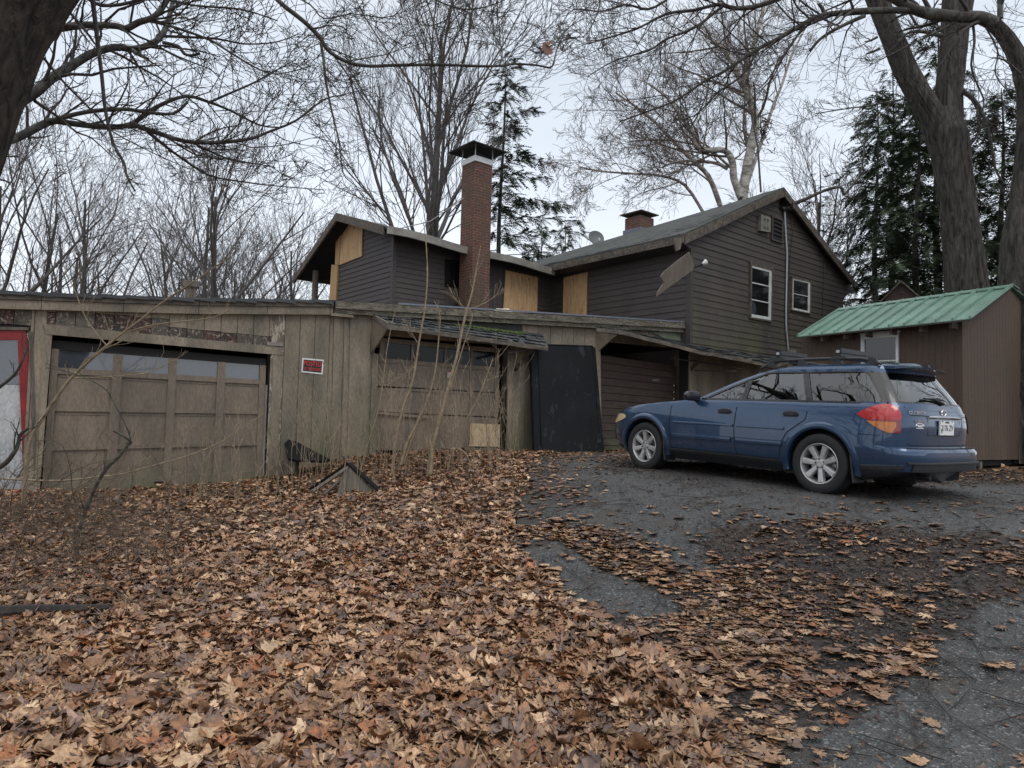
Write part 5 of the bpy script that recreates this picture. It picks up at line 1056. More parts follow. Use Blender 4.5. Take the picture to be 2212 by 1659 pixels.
# wheels
def wheel(xa, s, spin):
    M_ = Matrix(((math.cos(spin), math.sin(spin), 0, xa), (0, 0, s, s*.775), (-math.sin(spin)*s, math.cos(spin)*s, 0, .335), (0, 0, 0, 1)))  # local z = outward
    w_ = MB(); w_.lathe([(.228, -.1), (.26, -.105), (.31, -.105), (.328, -.095), (.335, -.07), (.3355, -.03), (.333, -.028), (.333, -.022), (.3355, -.02), (.3355, .03), (.333, .032), (.333, .038), (.335, .04), (.334, .07), (.328, .092), (.312, .103), (.27, .108), (.235, .103), (.222, .09), (.222, -.1)], 64, M_, close=True)
    wh = cb(w_, 'wheel', 'rubber', smooth=40); r_ = MB()
    r_.lathe([(.222, .104), (.226, .1), (.226, .088), (.212, .08), (.205, .03), (.203, -.08), (.199, -.08), (.2, .03), (.206, .085), (.214, .1)], 56, M_, close=True)
    r_.lathe([(.0001, .082), (.03, .083), (.034, .08), (.06, .078), (.07, .072), (.072, .05), (.0001, .05)], 28, M_)
    for k in range(7):
        a = 2*math.pi*k/7+.22; c, q = math.cos(a), math.sin(a)
        def P(r, t, h): return M_@Vector((r*c-t*q, r*q+t*c, h))
        r_.hexa([P(.055, -.022, .08), P(.055, .022, .08), P(.205, .032, .092), P(.205, -.032, .092), P(.055, -.03, .045), P(.055, .03, .045), P(.205, .04, .055), P(.205, -.04, .055)])
        r_.hexa([P(.06, -.015, .0835), P(.06, .015, .0835), P(.2, .024, .0965), P(.2, -.024, .0965), P(.06, -.022, .078), P(.06, .022, .078), P(.203, .032, .09), P(.203, -.032, .09)])
    cb(r_, 'rim', 'alloy', wh, smooth=30)
    b_ = MB(); b_.lathe([(.0001, .0), (.15, 0), (.15, -.02), (.0001, -.02)], 32, M_); b_.lathe([(.0001, -.02), (.2, -.02), (.2, -.06), (.0001, -.06)], 32, M_, 1); cb(b_, 'brake_disc', ['steel', 'well'], wh)
    n_ = MB()
    for k in range(5):
        a = 2*math.pi*k/5+.3; T = Matrix.Translation((.05*math.cos(a), .05*math.sin(a), 0)); n_.lathe([(.0001, .088), (.008, .088), (.01, .07)], 8, M_@T)
    cb(n_, 'wheel_nut', 'signblack', wh)
wheel(0, 1, .12); wheel(2.67, 1, .5); wheel(0, -1, .3); wheel(2.67, -1, .9)
# mud flap and arch liner, exhaust
mb = MB()
for xa in (0, 2.67):
    for s in (1, -1): mb.prism([Vector((xa-.36, s*.66, .42)), Vector((xa-.36, s*.89, .46)), Vector((xa-.40, s*.89, .17)), Vector((xa-.40, s*.68, .17))], [Vector((xa-.375, s*.66, .42)), Vector((xa-.375, s*.89, .46)), Vector((xa-.415, s*.89, .17)), Vector((xa-.415, s*.68, .17))])
cb(mb, 'mud_flap', 'plastic')
mb = MB(); mb.box((.6, 0, .26), (2.9, 1.0, .1)); mb.tube([Vector((0, 0, .335)), Vector((0, .7, .335)), ], .04, 8); mb.tube([Vector((0, 0, .335)), Vector((0, -.7, .335)), ], .04, 8); mb.tube([Vector((-.55, .3, .28)), Vector((-.65, -.3, .28))], .07, 12); mb.tube([Vector((-.7, .45, .27)), Vector((-.98, .45, .27))], .03, 8); cb(mb, 'underbody', 'well')
# ================================================================ TREES
class Twigs:
    """many tapered tubes gathered in one mesh, built in batches"""
    def __init__(s): s.d = {}
    def add(s, pts, rad, n=3): s.d.setdefault((len(pts), n), []).append((pts, rad))
    def build(s, name, mat, parent, smooth=True):
        Vs, Fs, o = [], [], 0; org = root_loc(parent) if parent else np.zeros(3)
        for (k, n), L in s.d.items():
            P = np.array([a for a, _ in L], float); Rd = np.array([b for _, b in L], float); m = len(L)
            T = np.empty_like(P); T[:, 1:-1] = P[:, 2:]-P[:, :-2]; T[:, 0] = P[:, 1]-P[:, 0]; T[:, -1] = P[:, -1]-P[:, -2]
            T /= np.linalg.norm(T, axis=2, keepdims=True)+1e-9; ref = np.where(np.abs(T[:, :1, 2:3]).repeat(k, 1) < .85, np.array([0, 0, 1.]), np.array([1., 0, 0]))
            A = np.cross(T, ref); A /= np.linalg.norm(A, axis=2, keepdims=True)+1e-9; B = np.cross(T, A); ang = np.arange(n)*2*math.pi/n
            V = P[:, :, None]+(A[:, :, None]*np.cos(ang)[None, None, :, None]+B[:, :, None]*np.sin(ang)[None, None, :, None])*Rd[:, :, None, None]
            Vs.append(V.reshape(-1, 3)); b = (np.arange(m)*k*n)[:, None, None]+(np.arange(k-1)*n)[None, :, None]+np.arange(n)[None, None, :]; b2 = b-np.arange(n)+(np.arange(n)+1) % n
            Fs.append((np.stack([b, b2, b2+n, b+n], -1).reshape(-1, 4)+o)); o += m*k*n
        V = np.concatenate(Vs)-org; Fq = np.concatenate(Fs); me = bpy.data.meshes.new(name)
        me.vertices.add(len(V)); me.vertices.foreach_set('co', V.ravel().astype(np.float32)); me.loops.add(len(Fq)*4); me.loops.foreach_set('vertex_index', Fq.ravel().astype(np.int32))
        me.polygons.add(len(Fq)); me.polygons.foreach_set('loop_start', (np.arange(len(Fq))*4).astype(np.int32)); me.polygons.foreach_set('loop_total', np.full(len(Fq), 4, np.int32)); me.update(calc_edges=True)
        me.polygons.foreach_set('use_smooth', [True]*len(Fq)); me.materials.append(MT[mat]); ob = bpy.data.objects.new(name, me); C.objects.link(ob)
        if parent: ob.parent = parent
        return ob
def rot_dir(d, ang, rnd):
    a = Vector((rnd.gauss(0, 1), rnd.gauss(0, 1), rnd.gauss(0, 1))); a = d.cross(a).normalized(); return (Matrix.Rotation(ang, 3, a)@d).normalized()
RF = (.34, .58)
def grow(T, pos, d, L, r, lvl, mx, rnd, up=.12, wob=.16, kids=(9, 7, 6, 5), ang=(25, 50), ratio=(.45, .7), k0=.2, taper=.3, minr=.003, seg=5):
    pts = [pos]; p = pos.copy(); k = seg+(3 if lvl == 0 else 0)
    for i in range(k):
        wb = wob*(.35 if lvl == 0 else 1); d = (d+Vector((rnd.gauss(0, wb), rnd.gauss(0, wb), rnd.gauss(0, wb*.7)+up*.3))).normalized(); p = p+d*(L/k); pts.append(p.copy())
    rad = [max(r*(1-(1-taper)*i/k), minr) for i in range(k+1)]; T[min(lvl, 1)].add([tuple(q) for q in pts], rad, 7 if lvl == 0 else (5 if lvl == 1 else 3))
    if lvl >= mx: return
    n = kids[min(lvl, len(kids)-1)]
    for i in range(n):
        t = k0+(1-k0)*(i+rnd.random())/n; f = min(t*k, k-.001); j = int(f); q = pts[j].lerp(pts[j+1], f-j); dd = (pts[j+1]-pts[j]).normalized()
        nd = rot_dir(dd, R(rnd.uniform(*ang)), rnd); nd = (nd+Vector((0, 0, up))).normalized(); rr = rad[j]*rnd.uniform(*RF)
        grow(T, q, nd, L*rnd.uniform(*ratio)*(1.15-.5*t), max(rr, minr), lvl+1, mx, rnd, up, wob, kids, ang, ratio, .12, .35, minr, seg)
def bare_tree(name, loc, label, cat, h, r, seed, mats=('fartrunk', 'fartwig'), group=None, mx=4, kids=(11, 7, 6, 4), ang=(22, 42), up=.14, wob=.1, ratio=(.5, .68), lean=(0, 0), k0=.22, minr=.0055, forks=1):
    rnd = random.Random(seed); t = thing(name, loc, label, cat, group); T = {0: Twigs(), 1: Twigs()}; b = Vector(loc)-Vector((0, 0, .3))
    for f in range(forks):
        d = Vector((lean[0]+(rnd.uniform(-.25, .25) if forks > 1 else 0), lean[1], 1)).normalized()
        grow(T, b+Vector((rnd.uniform(-.2, .2)*(forks > 1), 0, 0)), d, h*rnd.uniform(.68, .8), r, 0, mx, rnd, up, wob, kids, ang, ratio, k0, .22, minr)
    T[0].build('trunk', mats[0], t); T[1].build('branches', mats[1], t); return t
def copy_tree(t, loc, rz, sc, label, group=None):
    c = t.copy(); C.objects.link(c); c.location = loc; c.rotation_euler = (0, 0, rz); c.scale = (sc, sc, sc); c['label'] = label
    if group: c['group'] = group
    for ch in t.children: d = ch.copy(); C.objects.link(d); d.parent = c
    return c
def gat(px, Y, dz=0):
    x = (at(px, 880, Y)).x; return (x, Y, g1(x, Y)+dz)
GR = 'bare trees beyond the long garage'
ordn = ['first', 'second', 'third', 'fourth', 'fifth', 'sixth', 'seventh', 'eighth', 'ninth', 'tenth', 'eleventh', 'twelfth', 'thirteenth', 'fourteenth']
base = []
spots = [(-25, 24), (75, 26), (130, 33), (215, 25), (275, 35), (345, 31), (395, 26), (452, 23), (500, 36), (560, 29), (600, 38), (655, 31), (760, 40), (810, 34)]
specs = [(12.5, .2, 11, 1, (0, 0)), (12, .17, 12, 1, (.05, 0)), (13, .2, 13, 2, (0, 0)), (12, .16, 14, 1, (-.1, 0)), (11, .17, 15, 2, (.15, 0))]
for i, (px, Y) in enumerate(spots):
    lab = f'{ordn[i]} bare grey tree from the left behind the long tan garage'; loc = gat(px, Y)
    if i < 5: h, r, sd, fk, ln = specs[i]; base.append(bare_tree('bare_tree', loc, lab, 'tree', h, r, sd, group=GR, lean=ln, forks=fk, k0=.16, mx=4, kids=(8, 5, 4, 3) if fk == 2 else (10, 5, 4, 3), ang=(24, 46), up=.1, minr=.006))
    else: copy_tree(base[(i*2+1) % 5], loc, i*1.7, random.Random(i).uniform(.85, 1.1), lab, GR)
# far thicket band
rnd = random.Random(5); T = {0: Twigs(), 1: Twigs()}
for i in range(70):
    Y = rnd.uniform(38, 60); px = rnd.uniform(-150, 2400) if i % 4 == 0 else rnd.uniform(-150, 900); x = at(px, 880, Y).x; grow(T, Vector((x, Y, g1(x, Y))), Vector((rnd.gauss(0, .12), 0, 1)).normalized(), rnd.uniform(3, 6.5), .05, 0, 2, rnd, .14, .1, (12, 7), (18, 42), (.35, .6), .1, .25, .011, 4)
th_ = bpy.data.objects.new('x', None); T[0].d.update({k: T[0].d.get(k, [])+v for k, v in T[1].d.items()}); bpy.data.objects.remove(th_)
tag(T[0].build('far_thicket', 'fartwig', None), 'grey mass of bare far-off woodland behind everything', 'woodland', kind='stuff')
# big vase-shaped tree in the middle
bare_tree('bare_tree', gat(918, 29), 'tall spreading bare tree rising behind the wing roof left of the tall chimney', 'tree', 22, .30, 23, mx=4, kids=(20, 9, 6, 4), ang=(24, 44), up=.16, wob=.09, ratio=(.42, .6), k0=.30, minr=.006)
copy_tree(base[1], gat(1255, 46), 2., 1.0, 'slender bare tree behind the satellite dish'); copy_tree(base[3], gat(1320, 44), .4, .95, 'low bare tree between the satellite dish and the short chimney')
copy_tree(base[0], gat(1760, 30), 1.1, 1.15, 'bare tree rising behind the right slope of the gable roof'); copy_tree(base[4], gat(1850, 36), 3.1, 1.3, 'bare tree between the gable roof and the hemlocks')
# birch behind the house, from traced trunk paths
def path3(pts, Y, r0, r1, dY=0):
    n = len(pts); return [at(x, y, Y+dY*i/(n-1)) for i, (x, y) in enumerate(pts)], [r0+(r1-r0)*i/(n-1) for i in range(n)]
def limb(T, pts, Y, rpx0, rpx1, dY=0, n=7, twigs=10, tl=(.6, 1.8), rnd=random.Random(2), lv=1, up=.1, ang=(30, 60), minr=.003, mx=3, kids=(0, 6, 4, 3), wob=.17, tw0=.1):
    P = [Vector(p) for p in pts] if Y is None else path3(pts, Y, 1, 1, dY)[0]; Y = Y or F
    # densify with a smooth curve and small wobble
    Q = []; m = len(P)
    for i in range(m-1):
        p0, p1, p2, p3 = P[max(i-1, 0)], P[i], P[i+1], P[min(i+2, m-1)]
        for k in range(3):
            t = k/3; q = .5*((2*p1)+(p2-p0)*t+(2*p0-5*p1+4*p2-p3)*t*t+(3*p1-p0-3*p2+p3)*t*t*t); Q.append(q)
    Q.append(P[-1]); k = len(Q); rad = [((rpx0+(rpx1-rpx0)*i/(k-1))*Y/F)*(1+.12*mnoise.noise(Q[i]*3)) for i in range(k)]
    T[0].add([tuple(q) for q in Q], rad, n)
    for i in range(twigs):
        t = tw0+(1-tw0)*(i+rnd.random())/twigs; f = min(t*(k-1), k-1.001); j = int(f); q = Q[j].lerp(Q[j+1], f-j); dd = (Q[j+1]-Q[j]).normalized()
        nd = rot_dir(dd, R(rnd.uniform(*ang)), rnd); nd = (nd+Vector((0, 0, up))).normalized()
        grow(T, q, nd, rnd.uniform(*tl)*(1.1-.4*t), max(rad[j]*.4, minr), lv, mx, rnd, up, wob, kids, (25, 50), (.4, .65), .15, .35, minr, 5)
birch = thing('birch_tree', gat(1605, 27.5), 'pale birch with crooked white limbs towering behind the gable roof', 'tree'); T = {0: Twigs(), 1: Twigs()}; rb = random.Random(31)
limb(T, [(1605, 640), (1603, 520), (1604, 430), (1612, 370), (1622, 320), (1632, 270), (1628, 240), (1612, 195), (1600, 175), (1580, 130), (1556, 100), (1535, 88)], 27.5, 13, 5, 0, 8, 16, (2, 5), rb, minr=.0055, kids=(0, 6, 5, 3), mx=4, tw0=.35)
limb(T, [(1612, 195), (1608, 150), (1625, 100), (1645, 40), (1655, -20)], 27.5, 6, 3, 0, 6, 12, (2, 4.5), rb, minr=.0055, kids=(0, 6, 5, 3), mx=4)
limb(T, [(1600, 425), (1585, 385), (1582, 350), (1565, 325), (1530, 325), (1505, 318), (1498, 290), (1470, 250), (1440, 210), (1400, 180)], 27.2, 9, 2.5, -1, 7, 16, (2, 4.5), rb, minr=.0055, kids=(0, 6, 5, 3), mx=4)
limb(T, [(1603, 430), (1640, 320), (1670, 230), (1690, 180), (1710, 120), (1740, 60)], 27.5, 5, 2, 1, 6, 14, (1.5, 4), rb, minr=.0055, kids=(0, 6, 5, 3), mx=4)
limb(T, [(1572, 365), (1545, 352), (1500, 348), (1460, 350), (1430, 362)], 27.3, 4, 2, 0, 6, 10, (1.5, 4), rb, minr=.0065, kids=(0, 6, 5, 3), mx=4)
limb(T, [(1556, 445), (1530, 380), (1490, 340), (1440, 290), (1400, 250), (1330, 200)], 28.5, 6, 2, 0, 6, 16, (2, 4.5), rb, minr=.0055, kids=(0, 6, 5, 3), mx=4)
limb(T, [(1520, 460), (1480, 400), (1430, 380), (1370, 375), (1300, 370), (1250, 360)], 28.5, 4, 1.5, 0, 5, 14, (1.5, 4), rb, minr=.0065, kids=(0, 7, 5, 4), mx=4, up=.0)
T[0].build('trunk', 'birch', birch); T[1].build('branches', 'birchtwig', birch)
mb = MB(); nc = at(1648, 285, 27.6)
for _ in range(60): a = nc+Vector((rb.gauss(0, .18), rb.gauss(0, .15), rb.gauss(0, .32))); mb.tube([a, a+Vector((rb.gauss(0, .2), rb.gauss(0, .2), rb.gauss(0, .15)))], .018, 3)
tag(mb.build('leaf_nest', 'barkoak'), 'brown clump of leaves like a nest on the birch trunk', 'nest')
# broken limb resting on the gable roof
t = thing('broken_limb', tuple(at(1715, 440, 20)), 'dark broken limb leaning on the right slope of the gable roof by the cables', 'fallen limb'); T = {0: Twigs(), 1: Twigs()}
limb(T, [(1712, 441), (1745, 428), (1780, 412), (1815, 404), (1822, 420)], 20.2, 4.5, 3, 0, 6, 3, (.4, .9), rb); limb(T, [(1822, 422), (1850, 390), (1862, 360), (1868, 310), (1878, 290)], 20.2, 2.5, 1, 0, 5, 6, (.4, 1.2), rb, minr=.005)
T[0].build('branch', 'limb', t); T[1].build('twigs', 'limb', t)
mb = MB(); mb.tube([H.W(Ap[0], Ap[1]+.1, -.5), at(1637, 320, 21), at(1622, 240, 22), at(1612, 120, 24), at(1600, -80, 27)], .03, 5); tag(mb.build('hanging_vine', 'barkoak'), 'dark thin vine running up from the roof peak beside the birch', 'vine')
# hemlocks
def hemlock(loc, label, h, r, seed, spread=.34, dens=1., crown0=.12, mats=('fartrunk', 'needles'), side=None, spr=1., name='hemlock_tree', droop=.25):
    rnd = random.Random(seed); t = thing(name, loc, label, 'tree'); T = Twigs(); b = Vector(loc)
    T.add([(b.x+.08*math.sin(k), b.y, b.z-.3+(h+.3)*k/9) for k in range(10)], [r*(1-.93*k/9) for k in range(10)], 7); V, Fc = [], []
    z = h*crown0; az = 0
    while z < h*.99:
        az += 2.4+rnd.uniform(-.3, .3); f = (h-z)/h; L = h*spread*(f**.75)*rnd.uniform(.55, 1.1)+.2
        if side is not None: L *= .35+.65*max(math.cos(az-side), 0)+.1
        d = Vector((math.cos(az), math.sin(az), rnd.uniform(0, .25))).normalized(); p = Vector((b.x, b.y, b.z+z)); pts = [p]; m = 6
        for i in range(m): d = (d+Vector((rnd.gauss(0, .06), rnd.gauss(0, .06), -droop*.3))).normalized(); p = p+d*(L/m); pts.append(p.copy())
        T.add([tuple(q) for q in pts], [max(r*.22*f*(1-.8*i/m), .006) for i in range(m+1)], 4)
        ns = int(L*15*dens)
        for s_ in range(ns):
            u_ = .18+.82*rnd.random(); q = pts[0].lerp(pts[-1], 0); fj = min(u_*m, m-.01); j = int(fj); q = pts[j].lerp(pts[j+1], fj-j); dd = (pts[j+1]-pts[j]).normalized(); sd = Vector((-dd.y, dd.x, 0)).normalized()*rnd.choice((-1, 1))
            l2 = (.28+.5*rnd.random())*spr*(1-.4*u_); q = q+Vector((0, 0, rnd.gauss(0, .06*spr))); tw = (dd*rnd.uniform(.3, .9)+sd*rnd.uniform(.1, 1)+Vector((0, 0, rnd.uniform(-.75, .15)))).normalized(); nn = 7
            perp = tw.cross(Vector((0, 0, 1))).normalized()
            for e_ in range(nn):
                c = q+tw*l2*(e_+.5)/nn+Vector((0, 0, -.1*l2*(e_/nn)**2)); w_ = (.10*(1-.6*e_/nn)+.03)*spr; l3 = l2/nn*1.5
                for sg in (-1, 1):
                    tip = c+perp*sg*w_*rnd.uniform(.7, 1.3)+tw*l3*.6+Vector((0, 0, rnd.uniform(-.03, .01))); k_ = len(V); V += [c-tw*l3*.3, tip, c+tw*l3*.35+Vector((0, 0, .006))]; Fc.append((k_, k_+1, k_+2))
        z += h*.0075*rnd.uniform(.4, 1.6)/max(dens, .6)
    T.build('trunk', mats[0], t); mk('foliage', [tuple(v) for v in V], Fc, mats[1], t, uv=False); return t
hemlock(gat(1895, 24), 'dark green hemlock just right of the gable roof', 12.5, .16, 41, .26, 1.1)
hemlock(gat(1985, 20), 'dense hemlock behind the little red outbuilding', 10.5, .16, 42, .28, 1.1)
hemlock(gat(1930, 30), 'tall thin-topped hemlock left of the forked oak', 16.5, .2, 43, .2, .8)
hemlock(gat(2030, 25), 'hemlock hidden mostly behind the forked oak trunk', 16, .2, 44, .24, .9)
hemlock(gat(2170, 19), 'dark hemlock between the two big oak trunks at the right edge', 10, .17, 45, .3, 1.2)
hemlock(gat(2290, 24), 'hemlock at the far right edge of the picture', 13, .18, 46, .28, 1.)
hemlock(gat(1768, 26), 'slim sparse hemlock against the sky beside the gable', 11, .13, 47, .18, .35, .3)
hemlock(gat(1160, 40), 'grey green spruce behind the valley of the two roofs', 12.5, .16, 48, .24, .9, spr=1.05)
hemlock(gat(1212, 44), 'pointed spruce left of the satellite dish', 13.8, .15, 49, .18, 1.0, spr=1.05)
hemlock(gat(1072, 33), 'tall sparse conifer with drooping limbs right of the tall chimney', 18.6, .2, 50, .33, .9, .35, side=.1, spr=1.3, droop=.16)
hemlock(gat(645, 30), 'small ragged conifer under the porch eave of the wing', 5.6, .2, 51, .12, .6)
# traced oaks: left near oak
def traced(name, loc, label, trunk, Ytr, limbs, mats, seed, tilt=0):
    t = thing(name, loc, label, 'tree'); rnd = random.Random(seed); V, Fc = [], []; nn = 110; rows = []
    P = []
    for (x, y, w_) in trunk: P.append((at(x, y, Ytr), w_/2*Ytr/F))
    D_ = []
    for i in range(len(P)-1):
        for k in range(24): f = k/24; s_ = f*f*(3-2*f)*.3+f*.7; D_.append((P[i][0].lerp(P[i+1][0], f), P[i][1]*(1-s_)+P[i+1][1]*s_))
    D_.append(P[-1])
    for k, (c, r) in enumerate(D_):
        for j in range(nn):
            a = 2*math.pi*j/nn; rid = 1.2-2.4*abs(mnoise.noise(Vector((math.cos(a)*5.4, math.sin(a)*5.4, c.z*.8))))-1.6*abs(mnoise.noise(Vector((math.cos(a)*11, math.sin(a)*11, c.z*1.5)))); rr = r*(1+.06*rid+.04*mnoise.noise(Vector((math.cos(a), math.sin(a), c.z*.6))))
            V.append((c.x+rr*math.cos(a), c.y+rr*math.sin(a), c.z))
    Fc = [(i*nn+j, i*nn+(j+1) % nn, (i+1)*nn+(j+1) % nn, (i+1)*nn+j) for i in range(len(D_)-1) for j in range(nn)]
    mk('trunk', V, Fc, mats[0], t, smooth=80, uv=False); T = {0: Twigs(), 1: Twigs()}
    for (pts, Y, r0, r1, dY, tw, tl) in limbs: limb(T, pts, Y, r0, r1, dY, 8, tw, tl, rnd, minr=.006 if Y is None else .0022*Y/5, kids=(0, 4, 3, 2), mx=3, wob=.2)
    T[0].build('limbs', mats[1], t); T[1].build('twigs', 'twig', t); return t
traced('oak_tree', tuple(at(-110, 1100, 4.2))[:2]+(0.,), 'huge near oak trunk leaning in at the upper left corner', [(-380, 1200, 320), (-290, 850, 260), (-225, 600, 234), (-152, 380, 224), (-110, 250, 228), (-72, 150, 232), (-36, 60, 240), (0, -10, 250), (60, -120, 270), (90, -260, 260)], 4.3, [
 ([(50, 66), (120, 62), (180, 54), (250, 56), (272, 62), (300, 48), (330, 38), (352, 15), (370, -15)], 5.5, 9, 5, 0, 12, (.4, 1.1)),
 ([(318, 44), (345, 50), (380, 60), (450, 85), (500, 115), (550, 145), (600, 160), (680, 140)], 6, 4, 1.2, 1, 18, (.4, 1.2)),
 ([(20, 235), (76, 200), (110, 170), (150, 145), (200, 115), (250, 102), (285, 106), (320, 98), (345, 82), (360, 55), (372, 10), (380, -30)], 6, 12, 5, 1, 16, (.4, 1.2)),
 ([(285, 108), (300, 118), (319, 127)], 6.4, 5, 3, 0, 0, (.2, .3)), ([(352, 92), (385, 100), (398, 116), (415, 120), (432, 115)], 6.6, 4, 3, 0, 2, (.2, .4)),
 ([(350, 78), (400, 80), (470, 84), (530, 95), (600, 90), (650, 70)], 6.8, 3.5, 1, .5, 14, (.4, 1.1)),
 ([(10, 302), (30, 300), (60, 286), (110, 262), (150, 266), (220, 274), (270, 272), (300, 258), (340, 230), (400, 208), (450, 220), (500, 240), (560, 270), (600, 275)], 6, 10, 2, 1.5, 22, (.4, 1.2)),
 ([(110, 262), (150, 250), (200, 240), (270, 236), (320, 243), (375, 245), (405, 220)], 6.3, 6, 3, .3, 8, (.3, .9)),
 ([(285, 268), (340, 287), (400, 305), (470, 308), (540, 300), (580, 285), (640, 260), (700, 215), (745, 205)], 6.6, 6, 1.5, 1, 20, (.4, 1.2)),
 ([(320, 285), (350, 310), (390, 340), (450, 378), (520, 392), (600, 402), (700, 410)], 6.8, 4, 1, 1, 16, (.4, 1.)),
 ([(410, 305), (450, 325), (500, 345), (560, 355), (595, 362)], 7, 3, 1, .6, 8, (.3, .8)), ([(450, 222), (500, 200), (550, 178), (600, 150), (640, 128)], 7, 3, 1, .4, 12, (.4, 1.)),
 ([(75, 218), (95, 232), (130, 256), (165, 285), (200, 300), (250, 346)], 5.8, 4, 1, .5, 8, (.3, .9)),
 ([(130, 0), (150, 26), (178, 58), (205, 95)], 5, 4, 2, 0, 3, (.3, .8)), ([Vector((-3.0, 4.3, 6.5)), Vector((-3.6, 6, 7.6)), Vector((-4.6, 8, 8.2)), Vector((-5.2, 10, 8.6)), Vector((-5, 12, 10))], None, .17, .06, 0, 16, (.8, 2)), ([Vector((-4.2, 7.2, 8.0)), Vector((-5.8, 8.6, 8.3)), Vector((-7.6, 10, 9.2)), Vector((-9, 11, 11))], None, .12, .04, 0, 14, (.8, 2)), ([Vector((-4.8, 9, 8.4)), Vector((-6.6, 9.6, 9.6)), Vector((-8.4, 11.6, 11))], None, .09, .03, 0, 12, (.8, 2)), ([(94, 125), (140, 180), (200, 240), (245, 285), (330, 330), (420, 370)], 5.6, 3, .9, 1, 12, (.3, 1.)),
 ([(196, -30), (205, 40), (212, 100), (220, 165), (228, 240), (245, 310), (268, 352), (274, 380), (292, 413)], 4.8, 5.5, 2, 0, 5, (.15, .5)),
 ([(140, -60), (200, 5), (260, 10), (330, -5), (420, 12), (520, 20), (600, 45)], 6, 5, 1.5, .5, 16, (.4, 1.2)), ([(12, 338), (25, 338), (40, 338)], 5.2, 2, 1.5, 0, 0, (.1, .2)), ([(-5, 388), (10, 390), (20, 395)], 5.2, 2.5, 1.5, 0, 0, (.1, .2)),
], ('barkoak', 'limb'), 61)
# overhead limb crossing the top centre: belongs to a tree whose trunk stands off the picture, above the camera
traced('oak_tree', (-1.2, -3.5, 0.), 'overhead oak whose dark limb droops across the top centre', [(1106, 0, 1)]*2, 1, [], ('barkoak', 'limb'), 62) if False else None
t = thing('oak_tree', (-2.6, 1.2, 0.), 'oak whose long dark limb sweeps across the top centre with two dead leaves', 'tree'); T = {0: Twigs(), 1: Twigs()}; ro = random.Random(63)
mb = MB(); mb.tube([(-3.4, -2.6, -.2), (-3.3, -2.5, 3), (-3.0, -2.1, 6), (-2.7, -1.5, 7.5)], [.42, .36, .32, .26], 16); mb.build('trunk', 'barkoak', t, smooth=60)
T[0].add([(-2.7, -1.5, 7.3), (-2.5, .5, 7.4), (-2.2, 2.5, 6.6), tuple(at(560, -60, 5.5))], [.22, .15, .09, .035], 8)
limb(T, [(560, -60), (600, 0), (655, 45), (690, 80), (705, 105), (730, 124), (760, 137), (800, 143), (850, 141), (950, 140), (1040, 143), (1080, 142), (1110, 138), (1160, 141), (1188, 146), (1197, 132), (1202, 110), (1212, 85), (1228, 60), (1260, 40)], 5.5, 5.5, 1.1, .8, 7, 14, (.25, .9), ro, minr=.0022, up=.15)
limb(T, [(693, 92), (699, 130), (703, 170), (711, 215), (722, 262), (733, 310), (741, 372), (760, 395), (790, 415)], 5.5, 3.5, .8, .1, 6, 10, (.2, .7), ro, minr=.0022)
limb(T, [(1080, 141), (1085, 110), (1070, 80), (1040, 40), (1000, 0)], 6, 1.6, .8, .2, 5, 10, (.2, .6), ro, minr=.0022); limb(T, [(905, 140), (935, 180), (960, 230), (985, 250)], 5.8, 1.5, .7, .1, 5, 8, (.2, .6), ro, minr=.0022)
limb(T, [(940, 0), (1000, 20), (1060, 12), (1110, -10)], 6, 2, .8, .1, 5, 8, (.2, .7), ro, minr=.0022); limb(T, [(1300, -20), (1290, 30), (1260, 80), (1215, 75)], 6, 1.5, .8, .1, 5, 10, (.2, .6), ro, minr=.0022)
limb(T, [(610, -20), (670, 10), (700, 40), (760, 30), (830, 38), (870, 25)], 5.8, 2, .8, .1, 5, 12, (.2, .8), ro, minr=.0022)
for pts, r0 in (([(-2.2, .5, 7.6), (-1.5, 3, 9), (-1.2, 6, 10.2), (-2, 9, 11.5)], .16), ([(-2.6, -1, 7.2), (-4.5, 2, 8.8), (-6.5, 5, 10), (-9, 7.5, 11)], .15), ([(-1.4, 4, 9.6), (-3.2, 6.5, 9.7), (-5, 8.5, 10.6)], .09), ([(-4.8, 2.5, 9), (-5, 5.5, 8.8), (-4.2, 7.5, 9.6)], .08),
  ([(-2.4, 0, 7.6), (0, 1.5, 8.4), (2.5, 3, 9), (5, 5, 9.8)], .13), ([(2.5, 3, 9), (5.5, 3.4, 8.6), (8.5, 5, 8.6), (11, 8, 9)], .09), ([(5, 5, 9.8), (8, 7, 9.6), (10, 9.5, 10)], .07), ([(-6.5, 5, 10), (-9, 5, 8), (-12, 7, 8), (-14, 9, 9)], .09), ([(-6.5, 5, 10), (-8, 8.5, 9.6), (-9.5, 11, 10.5)], .07)):
    limb(T, pts, None, r0, r0*.25, 0, 7, 9, (.8, 2.2), ro, minr=.006, kids=(0, 5, 4, 2), mx=3, up=.2)
T[0].build('limbs', 'limb', t); T[1].build('twigs', 'twig', t)
OAK = [(0, -.5), (.05, -.36), (.2, -.4), (.17, -.24), (.36, -.2), (.2, -.05), (.42, .1), (.19, .1), (.3, .34), (.1, .26), (0, .52)]
mb = MB()
for (x, y, s_, a) in ((1182, 105, .15, .6), (1186, 93, .08, 2.)):
    c = at(x, y, 5.9); o = [(p, q) for p, q in OAK]+[(-p, q) for p, q in OAK[-2:0:-1]]; pts = [c+Vector(((p*math.cos(a)-q*math.sin(a))*s_, .05*p, (p*math.sin(a)+q*math.cos(a))*s_)) for p, q in o]; mb.add(pts+[c], [(i, (i+1) % len(o), len(o)) for i in range(len(o))])
mb.build('dead_leaf', 'rake', t); bpy.data.objects['dead_leaf'].data.materials[0] = plain('dead_leaf_brown', (.16, .07, .045), .6)
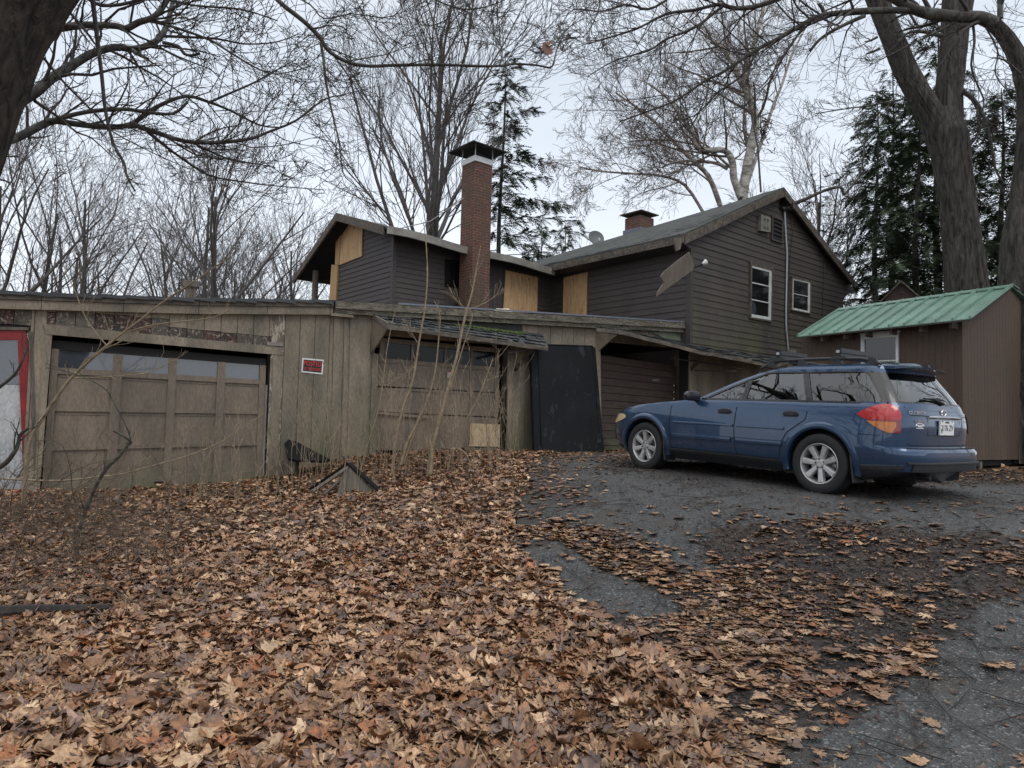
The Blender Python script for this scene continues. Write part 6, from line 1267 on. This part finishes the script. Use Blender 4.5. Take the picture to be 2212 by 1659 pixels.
# right: forked oak behind the shed
Yr = 15.5; lm = lambda *a: a
t = thing('oak_tree', gat(2090, Yr), 'big forked grey oak rising behind the green roofed shed', 'tree')
def trunkmesh(trunk, Y, nn=110):
    P = [(at(x, y, Y), w_/2*Y/F) for x, y, w_ in trunk]; D_ = []
    for i in range(len(P)-1):
        for k in range(24): f = k/24; D_.append((P[i][0].lerp(P[i+1][0], f), P[i][1]*(1-f)+P[i+1][1]*f))
    D_.append(P[-1]); V = []
    for c, r in D_:
        for j in range(nn):
            a = 2*math.pi*j/nn; rid = 1.2-2.4*abs(mnoise.noise(Vector((math.cos(a)*5.5, math.sin(a)*5.5, c.z*.7))))-1.6*abs(mnoise.noise(Vector((math.cos(a)*11, math.sin(a)*11, c.z*1.4)))); rr = r*(1+.06*rid+.05*mnoise.noise(Vector((math.cos(a), math.sin(a), c.z*.5)))); V.append((c.x+rr*math.cos(a), c.y+rr*math.sin(a), c.z))
    return V, [(i*nn+j, i*nn+(j+1) % nn, (i+1)*nn+(j+1) % nn, (i+1)*nn+j) for i in range(len(D_)-1) for j in range(nn)]
V, Fc = [], []
for tr in ([(2098, 960, 98), (2090, 640, 84), (2080, 540, 74), (2068, 440, 70), (2056, 350, 74), (2045, 290, 80), (2035, 240, 60)], [(2046, 320, 66), (2020, 262, 58), (1985, 205, 52), (1955, 150, 48), (1935, 100, 46), (1915, 50, 44), (1892, -10, 44), (1870, -80, 40)], [(2050, 330, 62), (2046, 262, 58), (2050, 190, 52), (2058, 120, 52), (2064, 60, 54), (2070, 0, 60), (2076, -80, 56)]):
    v_, f_ = trunkmesh(tr, Yr); k = len(V); V += v_; Fc += [tuple(i+k for i in f) for f in f_]
mk('trunk', V, Fc, 'barkgrey', t, smooth=80, uv=False); T = {0: Twigs(), 1: Twigs()}; ro = random.Random(71)
for pts, r0, r1, tw, tl in (([(1945, 216), (1920, 220), (1880, 228), (1820, 236), (1760, 246)], 2.5, 1, 12, (.6, 1.8)), ([(1900, 105), (1885, 112), (1872, 116)], 3, 2, 2, (.3, .8)), ([(1895, 80), (1880, 88), (1868, 90)], 3, 1.5, 2, (.3, .8)),
  ([(2080, 198), (2095, 208), (2110, 225), (2124, 250), (2136, 290), (2144, 330), (2150, 365), (2168, 398)], 6, 2, 8, (.4, 1.4)), ([(2112, 236), (2112, 260), (2118, 280), (2108, 300)], 3, 1.5, 3, (.3, .9)), ([(2035, 78), (2005, 70), (1975, 68), (1955, 75), (1940, 90)], 5, 1.5, 6, (.4, 1.2)), ([(1960, 20), (1990, 60), (2020, 10), (2040, -20)], 3, 1.5, 6, (.4, 1.2))):
    limb(T, pts, Yr-.3, r0, r1, 0, 7, tw, tl, ro, minr=.004)
T[0].build('limbs', 'limb', t); T[1].build('twigs', 'twig', t)
# right edge tree with the arching limb
Y2 = 12.5; t = thing('oak_tree', gat(2240, Y2), 'oak at the right edge with a thick limb arching over the whole top right', 'tree')
V, Fc = trunkmesh([(2235, 1000, 160), (2222, 720, 120), (2212, 620, 96), (2204, 520, 70), (2212, 430, 52), (2218, 350, 46), (2220, 260, 40), (2218, 200, 38), (2208, 150, 37), (2192, 110, 36), (2172, 78, 34), (2145, 50, 32)], Y2)
mk('trunk', V, Fc, 'barkgrey', t, smooth=80, uv=False); T = {0: Twigs(), 1: Twigs()}; ro = random.Random(72)
for pts, r0, r1, tw, tl in (([(2148, 52), (2118, 38), (2080, 36), (2040, 34), (2000, 28), (1970, 18), (1940, 2), (1900, -25)], 15, 10, 8, (.5, 1.6)),
  ([(1985, 22), (1930, 22), (1869, 24), (1820, 28), (1781, 32), (1750, 44), (1721, 60), (1680, 84), (1641, 104), (1600, 130), (1561, 156), (1521, 176), (1461, 216), (1401, 240), (1340, 262)], 8, 1.5, 30, (.7, 2.2)),
  ([(1868, 34), (1840, 46), (1800, 66), (1770, 86), (1750, 110)], 4.5, 3, 5, (.4, 1.2)), ([(1781, 32), (1776, 18), (1768, 8)], 5, 3, 0, (.2, .3)),
  ([(1700, -10), (1640, 12), (1590, 18), (1550, 10), (1500, 22), (1440, 30), (1380, 60), (1320, 80), (1270, 95)], 6, 1.4, 26, (.6, 2.2)), ([(1560, 14), (1500, 60), (1440, 84), (1400, 110), (1330, 130), (1270, 165)], 3.5, 1, 20, (.6, 2.)),
  ([(1440, 0), (1400, 20), (1350, 10), (1300, 25), (1240, 20), (1215, 50)], 3, 1, 16, (.5, 1.6)), ([(1641, 104), (1600, 165), (1550, 200), (1500, 250), (1440, 260)], 3, 1, 16, (.6, 1.8)), ([(1740, 50), (1700, 110), (1660, 170), (1640, 190)], 2.5, 1, 10, (.5, 1.5)),
  ([(2100, 40), (2105, 90), (2098, 140), (2110, 180), (2125, 215), (2122, 240)], 3, 1.2, 8, (.5, 1.4)), ([(2160, 40), (2160, 10), (2158, -20)], 6, 5, 3, (.5, 1.)), ([(2130, 60), (2155, 110), (2150, 160), (2180, 200)], 2, 1, 8, (.4, 1.4)), ([(2205, 160), (2170, 130), (2140, 125)], 3, 1, 6, (.5, 1.3)), ([(2080, 40), (2000, 80), (1940, 110), (1900, 130)], 2.5, 1, 8, (.5, 1.5))):
    limb(T, pts, Y2-.6, r0, r1, 0, 8, tw, tl, ro, minr=.0032, kids=(0, 5, 4, 2))
T[0].build('limbs', 'limb', t); T[1].build('twigs', 'twig', t)
# trees behind the viewer: they shade the sky and show in the panes
for i, (x, y, s_) in enumerate(((-7, -7, 1.1), (-1.5, -11, 1.2), (-13, 5.5, .9), (-10, .5, .9), (15.5, 12, 1.05))): copy_tree(base[i % 5], (x, y, g1(x, y)), i*2.2, s_, f'{ordn[i]} bare tree standing behind the viewer, mirrored in the car windows')
# ================================================================ SAPLINGS, BRAMBLE, STICKS
def stems(name, label, cat, paths, mat='stem', kind=None, group=None, tw=3, seed=1, tl=(.12, .4), n=5):
    """paths: list of (pixel path, depth, px radius at base, at tip); the first point is the foot"""
    rnd = random.Random(seed); a = paths[0]; p = at(*a[0][0], a[1]); t = thing(name, (p.x, p.y, g1(p.x, p.y)), label, cat, group)
    if kind: t['kind'] = kind
    T = {0: Twigs(), 1: Twigs()}
    for pts, Y, r0, r1 in paths: limb(T, pts, Y, r0, r1, 0, n, tw if not callable(tw) else tw(rnd), tl, rnd, minr=.0022, up=.25, ang=(28, 50), kids=(0, 2, 0), mx=2, wob=.1, tw0=.25)
    T[0].build('stem', mat, t)
    if T[1].d: T[1].build('twigs', mat, t)
    return t
z2 = lambda x, y: (590+x/3, 590+y/3)
def Z2(*a): return [z2(*p) for p in a]
stems('sapling', 'tallest pale bare sapling before the middle garage door, reaching over the eave', 'sapling', [(Z2((770, 1300), (800, 1050), (850, 850), (905, 700), (945, 450), (985, 220), (1000, 0), (990, -200), (975, -330)), 11.2, 3.4, 1.0), (Z2((935, 450), (880, 360)), 11.2, 1, .6), (Z2((920, 600), (850, 660), (760, 700)), 11.2, 1, .6)], tw=9, seed=3)
stems('sapling', 'pale forked sapling just right of the tallest one, before the middle door', 'sapling', [(Z2((1000, 1390), (1020, 1200), (1080, 950), (1130, 760), (1190, 540), (1240, 300), (1290, 120), (1320, -40), (1345, -180)), 11.0, 5.5, 1.0), (Z2((1120, 790), (1180, 640), (1230, 480), (1280, 330), (1295, 260)), 11.0, 1.8, .8), (Z2((1255, 240), (1165, 150)), 11, 1, .6), (Z2((1262, 240), (1380, 190), (1460, 130)), 11, 1.1, .6)], tw=7, seed=4)
stems('sapling', 'slim leaning sapling rising in front of the lower plywood patch', 'sapling', [(Z2((1130, 1280), (1180, 1080), (1280, 900), (1340, 780), (1380, 680), (1425, 550)), 11.6, 2, .9), (Z2((1380, 700), (1460, 670)), 11.6, 1, .5), (Z2((850, 1230), (900, 1080), (1000, 820), (1050, 640), (1075, 400), (1080, 270), (1045, 180)), 11.6, 2.6, .8)], tw=5, seed=5)
stems('sapling', 'thin bare sapling nearest the left jamb of the middle door', 'sapling', [(Z2((560, 1300), (600, 1150), (690, 850), (740, 480), (790, 240)), 11.4, 1.9, .7), (Z2((470, 1480), (460, 1300), (500, 1000), (520, 850), (475, 770)), 10.4, 1.6, .8), (Z2((520, 855), (590, 780)), 10.4, 1.1, .6)], tw=5, seed=6)
stems('sapling', 'dark stubby broken sapling beside the scrap roof', 'sapling', [(Z2((830, 1240), (870, 1100), (930, 980), (960, 900)), 11.0, 4, 2.2), (Z2((1020, 1300), (1030, 1160), (1010, 1080)), 10.9, 5, 3), (Z2((1090, 1090), (1110, 1140), (1210, 1140), (1270, 1210), (1285, 1320)), 10.8, 1.5, 1)], seed=7, tw=3)
# dry weed stalks in front of the wall and door: nobody could count them
rnd = random.Random(9); T = {0: Twigs(), 1: Twigs()}
for i in range(160):
    px = rnd.uniform(640, 1120) if i < 125 else rnd.uniform(380, 640); dep = rnd.uniform(10.2, 13.2) if px > 640 else rnd.uniform(9.8, 11.2); x = at(px, 900, dep).x
    if px > 900: dep = rnd.uniform(10.8, 13.0); x = at(px, 900, dep).x
    b = Vector((x, dep, g1(x, dep))); grow(T, b, Vector((rnd.gauss(0, .16), rnd.gauss(0, .1), 1)).normalized(), rnd.uniform(.4, 1.9) if px > 640 else rnd.uniform(.3, 1.3), .0048, 0, 2, rnd, .15, .1, (4, 2), (25, 50), (.2, .4), .3, .4, .003, 5)
T[0].d.update({k: T[0].d.get(k, [])+v for k, v in T[1].d.items()}); tag(T[0].build('dry_weeds', 'stem', None), 'thin dry weed stalks along the garage wall', 'weeds', kind='stuff')
# left bramble: arching canes
rnd = random.Random(10); T = {0: Twigs(), 1: Twigs()}
for i in range(95):
    px = rnd.uniform(-90, 190) if i < 75 else rnd.uniform(190, 420); dep = rnd.uniform(5.2, 9.5); x = at(px, 900, dep).x; b = Vector((x, dep, g1(x, dep))); L = rnd.uniform(.6, 1.9) if px < 190 else rnd.uniform(.4, 1.)
    d = Vector((rnd.gauss(.35, .5), rnd.gauss(0, .3), 1)).normalized(); pts = [b]; p = b.copy(); k = 8
    for j in range(k): d = (d+Vector((rnd.gauss(.03, .12), rnd.gauss(0, .1), -.19+rnd.gauss(0, .08)))).normalized(); p = p+d*L/k; p.z = max(p.z, b.z+.02); pts.append(p.copy())
    T[0].add([tuple(q) for q in pts], [.006*(1-.6*j/k) for j in range(k+1)], 4)
    for _ in range(5): j = rnd.randint(2, k-1); grow(T, pts[j], rot_dir((pts[j+1]-pts[j]).normalized(), R(rnd.uniform(30, 60)), rnd), rnd.uniform(.2, .7), .003, 1, 2, rnd, .02, .2, (0, 3, 0), (25, 60), (.3, .6), .2, .5, .0015, 4)
T[0].d.update({k: T[0].d.get(k, [])+v for k, v in T[1].d.items()}); tag(T[0].build('bramble', bark('bramble_cane', (.07, .05, .035), (.2, .15, .1), None, 1., 10, .3, .003) and 'bram', None) if False else None) if False else None
MT['cane'] = bark('bramble_cane', (.07, .05, .038), (.2, .15, .105), None, 1., 10, .3, .003)
tag(T[0].build('bramble', 'cane', None), 'tangled bare brambles in front of the red framed door', 'bramble', kind='stuff')
z1 = lambda x, y: (x/3, 590+y/3)
def Z1(*a): return [z1(*p) for p in a]
stems('sapling', 'long slanting bare sapling crossing the left garage door from the red door', 'sapling', [(Z1((150, 1500), (190, 1100), (290, 920), (420, 730), (520, 620), (680, 480), (790, 390), (900, 310), (1050, 190), (1200, 90), (1420, -60), (1500, -110)), 7.6, 4.6, 1.2), (Z1((800, 390), (950, 345), (1110, 320), (1300, 300), (1400, 280), (1500, 235)), 7.6, 1.8, .8), (Z1((500, 640), (560, 560), (680, 490), (790, 440), (920, 365), (1080, 325)), 7.6, 1.6, .8), (Z1((480, 680), (640, 675), (800, 665), (980, 640), (1110, 565)), 7.5, 1.6, .9), (Z1((700, 480), (560, 300), (480, 100), (420, 0)), 7.7, 1.6, .7)], tw=8, seed=12, mat='stem')
stems('fallen_branch', 'long thin arching branch lying across the foot of the left garage door', 'branch', [(Z1((-60, 1325), (150, 1340), (400, 1345), (600, 1325), (800, 1300), (1000, 1245), (1200, 1190), (1400, 1110), (1550, 1020), (1715, 905)), 7.9, 2.4, .9), (Z1((700, 1320), (850, 1260), (990, 1180)), 7.9, 1.2, .6)], tw=4, seed=13)
stems('dead_sapling', 'crooked dark mossy dead sapling standing left of the open leaf litter', 'sapling', [([(170, 1215), (165, 1180), (176, 1130), (200, 1065), (228, 1015), (258, 985), (275, 962), (283, 955), (268, 943), (245, 931)], 6.6, 5, 2.2)], tw=5, seed=14, mat='darkstem', n=8, tl=(.08, .25))
stems('sapling', 'thick dark curving cane at the left edge before the red door', 'sapling', [(Z1((-60, 1290), (40, 1230), (110, 1130), (130, 1050), (180, 1010)), 6.2, 6, 3), (Z1((-30, 760), (60, 690), (120, 620), (180, 480)), 6.0, 4, 2)], tw=4, seed=15, mat='darkstem')
stems('thin_vine', 'dark thin vine arching down over the left door to the dead sapling', 'vine', [(Z1((850, 1110), (830, 1020), (780, 920), (730, 820), (690, 760), (600, 700), (500, 660), (400, 630), (300, 615)), 7.0, 1.5, .8)], tw=3, seed=16, mat='darkstem')
# fallen log at the left and the sticks
def stick(name, label, pts, r, mat='twig', tw=0, seed=1, group='fallen sticks on the ground'):
    P = [onground(*p) for p in pts]; P = [p+Vector((0, 0, r*.7+(.075 if name == 'fallen_log' else .025))) for p in P]; m = MB(); m.tube(P, [r*(1-.5*i/(len(P)-1)) for i in range(len(P))], 6); rnd = random.Random(seed)
    for _ in range(tw):
        i = rnd.randrange(len(P)-1); a = P[i]; m.tube([a, a+Vector((rnd.uniform(-.2, .2), rnd.uniform(-.15, .15), .02)), a+Vector((rnd.uniform(-.35, .35), rnd.uniform(-.25, .25), .01))], [r*.5, r*.35, r*.2], 4)
    tag(m.build(name, mat, smooth=50, rough=(.004, 8)), label, 'stick', group)
stick('fallen_log', 'black wet log lying in the leaves at the left edge', [(-60, 1362), (60, 1352), (150, 1350), (235, 1346)], .05, group=None)
for i, (l, p, r, tw) in enumerate((
 ('long forked stick across the middle of the right leaf patch', [(1605, 1292), (1660, 1282), (1740, 1284), (1790, 1282), (1860, 1290), (1910, 1296), (1980, 1292)], .008, 5), ('short thick stick leaning below the long forked one', [(1980, 1292), (1950, 1304), (1930, 1320), (1915, 1342)], .011, 1),
 ('straight dark twig on the open asphalt behind the rear wheel', [(1815, 1129), (1850, 1132), (1900, 1142), (1955, 1153)], .008, 1), ('short black stub of wood left of the long asphalt twig', [(1755, 1127), (1778, 1130), (1800, 1131)], .012, 1),
 ('curled twig lying in the lower right asphalt patch', [(2005, 1640), (2010, 1610), (2040, 1580), (2085, 1578), (2115, 1605), (2125, 1640)], .006, 3), ('thin stick at the edge of the dark bark crumbs, lower middle', [(1480, 1480), (1520, 1500), (1560, 1512), (1600, 1545)], .007, 2),
 ('dark stick lying left of the asphalt tongue', [(1165, 1335), (1200, 1370), (1250, 1420), (1310, 1460)], .006, 2), ('small stick in the near leaves, bottom left of centre', [(575, 1448), (605, 1478), (630, 1512)], .009, 0),
 ('twig pile on the asphalt just below the front wheel shadow', [(1610, 1112), (1650, 1108), (1690, 1104), (1720, 1112)], .007, 4), ('curved stick by the right edge of the leaf patch', [(1840, 1425), (1880, 1430), (1930, 1432), (1960, 1428)], .006, 1))):
    stick('fallen_stick', l, p, r, tw=tw, seed=i)

# ================================================================ LEAF LITTER
def leafmesh(name, P, size, cols, outline, lift, flat=.35, seed=1, curl=1., mat='leaf', obj_tag=None):
    """P Nx3 positions, one curled lobed leaf each"""
    r = np.random.default_rng(seed); N = len(P); o = np.array([(a, b) for a, b in outline]+[(-a, b) for a, b in outline[-2:0:-1]]); m = len(o); L = np.concatenate([o, [[0, 0.02]]])
    L = L[None]*(1+r.normal(0, .15, (N, m+1, 2))); x, y = L[..., 0], L[..., 1]
    c1, c2, c3 = r.normal(0, .9, N)*curl, r.normal(.3, .7, N)*curl, r.normal(0, .8, N)*curl; fold = np.abs(r.normal(0, .5, N))*curl
    z = c1[:, None]*x*x+c2[:, None]*y*y+c3[:, None]*x*y+fold[:, None]*np.abs(x)+r.normal(0, .03, x.shape)*curl
    Q = np.stack([x, y, z], -1)*size[:, None, None]
    yaw = r.uniform(0, 2*np.pi, N); tl = np.abs(r.normal(0, flat, N)); ta = r.uniform(0, 2*np.pi, N)
    def rot(Q, a, ax):
        c, s = np.cos(a)[:, None], np.sin(a)[:, None]; i, j = [(1, 2), (2, 0), (0, 1)][ax]; A, B = Q[..., i].copy(), Q[..., j].copy(); Q = Q.copy(); Q[..., i] = c*A-s*B; Q[..., j] = s*A+c*B; return Q
    Q = rot(Q, yaw, 2); Q = rot(Q, tl, 0); Q = rot(Q, ta, 2); mn = Q[..., 2].mean(1); Q[..., 2] -= np.minimum(Q[..., 2].min(1)*.6, 0)[:, None]*.8
    V = (Q+P[:, None]).reshape(-1, 3); V[:, 2] += 0; b = (np.arange(N)*(m+1))[:, None]; i = np.arange(m)[None]
    Fc = np.stack([b+i, b+(i+1) % m, np.broadcast_to(b+m, (N, m))], -1).reshape(-1, 3)
    me = bpy.data.meshes.new(name); me.vertices.add(len(V)); me.vertices.foreach_set('co', V.ravel().astype(np.float32)); me.loops.add(len(Fc)*3); me.loops.foreach_set('vertex_index', Fc.ravel().astype(np.int32))
    me.polygons.add(len(Fc)); me.polygons.foreach_set('loop_start', (np.arange(len(Fc))*3).astype(np.int32)); me.polygons.foreach_set('loop_total', np.full(len(Fc), 3, np.int32)); me.update(calc_edges=True)
    col = np.ones((N, m+1, 4)); col[..., :3] = cols[:, None]*(1+r.normal(0, .1, (N, m+1, 1))); col[:, m, :3] *= 1.15
    at_ = me.color_attributes.new('Col', 'FLOAT_COLOR', 'POINT'); at_.data.foreach_set('color', np.clip(col, 0, 1).reshape(-1).astype(np.float32)); me.materials.append(MT[mat])
    me.polygons.foreach_set('use_smooth', [True]*len(Fc)); ob = bpy.data.objects.new(name, me); C.objects.link(ob); return ob
MAPLE = [(0, -.46), (.04, -.34), (.2, -.36), (.26, -.24), (.42, -.16), (.36, -.02), (.46, .16), (.34, .2), (.3, .3), (.2, .26), (.18, .38), (.08, .4), (0, .52)]
ROAK = [(0, -.5), (.03, -.36), (.14, -.44), (.2, -.36), (.1, -.24), (.3, -.26), (.38, -.14), (.14, -.06), (.24, .02), (.42, .1), (.36, .2), (.12, .14), (.22, .3), (.2, .38), (.08, .3), (.06, .42), (0, .52)]
BEECH = [(0, -.5), (.14, -.38), (.26, -.2), (.3, 0), (.24, .22), (.12, .38), (0, .5)]
TORN = [(0, -.3), (.2, -.34), (.34, -.1), (.2, .02), (.3, .16), (.12, .3), (0, .2)]
PAL = np.array([(.44, .295, .18), (.37, .235, .14), (.31, .175, .095), (.26, .135, .07), (.19, .11, .072), (.12, .075, .055), (.22, .15, .12), (.52, .375, .245), (.29, .12, .055), (.17, .12, .105)])
A1 = [(1175, 1010), (1300, 1014), (1400, 1012), (1460, 1003), (1700, 1030), (1800, 1045), (1950, 1055), (2030, 1040), (2260, 1045), (2260, 1170), (2150, 1155), (2060, 1152), (1950, 1145), (1830, 1130), (1700, 1124), (1640, 1128), (1560, 1140), (1500, 1165), (1505, 1190), (1560, 1235), (1540, 1255), (1470, 1250), (1440, 1215), (1390, 1180), (1330, 1155), (1230, 1138), (1135, 1115), (1150, 1090), (1250, 1090), (1290, 1078), (1230, 1045)]
A2 = [(1118, 1185), (1160, 1168), (1205, 1172), (1262, 1205), (1290, 1235), (1400, 1268), (1450, 1300), (1450, 1335), (1380, 1350), (1300, 1325), (1230, 1290), (1200, 1240), (1150, 1222)]
A3 = [(1650, 1700), (1700, 1620), (1800, 1570), (1880, 1545), (1950, 1490), (2010, 1400), (2080, 1330), (2150, 1295), (2260, 1280), (2260, 1720)]
R1 = [(1470, 1140), (1700, 1110), (1950, 1135), (2260, 1160), (2260, 1300), (2080, 1340), (1960, 1400), (1850, 1380), (1700, 1300), (1560, 1260), (1480, 1200)]   # sparse, crumbs
B1 = [(1135, 1120), (1330, 1158), (1440, 1218), (1490, 1260), (1450, 1300), (1400, 1270), (1290, 1240), (1205, 1172), (1118, 1185)]
WALLU = lambda x: 14.85+.55*x
def scatter(n, ymin, ymax, seed, edge=24., keep=None):
    r = np.random.default_rng(seed); y = np.sqrt(r.uniform(ymin**2, ymax**2, n)); x = y*r.uniform(-.80, .80, n); z = gz(x, y); P = np.stack([x, y, z], 1)
    ok = y < WALLU(x)-.05; ok &= ~((x > 5.3) & ((x-7.1)*-1.7-(y-11.2)*1 < -.2) & (y > 11.1) & (x < 11))
    px, py = proj(P); qx, qy = px.copy(), py.copy(); px = px+r.normal(0, edge, n); py = py+r.normal(0, edge*.45, n)
    jx = r.normal(0, 9, n); bare = inpoly(px, py, A1)|inpoly(qx+jx, qy+jx*.4, A2)|inpoly(px, py, A3); sp = inpoly(px, py, R1)&~bare
    dens = np.where(bare, .010, np.where(sp, .13, 1.)); dens = np.where(inpoly(qx+r.normal(0, 10, n), qy+r.normal(0, 5, n), B1), .3, dens); dens = np.where((px > 1300) & ~bare & ~sp, .9, dens)
    clump = np.array([mnoise.noise(Vector((a*.9+5, b*1.3, 2)))+.5*mnoise.noise(Vector((a*3, b*3.5, 9))) for a, b in zip(x, y)]); dr_ = inpoly(x, y, DRIVE); dens = np.where(dr_ & ~bare, np.where(sp, dens*np.clip(.8+clump*3.5, .05, 2.6), np.clip(.95+clump*1.8, .2, 1.15)*.5), dens)
    dens = np.where((y > 9.5) & (x > 1.) & ~bare, dens*.85, dens)
    ok &= r.random(n) < dens; return P[ok], px[ok], py[ok], sp[ok], bare[ok], r
def leafcol(n, r, dark):
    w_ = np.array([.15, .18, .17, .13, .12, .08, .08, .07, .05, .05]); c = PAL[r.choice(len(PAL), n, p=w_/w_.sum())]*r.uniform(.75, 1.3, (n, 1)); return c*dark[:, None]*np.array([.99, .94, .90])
for k, (n, y0, y1, sz, ol, fl, cu) in enumerate(((6000, 1.6, 4.2, .10, BEECH, .4, 1.1), (9000, 1.6, 4.2, .085, TORN, .4, .9), (8000, 4.2, 7.5, .10, BEECH, .4, 1.), (12000, 4.2, 7.5, .085, TORN, .4, .9), (26000, 7.5, 17, .09, TORN, .4, .9), (5000, 1.6, 4.2, .15, MAPLE, .3, .58), (9500, 1.6, 4.2, .15, ROAK, .3, .6), (10000, 4.2, 7.5, .125, MAPLE, .22, .5), (16000, 4.2, 7.5, .13, ROAK, .26, .6), (22000, 7.5, 17, .125, MAPLE, .26, .55), (12000, 7.5, 17, .12, OAK, .28, .6))):
    P, px, py, sp, bare, r = scatter(n, y0, y1, 100+k); N = len(P); onA = inpoly(P[:, 0], P[:, 1], DRIVE)
    hp = np.array([mnoise.noise(Vector((p[0]*1.1, p[1]*1.1, 3))) for p in P]); lay = r.random(N)**1.3*.055*(1+1.2*hp); lay = np.where(onA | bare, lay*.25+.032, lay+.03)
    P[:, 2] += lay; flat = fl; lay_n = lay/max(lay.max(), 1e-6)
    wet = np.where(px > 1250, .82, 1.)*(.72+.4*lay_n.clip(0, 1)); size = sz*r.uniform(.5, 1.2, N)*np.where(onA, .85, .9)  # darker on the wet right side, and darker the lower a leaf lies
    for j, msk in enumerate((~(onA | bare), onA | bare)):
        if msk.sum() < 5: continue
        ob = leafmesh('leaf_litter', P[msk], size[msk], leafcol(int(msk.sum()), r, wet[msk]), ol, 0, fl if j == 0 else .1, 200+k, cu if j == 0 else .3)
        tag(ob, 'brown fallen leaves covering the ground', 'leaves', kind='stuff')
LL = [o for o in C.objects if o.name.startswith('leaf_litter')]
with bpy.context.temp_override(active_object=LL[0], object=LL[0], selected_objects=LL, selected_editable_objects=LL): bpy.ops.object.join()
fcs = np.array([p.center[:] for p in drv.data.polygons]); px, py = proj(fcs); nz_ = np.array([mnoise.noise(Vector((a*2.3, b*2.3, 7)))+.6*mnoise.noise(Vector((a*7, b*7, 3))) for a, b in fcs[:, :2]])
bare = inpoly(px+nz_*50, py+nz_*22, A1)|inpoly(px+nz_*40, py+nz_*22, A2)|inpoly(px+nz_*60, py+nz_*30, A3); drv.data.polygons.foreach_set('material_index', np.where(bare | (py < 1010), 0, 1).astype(np.int32))
# dead upright leaves on top of the mound, small heaps
# bark crumbs and twiglets
r = np.random.default_rng(77); n = 110000; y = np.sqrt(r.uniform(2.3**2, 12.5**2, n)); x = y*r.uniform(-.05, .80, n); P = np.stack([x, y, gz(x, y)+.04], 1); px, py = proj(P); px += r.normal(0, 10, n); py += r.normal(0, 6, n)
b1 = inpoly(px, py, A1)|inpoly(px, py, A2); b3 = inpoly(px, py, A3); sp = inpoly(px, py, R1)&~b1&~b3; nn_ = np.array([mnoise.noise(Vector((a*1.6, b*1.6, 0))) for a, b in zip(x, y)])
d = np.where(b1, .10+.25*(nn_ > .25), np.where(b3, .1+.2*(nn_ > .3), np.where(sp, .95, np.where(px > 1300, .6, .0)))); ok = (r.random(n) < d) & inpoly(x, y, DRIVE); P = P[ok]; N = len(P)
CH = [(0, -.5), (.18, -.2), (.14, .2), (0, .5)]; pal = np.array([(.035, .022, .017), (.06, .035, .025), (.1, .055, .035), (.02, .016, .014), (.2, .14, .08)])
ob = leafmesh('bark_crumbs', P, r.uniform(.012, .05, N), pal[r.choice(5, N, p=[.34, .28, .2, .12, .06])]*r.uniform(.7, 1.3, (N, 1)), CH, 0, .25, 301, .6, 'debris'); tag(ob, 'dark bark crumbs and bits strewn on the asphalt', 'debris', kind='stuff')
rnd = random.Random(20); T = Twigs()
for i in range(420):
    q = (rnd.uniform(1150, 2230), rnd.uniform(1015, 1650)); 
    if not inpoly(np.array([q[0]]), np.array([q[1]]), A1+[]).any() and rnd.random() < .35: continue
    p = onground(*q); a = rnd.uniform(0, 6.28); L = rnd.uniform(.06, .3); c = [p+Vector((math.cos(a)*L*(k-1)+rnd.gauss(0, .01), math.sin(a)*L*(k-1)+rnd.gauss(0, .01), 0)) for k in range(3)]
    T.add([(v.x, v.y, g1(v.x, v.y)+.042) for v in c], [.003, .0035, .002], 3)
tag(T.build('twig_debris', 'twig', None), 'thin dark twigs scattered over the driveway', 'debris', kind='stuff')

# ---------------------------------------------------------------- parts that come in several pieces become one object each
def split_pieces(o):
    bm = bmesh.new(); bm.from_mesh(o.data); seen = set(); isl = []
    for f in bm.faces:
        if f.index in seen: continue
        st = [f]; seen.add(f.index); g = []
        while st:
            q = st.pop(); g.append(q.index)
            for v in q.verts:
                for h in v.link_faces:
                    if h.index not in seen: seen.add(h.index); st.append(h)
        isl.append(set(g))
    if len(isl) < 2: bm.free(); return
    base_ = o.name.split('.')[0]
    for k, g in enumerate(isl):
        b2 = bm.copy(); bmesh.ops.delete(b2, geom=[f for f in b2.faces if f.index not in g], context='FACES')
        me = o.data.copy(); b2.to_mesh(me); b2.free()
        if k == 0: keep = me
        else: c = o.copy(); c.data = me; c.name = base_; C.objects.link(c)
    o.data = keep; bm.free()
for o in list(C.objects):
    if o.type == 'MESH' and o.name.split('.')[0] in ('arch_flare', 'door_trim', 'sill', 'mud_flap', 'awning_brace', 'rafter_tail', 'bare_stud', 'screw', 'slot', 'louvre', 'wheel_nut', 'bare_patch', 'wing_rake', 'pillar', 'door_moulding', 'corner_board', 'loose_board', 'bumper_step', 'door_jamb', 'cable', 'hood'): 
        split_pieces(o)
